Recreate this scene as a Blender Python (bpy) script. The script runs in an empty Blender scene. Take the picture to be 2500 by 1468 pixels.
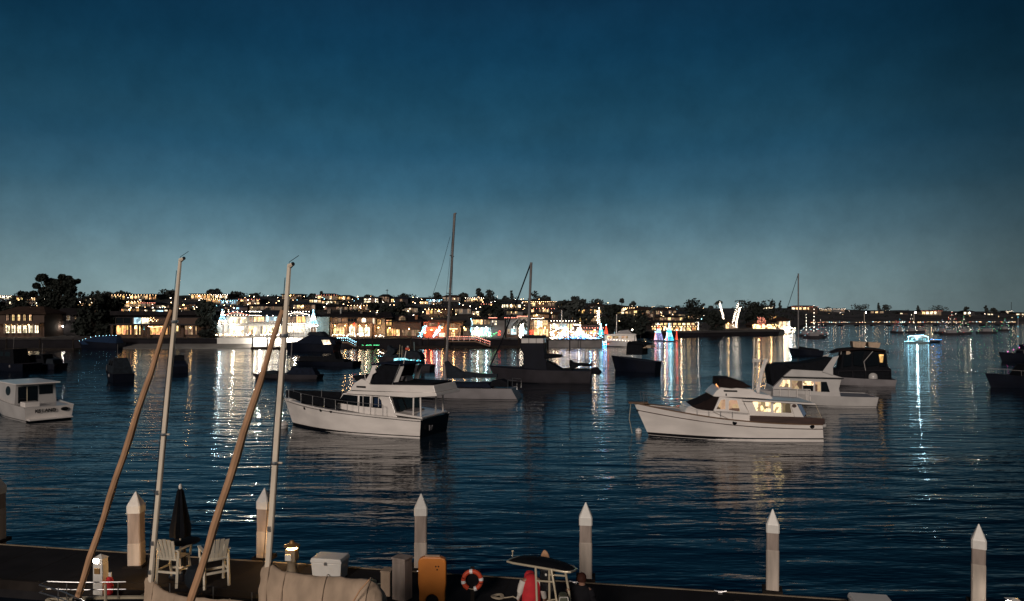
import bpy, bmesh, math, random
from mathutils import Vector, Matrix
random.seed(7)
R = math.radians
sc = bpy.context.scene
col = sc.collection
FPX, HX, HY, CAMZ = 1800.0, 1250.0, 770.0, 7.8      # focal length in photo pixels, vanishing column, horizon row, eye height

# ---------------------------------------------------------------- camera, sky, moon-like sun, exposure
cam_d = bpy.data.cameras.new('camera')
cam = bpy.data.objects.new('camera', cam_d); col.objects.link(cam)
cam.location = (0, 0, CAMZ); cam.rotation_euler = (R(90), 0, 0)
cam_d.sensor_fit = 'HORIZONTAL'; cam_d.sensor_width = 36.0
cam_d.lens = 36.0 * FPX / 2500.0
cam_d.shift_y = (HY - 734.0) / 2500.0
cam_d.clip_start = 0.1; cam_d.clip_end = 9000
sc.camera = cam
sc.view_settings.view_transform = 'Standard'
sc.view_settings.look = 'None'
sc.view_settings.exposure = 0.0
sc.view_settings.gamma = 1.0
sc.cycles.use_denoising = True
sc.cycles.max_bounces = 4
sc.cycles.volume_bounces = 0
sc.cycles.diffuse_bounces = 2
sc.cycles.glossy_bounces = 3
sc.cycles.transmission_bounces = 4
sc.cycles.sample_clamp_indirect = 25.0
sc.cycles.sample_clamp_direct = 0.0
sc.cycles.caustics_reflective = False
sc.cycles.caustics_refractive = False

def make_world():
    w = bpy.data.worlds.new('World'); sc.world = w; w.use_nodes = True
    nt = w.node_tree; N = nt.nodes; Lk = nt.links; N.clear()
    out = N.new('ShaderNodeOutputWorld'); bg = N.new('ShaderNodeBackground')
    tc = N.new('ShaderNodeTexCoord')
    sep = N.new('ShaderNodeSeparateXYZ'); Lk.new(tc.outputs['Generated'], sep.inputs[0])
    # vertical gradient of the night sky over a lit town
    mr = N.new('ShaderNodeMapRange'); mr.inputs['From Min'].default_value = -0.02; mr.inputs['From Max'].default_value = 0.64
    Lk.new(sep.outputs['Z'], mr.inputs['Value'])
    cr = N.new('ShaderNodeValToRGB'); Lk.new(mr.outputs[0], cr.inputs[0])
    def pos(s): return (s + 0.02) / 0.66
    stops = [(0.0, (.235, .325, .340)), (.040, (.208, .315, .340)), (.094, (.122, .222, .270)), (.148, (.054, .138, .196)), (.20, (.024, .092, .154)),
             (.253, (.013, .065, .115)), (.32, (.006, .044, .089)), (.393, (.004, .030, .068)), (.50, (.002, .014, .042)), (.62, (.001, .006, .025))]
    el = cr.color_ramp.elements
    while len(el) < len(stops): el.new(0.5)
    for e, (s, c) in zip(el, stops): e.position = pos(s); e.color = (*c, 1)
    cr.color_ramp.interpolation = 'CARDINAL'
    # town glow is strongest over the far shore, weaker to the sides
    flat = N.new('ShaderNodeCombineXYZ'); Lk.new(sep.outputs['X'], flat.inputs[0]); Lk.new(sep.outputs['Y'], flat.inputs[1])
    nrm = N.new('ShaderNodeVectorMath'); nrm.operation = 'NORMALIZE'; Lk.new(flat.outputs[0], nrm.inputs[0])
    dot = N.new('ShaderNodeVectorMath'); dot.operation = 'DOT_PRODUCT'; Lk.new(nrm.outputs[0], dot.inputs[0])
    a = R(-8); dot.inputs[1].default_value = (math.sin(a), math.cos(a), 0)
    gl = N.new('ShaderNodeMapRange'); gl.interpolation_type = 'SMOOTHSTEP'
    gl.inputs['From Min'].default_value = 0.64; gl.inputs['From Max'].default_value = 1.0
    gl.inputs['To Min'].default_value = 0.27; gl.inputs['To Max'].default_value = 1.0
    Lk.new(dot.outputs['Value'], gl.inputs['Value'])
    nz = N.new('ShaderNodeTexNoise'); nz.inputs['Scale'].default_value = 4.0; nz.inputs['Detail'].default_value = 4.0
    Lk.new(tc.outputs['Generated'], nz.inputs['Vector'])
    nm = N.new('ShaderNodeMapRange'); nm.inputs['From Min'].default_value = .3; nm.inputs['From Max'].default_value = .7
    nm.inputs['To Min'].default_value = .86; nm.inputs['To Max'].default_value = 1.12
    Lk.new(nz.outputs['Fac'], nm.inputs['Value'])
    n2 = N.new('ShaderNodeTexNoise'); n2.inputs['Scale'].default_value = 22.0; n2.inputs['Detail'].default_value = 6.0; n2.inputs['Roughness'].default_value = .65
    Lk.new(tc.outputs['Generated'], n2.inputs['Vector'])
    nq = N.new('ShaderNodeMapRange'); nq.inputs['From Min'].default_value = .3; nq.inputs['From Max'].default_value = .7
    nq.inputs['To Min'].default_value = .90; nq.inputs['To Max'].default_value = 1.10; Lk.new(n2.outputs['Fac'], nq.inputs['Value'])
    m0 = N.new('ShaderNodeMath'); m0.operation = 'MULTIPLY'; Lk.new(nm.outputs[0], m0.inputs[0]); Lk.new(nq.outputs[0], m0.inputs[1])
    mu = N.new('ShaderNodeMath'); mu.operation = 'MULTIPLY'; Lk.new(gl.outputs[0], mu.inputs[0]); Lk.new(m0.outputs[0], mu.inputs[1])
    Lk.new(cr.outputs[0], bg.inputs['Color']); Lk.new(mu.outputs[0], bg.inputs['Strength'])
    Lk.new(bg.outputs[0], out.inputs['Surface'])
make_world()

sun_d = bpy.data.lights.new('sun', 'SUN'); sun_d.energy = 1.75; sun_d.angle = R(14); sun_d.color = (1.0, .86, .75)
sun = bpy.data.objects.new('sun', sun_d); col.objects.link(sun)
sun.rotation_euler = Vector((0.30, 1.0, -0.36)).to_track_quat('-Z', 'Y').to_euler()
sun.location = (-20, -60, 40)

# ---------------------------------------------------------------- helpers
def dirpx(px, py): return Vector(((px - HX) / FPX, 1.0, (HY - py) / FPX))
def at(px, py, d): v = dirpx(px, py) * d; return Vector((v.x, d, CAMZ + v.z))
def onz(px, py, z=0.0):
    v = dirpx(px, py); s = (z - CAMZ) / v.z; return Vector((v.x * s, s, z))
def lerp(a, b, t): return a + (b - a) * t
def interp(tab, x):
    if x <= tab[0][0]: return tab[0][1]
    for (x0, y0), (x1, y1) in zip(tab, tab[1:]):
        if x <= x1: return lerp(y0, y1, (x - x0) / (x1 - x0))
    return tab[-1][1]

def tag(o, label=None, cat=None, group=None, kind=None):
    if label: o['label'] = label
    if cat: o['category'] = cat
    if group: o['group'] = group
    if kind: o['kind'] = kind
    return o
def empty(name, loc=(0, 0, 0), rz=0.0):
    o = bpy.data.objects.new(name, None); col.objects.link(o); o.empty_display_size = .2
    o.location = loc; o.rotation_euler = (0, 0, rz); return o
def thing(name, label, cat, loc=(0, 0, 0), rz=0.0, group=None): return tag(empty(name, loc, rz), label, cat, group)

class MB:
    def __init__(s): s.v = []; s.f = []
    def add(s, vs, fs):
        b = len(s.v); s.v += [tuple(p) for p in vs]; s.f += [tuple(i + b for i in f) for f in fs]; return s
    def box(s, x0, x1, y0, y1, z0, z1):
        return s.add([(x0,y0,z0),(x1,y0,z0),(x1,y1,z0),(x0,y1,z0),(x0,y0,z1),(x1,y0,z1),(x1,y1,z1),(x0,y1,z1)],
                     [(3,2,1,0),(4,5,6,7),(0,1,5,4),(1,2,6,5),(2,3,7,6),(3,0,4,7)])
    def tube(s, pts, r, n=6, closed=False):
        pts = [Vector(p) for p in pts]; k = len(pts); rs = r if isinstance(r, (list, tuple)) else [r] * k
        rings = []
        for i, p in enumerate(pts):
            a = pts[(i - 1) % k] if (closed or i > 0) else p
            b = pts[(i + 1) % k] if (closed or i < k - 1) else p
            d = (b - a); d = d.normalized() if d.length > 1e-9 else Vector((0, 0, 1))
            up = Vector((0, 0, 1)) if abs(d.z) < .95 else Vector((1, 0, 0))
            e1 = d.cross(up).normalized(); e2 = d.cross(e1)
            rings.append([p + (e1 * math.cos(2*math.pi*j/n) + e2 * math.sin(2*math.pi*j/n)) * rs[i] for j in range(n)])
        vs = [q for r_ in rings for q in r_]; fs = []
        for i in range(k if closed else k - 1):
            i2 = (i + 1) % k
            for j in range(n): fs.append((i*n+j, i*n+(j+1) % n, i2*n+(j+1) % n, i2*n+j))
        if not closed: fs += [tuple(range(n))[::-1], tuple(range((k-1)*n, k*n))]
        return s.add(vs, fs)
    def lathe(s, prof, n=12, c=(0, 0, 0), rot=0.0):
        vs = []; fs = []; k = len(prof)
        for r, z in prof:
            for j in range(n):
                a = rot + 2*math.pi*j/n; vs.append((c[0]+r*math.cos(a), c[1]+r*math.sin(a), c[2]+z))
        for i in range(k-1):
            for j in range(n): fs.append((i*n+j, i*n+(j+1) % n, (i+1)*n+(j+1) % n, (i+1)*n+j))
        fs += [tuple(range(n))[::-1], tuple(range((k-1)*n, k*n))]
        return s.add(vs, fs)
    def octa(s, c, r):
        x, y, z = c
        return s.add([(x+r,y,z),(x-r,y,z),(x,y+r,z),(x,y-r,z),(x,y,z+r),(x,y,z-r)],
                     [(0,2,4),(2,1,4),(1,3,4),(3,0,4),(2,0,5),(1,2,5),(3,1,5),(0,3,5)])
    def ball(s, c, r, n=8, m=5, sq=1.0):
        return s.lathe([(max(1e-3, r*math.sin(math.pi*i/m)), -r*sq*math.cos(math.pi*i/m)) for i in range(m+1)], n, c)
    def prism(s, poly, w, k=0.0, z0=0.0, y0=None):
        """side profile (x,z) extruded athwart from -w to +w (or from y0 to w), narrowing by k per metre above z0"""
        n = len(poly)
        hi = [(x, (w - k*(z-z0)), z) for x, z in poly]
        lo = [(x, (-(w - k*(z-z0)) if y0 is None else y0), z) for x, z in poly]
        return s.add(hi + lo, [tuple(range(n)), tuple(range(n, 2*n))[::-1]] + [(i, i+n, (i+1) % n + n, (i+1) % n) for i in range(n)])
    def facade(s, poly, y0, y1):
        n = len(poly)
        return s.add([(x, y0, z) for x, z in poly] + [(x, y1, z) for x, z in poly],
                     [tuple(range(n)), tuple(range(n, 2*n))[::-1]] + [(i, i+n, (i+1) % n + n, (i+1) % n) for i in range(n)])
    def mesh(s, name, mat, smooth=False):
        me = bpy.data.meshes.new(name); me.from_pydata(s.v, [], s.f)
        bm = bmesh.new(); bm.from_mesh(me)
        bmesh.ops.recalc_face_normals(bm, faces=bm.faces); bm.to_mesh(me); bm.free()
        if mat: me.materials.append(mat)
        if smooth:
            me.polygons.foreach_set('use_smooth', [True] * len(me.polygons))
            me.set_sharp_from_angle(angle=R(38))
        return me
    def build(s, name, mat, parent=None, smooth=False, bevel=0.0):
        o = bpy.data.objects.new(name, s.mesh(name, mat, smooth)); col.objects.link(o)
        if parent: o.parent = parent
        if bevel:
            m = o.modifiers.new('bevel', 'BEVEL'); m.width = bevel; m.segments = 2; m.limit_method = 'ANGLE'; m.angle_limit = R(40)
        return o

# ---------------------------------------------------------------- materials
M = {}
def mat(name, rgb, rough=.5, metal=0.0, var=.25, scale=3.0, emit=None, es=0.0, coat=0.0, bump=0.0, sample=None, stretch=None):
    m = bpy.data.materials.new(name); m.use_nodes = True
    nt = m.node_tree; N = nt.nodes; Lk = nt.links; b = N['Principled BSDF']
    b.inputs['Roughness'].default_value = rough; b.inputs['Metallic'].default_value = metal
    if max(rgb) < .06: b.inputs['Specular IOR Level'].default_value = .5 if rough < .4 else .12
    if coat: b.inputs['Coat Weight'].default_value = coat; b.inputs['Coat Roughness'].default_value = .08
    tc = N.new('ShaderNodeTexCoord'); nz = N.new('ShaderNodeTexNoise')
    nz.inputs['Scale'].default_value = scale; nz.inputs['Detail'].default_value = 5
    if stretch:
        mp = N.new('ShaderNodeMapping'); mp.inputs['Scale'].default_value = stretch
        Lk.new(tc.outputs['Object'], mp.inputs['Vector']); Lk.new(mp.outputs[0], nz.inputs['Vector'])
    else: Lk.new(tc.outputs['Object'], nz.inputs['Vector'])
    cr = N.new('ShaderNodeValToRGB'); Lk.new(nz.outputs['Fac'], cr.inputs[0])
    cr.color_ramp.elements[0].position = .3; cr.color_ramp.elements[1].position = .72
    cr.color_ramp.elements[0].color = (*[c * (1 - var) for c in rgb], 1)
    cr.color_ramp.elements[1].color = (*[min(1, c * (1 + var * .6)) for c in rgb], 1)
    Lk.new(cr.outputs[0], b.inputs['Base Color'])
    if bump:
        bp = N.new('ShaderNodeBump'); bp.inputs['Strength'].default_value = bump; bp.inputs['Distance'].default_value = .03
        Lk.new(nz.outputs['Fac'], bp.inputs['Height']); Lk.new(bp.outputs[0], b.inputs['Normal'])
    if emit:
        b.inputs['Emission Color'].default_value = (*emit, 1); b.inputs['Emission Strength'].default_value = es
    if sample: m.cycles.emission_sampling = sample
    M[name] = m; return m
def lit(name, rgb, es, sample='NONE'):
    m = bpy.data.materials.new(name); m.use_nodes = True; b = m.node_tree.nodes['Principled BSDF']
    b.inputs['Base Color'].default_value = (*[c * .3 for c in rgb], 1); b.inputs['Roughness'].default_value = .4
    b.inputs['Emission Color'].default_value = (*rgb, 1); b.inputs['Emission Strength'].default_value = es
    m.cycles.emission_sampling = sample; M[name] = m; return m
def litwin(name, rgb, es, dark=.15, scale=.9):
    """a lit room seen through glass: blocks of furniture, curtain and wall of differing brightness"""
    m = bpy.data.materials.new(name); m.use_nodes = True
    nt = m.node_tree; N = nt.nodes; Lk = nt.links; b = N['Principled BSDF']
    b.inputs['Base Color'].default_value = (.02, .02, .02, 1); b.inputs['Roughness'].default_value = .12
    tc = N.new('ShaderNodeTexCoord'); mp = N.new('ShaderNodeMapping'); mp.inputs['Scale'].default_value = (scale * 1.6, scale, scale)
    Lk.new(tc.outputs['Object'], mp.inputs[0])
    vo = N.new('ShaderNodeTexVoronoi'); vo.distance = 'CHEBYCHEV'; vo.inputs['Scale'].default_value = 1.0
    Lk.new(mp.outputs[0], vo.inputs['Vector'])
    sp = N.new('ShaderNodeSeparateColor'); Lk.new(vo.outputs['Color'], sp.inputs[0])
    nz = N.new('ShaderNodeTexNoise'); nz.inputs['Scale'].default_value = 3.2; nz.inputs['Detail'].default_value = 3; Lk.new(mp.outputs[0], nz.inputs['Vector'])
    ad = N.new('ShaderNodeMath'); ad.operation = 'MULTIPLY'; Lk.new(sp.outputs[0], ad.inputs[0]); Lk.new(nz.outputs['Fac'], ad.inputs[1])
    mr = N.new('ShaderNodeMapRange'); mr.inputs['From Min'].default_value = .05; mr.inputs['From Max'].default_value = .45
    mr.inputs['To Min'].default_value = dark * es; mr.inputs['To Max'].default_value = es; Lk.new(ad.outputs[0], mr.inputs['Value'])
    hs = N.new('ShaderNodeHueSaturation'); hs.inputs['Color'].default_value = (*rgb, 1)
    h2 = N.new('ShaderNodeMapRange'); h2.inputs['To Min'].default_value = .47; h2.inputs['To Max'].default_value = .53
    Lk.new(sp.outputs[1], h2.inputs['Value']); Lk.new(h2.outputs[0], hs.inputs['Hue'])
    Lk.new(hs.outputs[0], b.inputs['Emission Color']); Lk.new(mr.outputs[0], b.inputs['Emission Strength'])
    m.cycles.emission_sampling = 'FRONT'; M[name] = m; return m

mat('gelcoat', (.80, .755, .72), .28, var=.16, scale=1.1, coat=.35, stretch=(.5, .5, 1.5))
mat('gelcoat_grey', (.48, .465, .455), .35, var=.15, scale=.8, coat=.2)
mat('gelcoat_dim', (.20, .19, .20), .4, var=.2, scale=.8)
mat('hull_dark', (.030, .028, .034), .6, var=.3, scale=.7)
mat('hull_navy', (.004, .006, .013), .6, var=.3, scale=.7)  # dark hull and canvas tones also hold the far boats' lack of light
mat('black_paint', (.006, .006, .008), .3, var=.3)
mat('black_glass', (.004, .005, .007), .05, var=.1)
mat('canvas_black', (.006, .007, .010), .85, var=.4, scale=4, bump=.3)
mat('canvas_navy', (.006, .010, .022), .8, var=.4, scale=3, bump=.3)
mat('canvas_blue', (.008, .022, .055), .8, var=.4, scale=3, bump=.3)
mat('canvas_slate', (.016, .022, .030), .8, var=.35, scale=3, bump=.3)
mat('canvas_brown', (.016, .010, .010), .8, var=.35, scale=3, bump=.3)
mat('canvas_tan', (.52, .30, .17), .85, var=.22, scale=2.2, bump=.35)
mat('canvas_beige', (.46, .345, .25), .85, var=.28, scale=2.4, bump=1.0, stretch=(1.6, 1, .6))
mat('varnish', (.062, .034, .028), .4, var=.35, scale=2, coat=.5, stretch=(.4, 3, 3))
mat('teak', (.16, .095, .055), .7, var=.35, scale=3, stretch=(.4, 4, 4))
mat('stainless', (.55, .55, .56), .28, metal=.9, var=.1)
mat('alu_mast', (.78, .68, .55), .45, metal=.0, var=.15, scale=1.5)
mat('alu_dim', (.20, .19, .19), .45, metal=.2, var=.2, scale=1.5)
mat('wire', (.02, .02, .022), .5, var=.1)
mat('rope', (.45, .38, .28), .9, var=.2)
mat('rubber', (.012, .012, .013), .7, var=.2)
mat('white_plastic', (.70, .68, .64), .35, var=.08)
mat('white_cap', (.74, .72, .68), .4, var=.16, scale=5, stretch=(1, 1, .35))
mat('buoy_blue', (.10, .16, .26), .4, var=.15)
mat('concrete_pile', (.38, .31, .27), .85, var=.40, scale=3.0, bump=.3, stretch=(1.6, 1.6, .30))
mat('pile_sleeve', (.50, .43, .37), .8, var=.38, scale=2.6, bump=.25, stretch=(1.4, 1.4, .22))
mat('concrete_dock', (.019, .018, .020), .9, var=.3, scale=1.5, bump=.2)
mat('dock_edge', (.24, .19, .13), .7, var=.25)
mat('rail_cream', (.60, .52, .38), .35, metal=.3, var=.12)
mat('poly_lumber', (.70, .64, .52), .6, var=.12, scale=3, stretch=(4, 4, .7))
mat('orange_plastic', (.62, .21, .035), .45, var=.18, scale=1.6)
mat('ring_orange', (.62, .075, .03), .5, var=.12)
mat('reflective', (.85, .85, .85), .35, var=.05)
mat('red_fabric', (.55, .02, .03), .8, var=.2, scale=5, bump=.2)
mat('white_fabric', (.62, .58, .53), .85, var=.15, scale=5, bump=.2)
mat('black_fabric', (.01, .01, .013), .85, var=.3, scale=5, bump=.2)
mat('skin', (.30, .16, .11), .55, var=.15, scale=6)
mat('hair_brown', (.05, .018, .012), .7, var=.4, scale=20)
mat('olive_plastic', (.08, .09, .06), .5, var=.2)
mat('bronze_cap', (.30, .17, .06), .5, metal=.3, var=.2)
mat('foliage_dark', (.024, .029, .026), .9, var=.55, scale=.6)
mat('foliage_mid', (.050, .058, .055), .9, var=.55, scale=.6)
mat('bark', (.03, .024, .02), .9, var=.4, scale=3)
mat('palm_trunk', (.10, .075, .055), .9, var=.4, scale=3)
mat('land', (.058, .056, .058), .95, var=.55, scale=.05)
mat('sand', (.16, .15, .14), .95, var=.3, scale=.25)
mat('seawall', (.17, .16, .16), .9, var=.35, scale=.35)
mat('seawall_dark', (.014, .013, .016), .9, var=.35, scale=.35)  # seawall darkened in its base colour to stand for the unlit shore
mat('timber_dark', (.022, .018, .016), .9, var=.4, scale=2)
for nm, c in {'wall_white': (.42, .41, .39), 'wall_tan': (.22, .135, .085), 'wall_cream': (.25, .20, .145), 'wall_brown': (.065, .040, .030),
              'wall_grey': (.13, .125, .125), 'wall_dark': (.035, .032, .035), 'wall_orange': (.26, .11, .05), 'wall_teal': (.12, .17, .18)}.items():
    mat(nm, c, .85, var=.22, scale=.5)  # unlit house walls carry the darkness of night in their base colour
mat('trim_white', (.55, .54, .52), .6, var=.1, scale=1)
mat('trim_dark', (.03, .026, .025), .6, var=.2, scale=1)
mat('roof_dark', (.016, .014, .016), .9, var=.45, scale=.8)
mat('roof_tile', (.045, .028, .022), .9, var=.45, scale=.9)
mat('roof_blue', (.022, .028, .040), .9, var=.45, scale=.9)
mat('chimney_stone', (.16, .13, .11), .9, var=.3, scale=1)
litwin('win_warm', (1, .64, .29), 3.2)
litwin('win_amber', (1, .50, .18), 2.4)
litwin('win_white', (1, .82, .54), 3.8)
litwin('win_cool', (.55, .88, 1.0), 2.6)
litwin('win_blaze', (1, .82, .52), 4.6, dark=.2)
litwin('win_dim', (1, .62, .36), .55)
litwin('win_cabin', (1, .70, .36), 2.2, dark=.12, scale=3.0)
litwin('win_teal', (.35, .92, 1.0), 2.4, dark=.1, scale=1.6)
lit('bulb_warm', (1, .62, .30), 20)
lit('bulb_white', (1, .84, .66), 22)
lit('bulb_cool', (.38, .80, 1.0), 11)
lit('bulb_blue', (.06, .36, 1.0), 16)
lit('bulb_cyan', (.05, .70, 1.0), 10)
lit('bulb_red', (1, .07, .03), 6)
lit('bulb_pink', (1, .32, .22), 7)
lit('bulb_magenta', (1, .15, .55), 10)
lit('bulb_green', (.10, 1.0, .35), 8)
lit('bulb_violet', (.50, .50, 1.0), 5)
lit('lamp_white', (1, .93, .82), 80, 'FRONT')
lit('lamp_amber', (1, .60, .20), 32, 'FRONT')
lit('dock_lens_white', (1, .92, .80), 90, 'FRONT')
lit('dock_lens_amber', (1, .58, .18), 120, 'FRONT')
lit('lamp_orange', (1, .36, .12), 3.0, 'FRONT')
BULB = {'w': 'bulb_warm', 'W': 'bulb_white', 'c': 'bulb_cool', 'b': 'bulb_blue', 'y': 'bulb_cyan', 'r': 'bulb_red', 'p': 'bulb_pink', 'm': 'bulb_magenta', 'g': 'bulb_green', 'v': 'bulb_violet'}
LAMPC = {'w': (1, .68, .40), 'W': (1, .90, .76), 'c': (.60, .88, 1), 'b': (.12, .45, 1), 'r': (1, .12, .06), 'a': (1, .55, .2), 'y': (.1, .8, 1)}
def point(parent, loc, colr, power, r=.15):
    d = bpy.data.lights.new('lamp_light', 'POINT'); d.energy = power; d.color = LAMPC[colr]; d.shadow_soft_size = r
    o = bpy.data.objects.new('lamp_light', d); col.objects.link(o); o.parent = parent; o.location = loc; return o
def polyline_points(pts, step):
    out = []
    for a, b in zip(pts, pts[1:]):
        a = Vector(a); b = Vector(b); n = max(1, int((b - a).length / step))
        out += [a.lerp(b, i / n) for i in range(n)]
    out.append(Vector(pts[-1])); return out
def bulbs(parent, pts, colr, step=.9, r=.11, name='light_string', wire=True):
    m = MB()
    for p in polyline_points(pts, step): m.octa(p, r * .68 * random.uniform(.75, 1.2))
    o = m.build(name, M[BULB[colr]], parent); o['kind'] = 'stuff'
    return o

def copy_tree(o, parent=None):
    c = o.copy(); col.objects.link(c); c.parent = parent
    for ch in [x for x in bpy.data.objects if x.parent == o]: copy_tree(ch, c)
    return c

# ================================================================ SETTING
def make_water_mat():
    m = bpy.data.materials.new('water'); m.use_nodes = True; M['water'] = m
    nt = m.node_tree; N = nt.nodes; Lk = nt.links; b = N['Principled BSDF']
    b.inputs['Base Color'].default_value = (.0015, .0075, .017, 1)
    b.inputs['Roughness'].default_value = .06; b.inputs['IOR'].default_value = 1.36
    tc = N.new('ShaderNodeTexCoord')
    def noise(sx, sy, rot, detail, dist=0.0):
        mp = N.new('ShaderNodeMapping'); mp.inputs['Scale'].default_value = (sx, sy, 1); mp.inputs['Rotation'].default_value = (0, 0, R(rot))
        Lk.new(tc.outputs['Object'], mp.inputs[0])
        nz = N.new('ShaderNodeTexNoise'); nz.inputs['Scale'].default_value = 1; nz.inputs['Detail'].default_value = detail
        nz.inputs['Distortion'].default_value = dist; Lk.new(mp.outputs[0], nz.inputs['Vector']); return nz.outputs['Fac']
    def math_(op, a, v):
        n = N.new('ShaderNodeMath'); n.operation = op; Lk.new(a, n.inputs[0])
        if hasattr(v, 'node'): Lk.new(v, n.inputs[1])
        else: n.inputs[1].default_value = v
        return n.outputs[0]
    h = math_('MULTIPLY', noise(.20, .75, 7, 1.5, .5), .145)
    gm = N.new('ShaderNodeMapRange'); gm.inputs['From Min'].default_value = .46; gm.inputs['From Max'].default_value = .72
    gm.inputs['To Min'].default_value = .026; gm.inputs['To Max'].default_value = .105; Lk.new(noise(.10, .33, -4, 2.0), gm.inputs['Value'])   # gusts: here and there the ripples stand steeper
    h = math_('ADD', h, math_('MULTIPLY', noise(.75, 2.5, -6, 2.0, .3), gm.outputs[0]))
    h = math_('ADD', h, math_('MULTIPLY', noise(2.2, 6.5, 3, 1.0), .014))
    calm = noise(.018, .045, 15, 2.0)                     # patches of ruffled and calmer water
    cm = N.new('ShaderNodeMapRange'); cm.inputs['From Min'].default_value = .35; cm.inputs['From Max'].default_value = .65
    cm.inputs['To Min'].default_value = .45; cm.inputs['To Max'].default_value = 1.1; Lk.new(calm, cm.inputs['Value'])
    h = math_('MULTIPLY', h, cm.outputs[0])
    bp = N.new('ShaderNodeBump'); bp.inputs['Strength'].default_value = 1.0; bp.inputs['Distance'].default_value = 1.0
    Lk.new(h, bp.inputs['Height']); Lk.new(bp.outputs[0], b.inputs['Normal'])
make_water_mat()
tag(MB().add([(-2600, -60, 0), (2600, -60, 0), (2600, 3200, 0), (-2600, 3200, 0)], [(0, 1, 2, 3)]).build('water', M['water']), kind='structure')

SHORE = [(-900, 176), (0, 178), (500, 179), (1470, 180), (1500, 205), (1560, 258), (1700, 268), (1900, 290), (1935, 330), (1962, 470), (1990, 640), (2500, 660), (3400, 700)]
RIDGE_D = [(-900, 400), (0, 420), (600, 440), (1250, 500), (1600, 620), (1900, 760), (2100, 900), (3400, 1000)]
RIDGE_Y = [(-900, 722), (0, 728), (150, 729), (300, 724), (500, 722), (700, 724), (900, 725), (1100, 727), (1250, 731), (1400, 739), (1500, 744), (1560, 748),
           (1700, 752), (1900, 753), (2000, 752), (2100, 757), (2200, 758), (2300, 760), (2420, 761), (2500, 763), (3400, 764)]
WALLTOP = 2.0
def land_z(px, d):
    ds, dr = interp(SHORE, px), interp(RIDGE_D, px)
    zr = CAMZ + (HY - interp(RIDGE_Y, px)) / FPX * dr
    flat = 34 if px < 1962 else 18
    if d <= ds + flat: return WALLTOP + .6 * max(0, (d - ds)) / flat
    if d <= dr:
        s = (d - ds - flat) / (dr - ds - flat)
        return WALLTOP + .6 + (zr - WALLTOP - .6) * (s ** .82)
    return max(1.0, zr - (d - dr) * .06)
def land_d(px, py):
    """distance at which the hillside shows at this row of the picture"""
    ds, dr = interp(SHORE, px), interp(RIDGE_D, px)
    best, bd = 1e9, dr
    for i in range(301):
        d = lerp(ds + 20, dr, i / 300); e = abs(HY + FPX * (CAMZ - land_z(px, d)) / d - py)
        if e < best: best, bd = e, d
    return bd
def make_land():
    cols = sorted(set(list(range(-900, 3401, 50)) + [1470, 1485, 1500, 1530, 1560, 1935, 1948, 1962, 1976, 1990]))
    vs, fs = [], []; nr = 0
    for px in cols:
        ds, dr = interp(SHORE, px), interp(RIDGE_D, px); fl = 34 if px < 1962 else 18
        rows = [(ds + .02, -1.5), (ds, WALLTOP - .05)] + [(d, None) for d in (ds + 3, ds + fl)]
        rows += [(lerp(ds + fl, dr, i / 14), None) for i in range(1, 15)] + [(dr + 60, None), (dr + 200, None), (dr + 500, None)]
        nr = len(rows)
        for j, (d, z) in enumerate(rows):
            if z is None:
                z = land_z(px, d)
                if 4 <= j < nr - 3: z += random.uniform(-.35, .35)
            p = dirpx(px, HY) * d; vs.append((p.x, p.y, z))
    for i in range(len(cols) - 1):
        for j in range(nr - 1):
            a = i * nr + j; fs.append((a, a + nr, a + nr + 1, a + 1))
    tag(MB().add(vs, fs).build('hillside_land', M['land'], smooth=True), kind='structure')
make_land()

def strip_along(pxs, d_near, d_far, z_near, z_far, zb=-1.2):
    m = MB(); n = len(pxs); vs = []
    for px in pxs:
        ds = interp(SHORE, px)
        for d, z in ((d_near, zb), (d_near, z_near), (d_far, z_far)):
            p = dirpx(px, HY) * (ds + d); vs.append((p.x, p.y, z))
    return m.add(vs, [(i*3+j, (i+1)*3+j, (i+1)*3+j+1, i*3+j+1) for i in range(n-1) for j in range(2)])
def rng(a, b, s): return list(range(a, b, s)) + [b]
# grey beach in front of the bright house and its left neighbour
tag(strip_along(rng(300, 700, 25), -7.5, .3, .04, 1.0, -.6).build('beach_sand', M['sand'], smooth=True), kind='structure')
def seawall(label, a, b, m, z, off=-.5, cap=True):
    pts = [dirpx(px, HY) * (interp(SHORE, px) + off) for px in rng(a, b, 20)]
    t = thing('seawall', label, 'seawall', (pts[0].x, pts[0].y, 0)); o = pts[0]
    w = MB(); c = MB()
    for p, q in zip(pts, pts[1:]):
        p = p - o; q = q - o
        w.add([(p.x, p.y, -1), (q.x, q.y, -1), (q.x, q.y, z), (p.x, p.y, z), (p.x, p.y+.4, -1), (q.x, q.y+.4, -1), (q.x, q.y+.4, z), (p.x, p.y+.4, z)],
              [(0,1,2,3), (4,5,6,7), (3,2,6,7)])
        c.add([(p.x, p.y-.12, z), (q.x, q.y-.12, z), (q.x, q.y-.12, z+.22), (p.x, p.y-.12, z+.22), (p.x, p.y+.7, z), (q.x, q.y+.7, z), (q.x, q.y+.7, z+.22), (p.x, p.y+.7, z+.22)],
              [(0,1,2,3), (4,5,6,7), (3,2,6,7), (0,1,5,4)])
    w.build('wall_face', m, t); c.build('coping', m, t)
    return t
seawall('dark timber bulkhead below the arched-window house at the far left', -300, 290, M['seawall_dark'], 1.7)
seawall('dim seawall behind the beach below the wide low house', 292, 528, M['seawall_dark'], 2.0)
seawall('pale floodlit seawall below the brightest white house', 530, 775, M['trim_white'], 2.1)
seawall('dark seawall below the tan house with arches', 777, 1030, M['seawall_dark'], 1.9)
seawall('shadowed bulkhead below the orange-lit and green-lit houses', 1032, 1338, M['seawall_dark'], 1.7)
seawall('seawall in blue light below the garlanded terrace', 1340, 1470, M['seawall'], 1.4)
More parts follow.
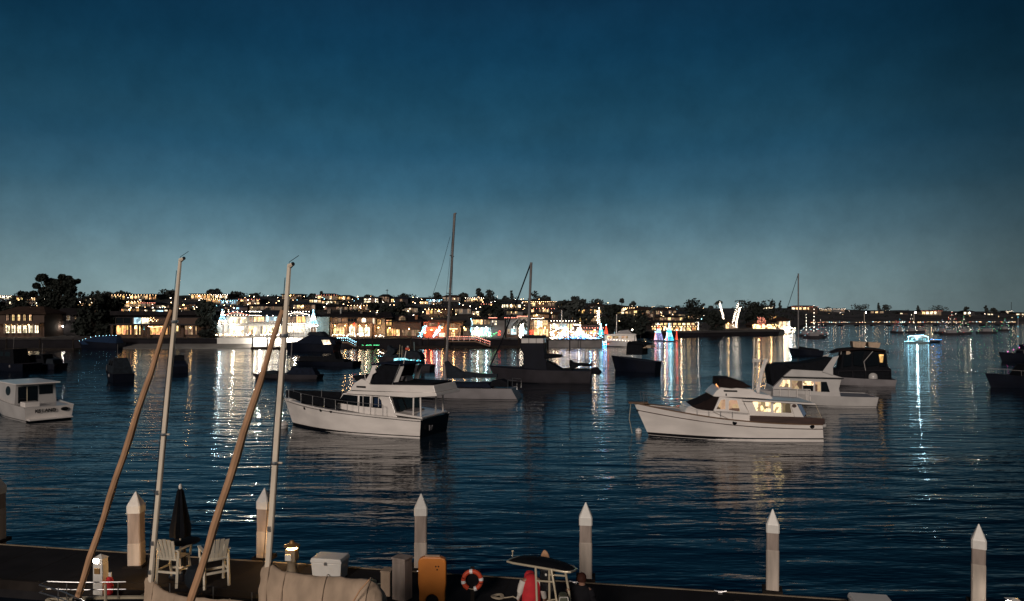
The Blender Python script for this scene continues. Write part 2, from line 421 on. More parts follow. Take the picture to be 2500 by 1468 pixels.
seawall('dark bank running back to the low lit clubhouse', 1500, 1930, M['seawall_dark'], 1.2)

# hillside scrub: one uncountable mass
def leaf_cloud(m, c, rx, ry, rz, n, size):
    for _ in range(n):
        while True:
            x, y, z = (random.uniform(-1, 1) for _ in range(3)); q = x*x + y*y + z*z
            if .25 < q < 1: break
        p = Vector((c[0] + x*rx, c[1] + y*ry, c[2] + z*rz))
        a = Vector((random.gauss(0, 1), random.gauss(0, 1), random.gauss(0, 1))).normalized(); b_ = a.orthogonal().normalized()
        s = size * random.uniform(.6, 1.3); c_ = a.cross(b_)
        m.add([p + b_*s, p + c_*s*.7, p - b_*s, p - c_*s*.7], [(0, 1, 2, 3)])
scrub = MB()
for _ in range(520):
    px = random.uniform(-150, 2650); ds, dr = interp(SHORE, px), interp(RIDGE_D, px)
    d = lerp(ds + 30, dr, random.random() ** .8); s = random.uniform(.9, 2.4)
    p = dirpx(px, HY) * d
    leaf_cloud(scrub, (p.x, p.y, land_z(px, d) + s*.35), s*1.5, s*1.2, s*.75, 26, s*.30)
tag(scrub.build('hillside_scrub', M['foliage_dark']), 'dark scrub and garden bushes covering the hillside', 'bushes', kind='stuff')

# ================================================================ TREES
def make_tree(name, label, px, d, base_z, clumps, leaf, n_per, m='foliage_dark', group=None, trunk_r=.35, cat='tree'):
    """clumps in photo pixels (px, py, r): real leaf clouds at distance d with depth"""
    o = dirpx(px, HY) * d; t = thing(name, label, cat, (o.x, d, base_z), 0, group); k = d / FPX
    cr = MB(); tr = MB(); cl = []
    for cx, cy, r in clumps:
        x = (cx - px) * k; z = CAMZ + (HY - cy) * k - base_z; rr = r * k; y = random.uniform(-.7, .7) * rr * 1.4
        cl.append((x, y, z, rr)); leaf_cloud(cr, (x, y, z), rr, rr, rr * .85, n_per, leaf)
    top = max(z for _, _, z, _ in cl); tm = max(.5, sum(z for _, _, z, _ in cl) / len(cl) * .6)
    tr.tube([(0, 0, -.3), (.1 * trunk_r, 0, tm * .5), (-.2 * trunk_r, 0, tm)], [trunk_r, trunk_r * .8, trunk_r * .6], 7)
    for x, y, z, rr in cl[:10]:
        tr.tube([(0, 0, tm * .75), (x * .5, y * .5, (z + tm) * .5), (x, y, z)], [trunk_r * .45, trunk_r * .3, trunk_r * .12], 5)
    cr.build('crown', M[m], t); tr.build('trunk', M['bark'], t); return t
def zt(px, d): return land_z(px, d)
big = [(108, 678, 13), (96, 681, 9), (88, 698, 9), (76, 718, 10), (116, 690, 15), (136, 692, 16), (152, 677, 9), (163, 680, 9), (166, 692, 11), (181, 690, 11), (188, 687, 6),
       (180, 706, 11), (152, 706, 21), (124, 714, 23), (100, 712, 16), (170, 718, 17), (136, 736, 25), (112, 734, 21), (160, 734, 19), (128, 758, 30), (158, 760, 22), (98, 762, 24), (180, 752, 15), (142, 786, 24), (112, 790, 20)]
make_tree('broad_tree', 'huge dark spreading tree, the tallest on the far shore at left', 135, 214, 2.2, [(x, y, r*.86) for x, y, r in big], .42, 420, trunk_r=.8)
def rnd_clumps(px, py, w, h, n=9):
    return [(px + random.uniform(-.5, .5) * w, py - random.uniform(.1, 1) * h, random.uniform(.22, .36) * min(w, h * 1.3)) for _ in range(n)]
def mass(label, px, pybase, w, h, d, n=14, name='broad_tree', m='foliage_dark', group=None, per=110):
    make_tree(name, label, px, d, max(land_z(px, d) - .2, 0), rnd_clumps(px, pybase, w, h, n), .55, per, m, group)
mass('low dark tree above the arched-window house at far left', 35, 775, 100, 45, 225)
mass('black bushy tree between the big tree and the wide low house', 232, 830, 80, 100, 196, 18)
mass('dark tree left of the wide low house, behind the lit boat', 262, 795, 50, 60, 205, 12)
mass('black hedge-like tree between the low house and the brightest house', 509, 836, 34, 95, 186, 16)
mass('bare-looking tree holding tiny lights behind the brightest house', 648, 790, 30, 42, 225, 8, m='foliage_mid', per=60)
mass('large dark tree behind the tan arched house, by its right chimney', 945, 775, 80, 30, 230, 12)
mass('dark tree mass behind the green-lit house', 1215, 775, 70, 30, 240, 10)
mass('dark round tree behind the garlanded terrace', 1400, 782, 80, 40, 240, 14, m='foliage_mid')
mass('tall dark square-cut tree behind the white yacht, right of the terrace', 1487, 815, 40, 62, 232, 16)
mass('wide black hedge tree right of the white yacht', 1535, 815, 66, 45, 248, 16)
mass('black cone-shaped tree left of the tall lit palms', 1748, 820, 34, 58, 284, 14)
mass('dark round tree just right of the tall lit palms', 1846, 798, 60, 58, 330, 16)
mass('shadowy tree behind the crossing lit palm trunks', 1712, 795, 70, 50, 340, 14)
RG = 'dark trees along the ridge'
ridge = [  # px, top row, width, height, label
 (60, 712, 26, 14, 'low dark tree on the ridge left of the huge tree'), (250, 716, 60, 14, 'wide low tree on the ridge right of the huge tree'), (300, 711, 36, 18, 'domed tree on the ridge above the bright amber hill house'), (412, 708, 44, 26, 'large domed ridge tree touching the first mast from the left'), (515, 706, 26, 20, 'left of two round trees touching on the ridge'),
 (530, 704, 26, 22, 'right of two round trees touching on the ridge'), (575, 710, 34, 20, 'slanting ridge tree between the touching pair and the second mast'), (620, 716, 24, 16, 'small ridge tree a little left of the second mast'), (762, 716, 22, 18, 'round ridge tree just right of the second mast'), (785, 712, 10, 14, 'slim pointed tree on the roofline of the violet-strip house'),
 (900, 722, 24, 10, 'low ridge tree left of the thin wooden pole'), (985, 718, 26, 12, 'low bushy ridge tree right of the thin wooden pole'), (1068, 714, 18, 14, 'small flat-topped tree just left of the tallest mast'), (1132, 714, 22, 18, 'round ridge tree between the tallest mast and the umbrella pines'),
 (1168, 703, 24, 34, 'left umbrella-shaped pine of the pair right of the tallest mast'), (1193, 706, 26, 30, 'right umbrella-shaped pine of the pair right of the tallest mast'),
 (1206, 722, 30, 22, 'dark tree filling the gap below the right umbrella pine'), (1233, 722, 18, 14, 'small ridge tree left of the spiky conifer'), (1249, 709, 12, 34, 'thin spiky conifer left of the dark ketch mast'), (1305, 709, 36, 34, 'round tree at the foot of the dark ketch mast'),
 (1330, 720, 26, 24, 'ridge tree just right of the ketch mast foot'), (1400, 722, 26, 24, 'solid block-shaped tree standing alone on the ridge right of centre'), (1421, 730, 18, 16, 'small round tree right of the solid block-shaped one'), (1460, 728, 36, 22, 'wide dark ridge tree above the garlanded terrace'), (1518, 728, 16, 18, 'leaning windswept tree on the ridge'),
 (1546, 734, 18, 16, 'small domed ridge tree right of the windswept one'), (1652, 746, 14, 12, 'tiny ridge tree above the right end of the clubhouse'), (1688, 740, 14, 18, 'small ridge tree well left of the leaning lit palm'), (1717, 740, 16, 20, 'pointed ridge tree nearest the leaning lit palm'), (1733, 746, 16, 12, 'low ridge tree touching the leaning lit palm crown'), (1838, 738, 34, 20, 'broad ridge tree right of the crossing lit palms'), (1883, 736, 16, 20, 'small round ridge tree right of the broad one past the lit palms'),
 (1905, 734, 8, 22, 'thin upright tree left of the lone far mast'), (2100, 745, 40, 12, 'wide low tree on the ridge above the left causeway lamp'), (2145, 739, 9, 20, 'thin upright cypress above the causeway lights'), (2162, 742, 20, 18, 'bushy tree right of the thin upright cypress'), (2242, 746, 8, 14, 'tiny pointed tree left of the broad domed one'), (2290, 748, 46, 14, 'broad domed tree on the far right ridge'),
 (2358, 748, 14, 14, 'pointed tree above the lone bright house on the far right'), (2408, 746, 12, 18, 'peaked tree near the right end of the ridge'), (2426, 752, 18, 10, 'last low tree on the ridge toward the right edge')]
for px, top, w, h, lab in ridge:
    d = interp(RIDGE_D, px) - random.uniform(5, 40); n = 7 if w > 16 else 5
    if w <= 13: cl = [(px + random.uniform(-1, 1), top + h*(i+.5)/5, w*(.16 + .10*i)) for i in range(5)]
    else: cl = [(px + random.uniform(-.36, .36)*w, top + h*random.uniform(.28, .85), w*random.uniform(.2, .3)) for _ in range(n)] + [(px, top + w*.25, w*.25)]
    make_tree('ridge_tree', lab or 'dark rounded tree silhouetted on the ridge behind the hill houses', px, d, land_z(px, d) - .3, cl, .75, 55, 'foliage_mid', RG, .3)  # lighter foliage puts the haze on the ridge into the leaf colour

def palm(label, base, top, d, lights=None, crown_m='foliage_mid', r=.22, fr=2.2, name='palm_tree', glow=False):
    bz = CAMZ + (HY - base[1]) * d / FPX; o = dirpx(base[0], HY) * d
    t = thing(name, label, 'palm tree', (o.x, d, bz)); k = d / FPX
    dx = (top[0] - base[0]) * k; dz = (base[1] - top[1]) * k
    path = [(dx * (s ** 1.6), 0, dz * s) for s in (0, .2, .4, .6, .8, 1)]
    MB().tube(path, [r * (1.25 - .5 * i / 5) for i in range(6)], 7).build('trunk', M['palm_trunk'], t)
    c = MB()
    for i in range(16):
        a = 2*math.pi*i/16 + random.uniform(-.2, .2); el = random.uniform(-.2, 1.0); pts = []
        for s in (0, .35, .7, 1.0):
            rr = fr * s; pts.append(Vector((dx + rr*math.cos(a), rr*math.sin(a), dz + rr*el*.8 - 1.5*(s**2)*fr*.5)))
        for p, q in zip(pts, pts[1:]):
            side = (q - p).cross(Vector((0, 0, 1))).normalized() * .28 * fr / 2.2
            c.add([p - side, p + side, q + side*.7 - Vector((0, 0, .1)), q - side*.7 - Vector((0, 0, .1))], [(0, 1, 2, 3)])
    c.build('fronds', M[crown_m], t)
    if lights:
        sp = []
        for i in range(60):
            s = i / 59 * .96; a = i * 1.3; x = dx * (s ** 1.6)
            sp.append((x + (r + .1) * math.cos(a), (r + .1) * math.sin(a), dz * s))
        bulbs(t, sp, lights, 9.0, .13)
    if glow:
        MB().lathe([(.05, 0), (fr*.5, .25), (fr*.6, .4), (.05, .7)], 9, (dx, 0, dz)).build('lit_crown_heart', M['bulb_warm'], t)
    return t
palm('tall palm with a white-lit trunk leaning left, left of the lit pair', (1766, 782), (1754, 735), 300, 'W', glow=False)
palm('tall palm with a lit trunk, back one of the crossing pair', (1789, 798), (1806, 735), 300, 'W')
palm('tall palm with a lit trunk curving right, front one of the crossing pair', (1797, 800), (1808, 748), 298, 'W')
palm('slim palm behind the low lit clubhouse', (1596, 800), (1594, 752), 292, None)
palm('palm with a shaggy brown crown before the white gabled house', (1274, 826), (1274, 785), 186, 'W', r=.25, fr=2.6)
palm('small palm at the left wall of the white gabled house', (1262, 822), (1260, 788), 190, None, fr=1.8)
palm('palm with a strand of lights up its trunk, right of the terrace', (1462, 820), (1460, 748), 205, 'W')
for px, wh in ((1692, 'left'), (1699, 'middle'), (1703, 'right')):
    palm(f'{wh} one of three young lit palms at the clubhouse right end', (px, 806), (px - 3 + (px % 3) * 2, 786), 285, 'W', fr=1.4, r=.16).__setitem__('group', 'young lit palms by the clubhouse')

# ================================================================ HOUSES ON THE FAR SHORE
class House:
    """a building whose front stands at distance d; measures along the front are given in photo pixels"""
    def __init__(s, label, px0, px1, pyb, d, cat='house', name='waterfront_house', group=None):
        s.c = (px0 + px1) / 2; s.b = pyb; s.d = d; s.k = d / FPX; o = dirpx(s.c, HY) * d
        s.z = CAMZ + (HY - pyb) * s.k
        s.t = thing(name, label, cat, (o.x, d, s.z), 0, group)
        g = max(0.0, s.z - land_z(s.c, d)) + 2.2
        s.found = g
    def x(s, px): return (px - s.c) * s.k
    def h(s, py): return (s.b - py) * s.k
    def wall(s, a, b, y0, y1, m='wall_tan', depth=9.0, fy=0.0, base=True, name='wall'):
        z0 = s.h(y1); z0 = z0 - s.found if (base and abs(z0) < .01) else z0
        return MB().box(s.x(a), s.x(b), fy, fy + depth, z0, s.h(y0)).build(name, M[m], s.t)
    def flat(s, a, b, y0, y1, m='roof_dark', depth=10.0, fy=-.6, name='roof'):
        return MB().box(s.x(a), s.x(b), fy, fy + depth, s.h(y1), s.h(y0)).build(name, M[m], s.t)
    def hip(s, a, b, y0, y1, m='roof_dark', depth=10.0, fy=-.7, inset=.25, name='roof'):
        x0, x1, z0, z1 = s.x(a), s.x(b), s.h(y1), s.h(y0); i = min((x1 - x0) * inset, depth*.45); e = .18
        vs = [(x0,fy,z0-e),(x1,fy,z0-e),(x1,fy+depth,z0-e),(x0,fy+depth,z0-e),(x0,fy,z0),(x1,fy,z0),(x1,fy+depth,z0),(x0,fy+depth,z0),
              (x0+i,fy+depth*.45,z1),(x1-i,fy+depth*.45,z1),(x1-i,fy+depth*.55,z1),(x0+i,fy+depth*.55,z1)]
        fs = [(3,2,1,0),(0,1,5,4),(1,2,6,5),(2,3,7,6),(3,0,4,7),(4,5,9,8),(5,6,10,9),(6,7,11,10),(7,4,8,11),(8,9,10,11)]
        r = MB().add(vs, fs).build(name, M[m], s.t)
        return r
    def gable(s, a, b, y0, y1, m='roof_dark', wm='wall_white', depth=9.0, fy=-.5):
        xa, xb, z0, z1 = s.x(a), s.x(b), s.h(y1), s.h(y0); xm = (xa + xb) / 2; ov = .5; e = .22
        MB().facade([(xa+.1, z0), (xb-.1, z0), (xm, z1-.1)], fy + .45, fy + depth - .3).build('gable_wall', M[wm], s.t)
        r = MB()
        for sx in (-1, 1):
            xe = xa - ov if sx < 0 else xb + ov; ze = z0 - ov * (z1 - z0) / (xb - xm)
            r.facade([(xe, ze), (xm, z1), (xm, z1 + e), (xe, ze + e)], fy, fy + depth)
        r.build('roof', M[m], s.t)
    def win(s, a, b, y0, y1, m='win_warm', nx=2, nz=1, fm='trim_white', arch=False, name='window', fr=.14, fy=0.0):
        x0, x1, z0, z1 = s.x(a), s.x(b), s.h(y1), s.h(y0); f = MB(); p = MB(); y = fy
        if arch:
            r = (x1 - x0) / 2; xm = (x0 + x1) / 2; zs = z1 - r
            arc = [(xm + r*math.cos(math.pi*i/8), zs + r*math.sin(math.pi*i/8)) for i in range(9)]
            p.facade([(x0, z0), (x1, z0)] + arc, y - .04, y + .02)
            arc2 = [(xm + (r+fr*1.3)*math.cos(math.pi*i/8), zs + (r+fr*1.3)*math.sin(math.pi*i/8)) for i in range(9)]
            for q, w, q2, w2 in zip(arc, arc[1:], arc2, arc2[1:]): f.facade([q, w, w2, q2], y - .22, y - .001)
            f.box(x0-fr, x0, y-.22, y-.001, z0, zs); f.box(x1, x1+fr, y-.22, y-.001, z0, zs)
        else:
            p.box(x0, x1, y - .04, y + .02, z0, z1)
            f.box(x0-fr, x1+fr, y-.2, y-.001, z1, z1+fr); f.box(x0-fr, x1+fr, y-.26, y-.001, z0-fr, z0)
            f.box(x0-fr, x0, y-.2, y-.001, z0, z1); f.box(x1, x1+fr, y-.2, y-.001, z0, z1)
        for i in range(1, nx):
            xx = lerp(x0, x1, i/nx); f.box(xx-.05, xx+.05, y-.14, y-.041, z0, z1)
        for j in range(1, nz):
            zz = lerp(z0, z1, j/nz); f.box(x0, x1, y-.13, y-.042, zz-.04, zz+.04)
        o = f.build(name, M[fm], s.t); p.build('pane', M[m], o); return o
    def post(s, px, y0, y1, w=.25, m='trim_white', fy=-1.5, name='post'):
        x = s.x(px); return MB().box(x-w/2, x+w/2, fy-w/2, fy+w/2, s.h(y1), s.h(y0)).build(name, M[m], s.t)
    def rail(s, a, b, y0, y1, m='trim_white', fy=-1.6, cross=False, step=1.2):
        x0, x1, z0, z1 = s.x(a), s.x(b), s.h(y1), s.h(y0); q = MB()
        q.box(x0, x1, fy-.05, fy+.05, z1-.1, z1); q.box(x0, x1, fy-.05, fy+.05, z0, z0+.1)
        n = max(2, int((x1-x0)/step))
        for i in range(n+1):
            x = lerp(x0, x1, i/n); q.box(x-.05, x+.05, fy-.04, fy+.04, z0+.1, z1-.1)
            if cross and i < n:
                xn = lerp(x0, x1, (i+1)/n)
                q.tube([(x, fy, z0+.1), (xn, fy, z1-.1)], .045, 4); q.tube([(x, fy, z1-.1), (xn, fy, z0+.1)], .045, 4)
        return q.build('balcony_rail', M[m], s.t)
    def slab(s, a, b, y0, y1, m='trim_white', fy=-2.0, depth=2.0, name='balcony_floor'):
        return MB().box(s.x(a), s.x(b), fy, fy+depth-.003, s.h(y1), s.h(y0)).build(name, M[m], s.t)
    def chimney(s, px, y0, y1, w=6, m='chimney_stone', fy=3.0):
        q = MB().box(s.x(px-w/2), s.x(px+w/2), fy, fy+1, s.h(y1)-2, s.h(y0)); q.box(s.x(px-w/2)-.1, s.x(px+w/2)+.1, fy-.1, fy+1.1, s.h(y0), s.h(y0)+.2)
        return q.build('chimney', M[m], s.t)
    def string(s, pts, c='w', step=.9, r=.11, fy=-.9, sag=0.0):
        P = []
        for (a, ya), (b, yb) in zip(pts, pts[1:]):
            for i in range(8):
                u = i/8; P.append((s.x(lerp(a, b, u)), fy, s.h(lerp(ya, yb, u)) - sag*4*u*(1-u)))
        P.append((s.x(pts[-1][0]), fy, s.h(pts[-1][1])))
        return bulbs(s.t, P, c, step, r)
    def lamp(s, px, py, c='w', power=120, fy=-1.2, r=.14):
        x, z = s.x(px), s.h(py); q = MB().ball((x, fy, z), r, 8, 5)
        o = q.build('porch_lamp', M['lamp_white' if c in 'Wc' else 'lamp_amber'], s.t)
        MB().box(x-.05, x+.05, fy-.02, 0, z+r*.9, z+r*.9+.06).build('bracket', M['trim_dark'], o)
        point(o, (x, fy-.25, z-.1), c, power, .2)
        return o
    def scatter(s, a, b, y0, y1, n, c='w', r=.10, fy0=-2.5, fy1=-1.0, name='garden_lights'):
        m = MB()
        for _ in range(n): m.octa((s.x(random.uniform(a, b)), random.uniform(fy0, fy1), s.h(random.uniform(y0, y1))), r*.7*random.uniform(.6, 1.3))
        o = m.build(name, M[BULB[c]], s.t); o['kind'] = 'stuff'; return o

# 1 arched-window house, far left
h = House('two-storey house at far left edge with arched windows over lit french doors', -6, 110, 814, 190)
h.wall(-6, 108, 765, 814, 'wall_brown'); h.hip(-12, 116, 748, 766, 'roof_tile')
for i, px in enumerate((19, 33, 47, 61, 75)): h.win(px-3, px+3, 768, 783, 'win_warm' if i else 'win_dim', 2, 2, 'trim_dark', arch=True)
h.slab(-2, 112, 788, 791, 'wall_brown', fy=-2.4, depth=2.4, name='porch_roof')
for i, px in enumerate((14, 28, 42, 56, 70, 84)):
    h.win(px, px+11, 795, 813, 'win_white', 2, 2, 'trim_dark')
    h.lamp(px+6, 793, 'w', 45, fy=-1.0, r=.11)
for px in (10, 26, 40, 54, 68, 96): h.post(px, 791, 814, .35, 'wall_cream', -2.2)
h.rail(-6, 12, 806, 813, 'trim_white', -2.3)
# 2 dim house behind the big tree
h = House('dim house with two porch lamps, half hidden under the huge tree', 112, 200, 812, 198)
h.wall(116, 196, 768, 812, 'wall_dark'); h.hip(110, 202, 752, 769, 'roof_dark')
h.win(164, 171, 771, 781, 'win_dim', 1, 2, 'trim_white'); h.win(182, 187, 773, 779, 'win_dim', 1, 1, 'trim_dark')
h.win(134, 142, 793, 802, 'win_dim', 2, 1, 'trim_dark')
h.lamp(137, 797, 'W', 80); h.lamp(160, 797, 'W', 80); h.string([(126, 808), (152, 808)], 'w', 1.0, .08)
# 3 wide low house
h = House('wide low dark-roofed house with amber picture windows and one white upstairs window', 280, 496, 819, 188)
h.wall(283, 492, 776, 819, 'wall_brown', depth=10); h.flat(276, 498, 760, 770, 'roof_dark', 13, -1.5); h.flat(282, 492, 770, 776, 'wall_dark', 9.5, -.2, 'roof_fascia')
h.win(328, 345, 774, 790, 'win_cool', 1, 1, 'trim_white'); h.win(346, 364, 774, 790, 'win_white', 3, 1, 'trim_white')
h.win(284, 320, 773, 790, 'black_glass', 2, 1, 'trim_dark')
h.slab(278, 495, 791, 794, 'wall_dark', fy=-2.2, depth=2.2)
h.win(285, 321, 795, 817, 'win_amber', 3, 1, 'wall_brown'); h.win(329, 343, 795, 817, 'win_warm', 2, 1, 'wall_brown')
h.win(351, 357, 797, 805, 'win_teal', 1, 1, 'trim_dark'); h.win(367, 416, 796, 817, 'win_amber', 4, 1, 'wall_brown')
h.win(430, 439, 796, 809, 'win_warm', 1, 1, 'trim_dark'); h.win(452, 472, 796, 817, 'win_dim', 3, 1, 'wall_brown'); h.win(473, 480, 797, 817, 'win_warm', 1, 1, 'wall_brown')
for px in (283, 325, 347, 364, 420, 446, 483): h.post(px, 793, 819, .4, 'wall_brown', -1.9)
h.string([(366, 797), (380, 799), (398, 797)], 'w', 1.1, .09); h.lamp(336, 800, 'a', 90); h.lamp(470, 800, 'a', 60); h.scatter(366, 388, 776, 786, 22, 'w', .08, -1, -.3)
h.win(388, 406, 758, 761, 'win_cool', 1, 1, 'trim_dark', fy=-1.55)
# 4 brightest house
h = House('brightest white two-storey house, both gables outlined in string lights', 530, 770, 820, 187)
h.wall(552, 757, 770, 820, 'wall_white', depth=11); h.wall(530, 552, 793, 820, 'wall_white', depth=7, name='side_porch'); h.wall(757, 782, 795, 820, 'wall_white', depth=7, name='side_porch')
h.hip(546, 762, 758, 771, 'roof_blue', 12, -.8, .12); h.gable(551, 608, 762, 771, 'roof_blue'); h.gable(700, 757, 762, 771, 'roof_blue')
h.win(560, 604, 774, 789, 'win_white', 4, 1); h.win(609, 616, 775, 786, 'win_dim', 1, 1); h.win(620, 645, 774, 786, 'win_warm', 3, 1, 'wall_brown'); h.win(650, 657, 772, 786, 'win_cool', 1, 1); h.win(660, 676, 774, 783, 'win_cool', 2, 1)
h.win(702, 722, 774, 788, 'win_dim', 2, 1, 'trim_dark'); h.win(724, 746, 773, 788, 'win_amber', 2, 1, 'wall_teal')
h.slab(604, 700, 793, 796, fy=-2.4, depth=2.4); h.rail(608, 690, 783, 793, 'trim_white', -2.3, True, .85); h.slab(552, 604, 790, 793, fy=-1.6, depth=1.6)
h.win(562, 600, 797, 815, 'win_blaze', 4, 1); h.win(608, 618, 797, 816, 'win_warm', 1, 2); h.win(619, 634, 796, 816, 'win_blaze', 2, 1); h.win(641, 675, 796, 816, 'win_white', 4, 1, 'wall_brown'); h.win(684, 697, 796, 816, 'win_blaze', 2, 1)
h.win(703, 745, 797, 811, 'win_blaze', 5, 1); h.win(759, 772, 799, 812, 'win_dim', 2, 1)
for px in (553, 605, 637, 700, 750): h.post(px, 790, 820, .45, 'trim_white', -2.0)
for a, b in ((551, 636), (612, 640), (700, 757)): h.string([(a, 761), (b, 761)], 'W', 1.0, .12)
h.string([(552, 769), (579.5, 762), (608, 769)], 'p', .8, .12); h.string([(700, 769), (728.5, 762), (757, 769)], 'W', .8, .12); h.string([(553, 770), (612, 770), (640, 771), (757, 771)], 'W', 1.1, .11)
h.string([(700, 790), (745, 790)], 'W', 1.0, .11); h.scatter(533, 602, 815, 819, 70, 'w', .11, -3, -1); h.scatter(602, 690, 815, 819, 34, 'W', .10, -3, -1); h.scatter(755, 780, 794, 796, 40, 'W', .1)
for px, c, p in ((575, 'W', 340), (628, 'W', 340), (665, 'w', 320), (725, 'W', 340), (690, 'W', 320), (542, 'c', 260), (765, 'c', 260)): h.lamp(px, 794, c, p, -1.8)
h.chimney(758, 758, 772, 6, 'wall_teal')
for lab, px in (('left', 632), ('right', 692)):
    o = at(px, 843, 176.0); t = thing('beach_floodlight', f'{lab} bright floodlight aimed at the pale seawall below the brightest house', 'floodlight', (o.x, o.y, .3), 0, 'beach floodlights')
    MB().tube([(0, 0, -.6), (0, 0, 1.6)], .06, 6).build('post', M['trim_white'], t); MB().box(-.18, .18, -.12, .10, 1.6, 1.85).build('lamp_housing', M['trim_white'], t); MB().box(-.15, .15, .101, .13, 1.63, 1.82).build('lamp_lens', M['lamp_white'], t); point(t, (0, .5, 1.75), 'W', 2600, .25)
# 5 tan arched house
h = House('tan two-storey house with a row of glowing ground-floor arches', 775, 915, 822, 188)
h.wall(776, 914, 773, 822, 'wall_tan', depth=11); h.hip(770, 920, 761, 774, 'roof_dark', 13, -.8); h.chimney(796, 756, 768, 8); h.chimney(825, 755, 768, 3, 'wall_white'); h.chimney(876, 762, 770, 5)
h.wall(776, 806, 774, 822, 'wall_teal', 6, -1.2, name='side_wing')
h.win(826, 832, 777, 786, 'win_dim', 2, 1, 'trim_dark'); h.win(884, 893, 777, 787, 'win_white', 2, 2, arch=True); h.win(911, 914, 778, 790, 'win_white', 1, 1); h.win(850, 870, 778, 785, 'black_glass', 3, 1, 'roof_tile')
h.slab(806, 912, 788, 789.5, 'wall_brown', fy=-.6, depth=.6, name='string_course')
for a, b, mm in ((815, 827, 'win_warm'), (829, 841, 'win_warm'), (874, 888, 'win_white'), (890, 904, 'win_white')): h.win(a, b, 798, 821, mm, 2, 2, 'wall_cream', arch=True)
h.win(853, 869, 798, 821, 'win_white', 3, 2, 'wall_cream'); h.scatter(814, 905, 815, 821, 40, 'W', .1, -2, -.6); h.scatter(862, 868, 788, 798, 26, 'r', .1, -.8, -.3, 'red_wreath')
for px in (821, 846, 861, 881, 897): h.lamp(px, 795, 'a' if px in (846,) else 'w', 130, -1.5, .12)
for px in (811, 847, 871, 907): h.post(px, 789, 822, .5, 'wall_tan', -.7, 'pier')
# 6 neighbour with lit patio
h = House('dim cream house with an arched window and an amber-lit patio, right of the tan arches', 916, 1030, 822, 190)
h.wall(917, 940, 774, 822, 'wall_cream', 9); h.wall(940, 1028, 784, 822, 'wall_brown', 10); h.hip(912, 960, 762, 775, 'roof_dark', 10); h.hip(940, 1034, 770, 785, 'roof_dark', 12); h.chimney(915, 766, 790, 6); h.chimney(1015, 772, 788, 6, 'wall_orange', 1)
h.win(921, 930, 779, 792, 'win_amber', 2, 2, 'trim_dark', arch=True); h.win(943, 956, 782, 795, 'win_amber', 2, 1, 'trim_dark', fy=-.01); h.win(945, 966, 803, 820, 'win_amber', 4, 1, 'wall_brown', fy=-.01); h.win(968, 976, 805, 820, 'win_warm', 1, 1, 'wall_brown', fy=-.01)
h.win(982, 1024, 806, 820, 'win_dim', 7, 1, 'wall_brown', fy=-.01); h.win(974, 990, 772, 782, 'win_dim', 3, 2, 'trim_dark', arch=True, fy=-.01)
h.lamp(953, 801, 'a', 150); h.lamp(1000, 803, 'a', 90); h.lamp(926, 800, 'w', 120); h.scatter(915, 938, 818, 822, 16, 'W', .08)
# 7 orange-red house
h = House('orange-lit house with string-lit eaves and red decorations', 1032, 1145, 824, 187)
h.wall(1034, 1092, 786, 824, 'wall_orange', 10); h.wall(1092, 1130, 786, 824, 'wall_tan', 10); h.wall(1126, 1146, 800, 824, 'wall_brown', 8); h.flat(1046, 1098, 781, 786, 'roof_tile', 11, -1.0); h.flat(1094, 1134, 783, 787, 'roof_tile', 11, -1.2)
h.flat(1124, 1150, 796, 800, 'roof_dark', 9)
h.win(1048, 1066, 789, 797, 'win_dim', 3, 1, 'wall_brown'); h.win(1074, 1084, 789, 797, 'win_dim', 2, 1, 'wall_brown'); h.win(1100, 1110, 790, 800, 'win_dim', 2, 1, 'wall_orange'); h.win(1101, 1111, 812, 822, 'win_warm', 2, 2, 'wall_brown'); h.win(1118, 1124, 812, 823, 'win_dim', 1, 2, 'wall_brown'); h.win(1133, 1139, 802, 808, 'win_warm', 1, 1, 'wall_brown')
h.win(1073, 1086, 814, 822, 'win_white', 3, 1); h.string([(1048, 782), (1091, 782)], 'w', .9, .11); h.string([(1095, 784), (1131, 784)], 'w', .9, .11); h.string([(1097, 803), (1116, 803)], 'w', .9, .1)
h.scatter(1044, 1078, 799, 808, 190, 'r', .11, -2.2, -.6, 'red_light_garland'); h.lamp(1055, 806, 'r', 700, -1.6); h.lamp(1040, 812, 'r', 300, -1.6); h.lamp(1080, 800, 'a', 150); h.lamp(1108, 808, 'a', 160); h.lamp(1134, 800, 'a', 60)
# 8 green-white house
h = House('small house glowing pale green with a lit blue balcony', 1148, 1212, 822, 187)
h.wall(1150, 1200, 778, 822, 'wall_white', 9); h.flat(1146, 1206, 774, 778, 'roof_dark', 10, -.9); h.wall(1200, 1232, 781, 822, 'wall_grey', 8); h.flat(1194, 1236, 777, 781, 'roof_dark', 9, -.5)
h.win(1154, 1178, 781, 793, 'win_warm', 4, 1, 'trim_dark'); h.win(1182, 1196, 781, 793, 'win_dim', 2, 1, 'trim_dark'); h.slab(1148, 1200, 796, 799, 'wall_teal', -1.8, 1.8); h.rail(1150, 1199, 792, 796, 'wall_teal', -1.7)
h.win(1158, 1176, 801, 820, 'win_white', 4, 1); h.win(1178, 1197, 801, 820, 'win_cool', 4, 1); h.win(1202, 1206, 783, 787, 'win_white', 2, 1); h.win(1208, 1212, 783, 787, 'win_white', 2, 1); h.win(1208, 1212, 790, 793, 'win_white', 1, 1)
h.string([(1150, 797), (1198, 796)], 'y', .8, .11); h.string([(1150, 778), (1154, 790), (1149, 806), (1155, 818)], 'c', .7, .1); h.scatter(1152, 1215, 812, 821, 70, 'g', .08); h.scatter(1152, 1198, 808, 821, 30, 'W', .1); h.string([(1194, 776), (1213, 776)], 'p', .7, .13)
h.lamp(1166, 799, 'c', 260); h.lamp(1188, 799, 'c', 260); h.scatter(1216, 1222, 808, 818, 24, 'r', .1, -1.4, -1, 'red_star')
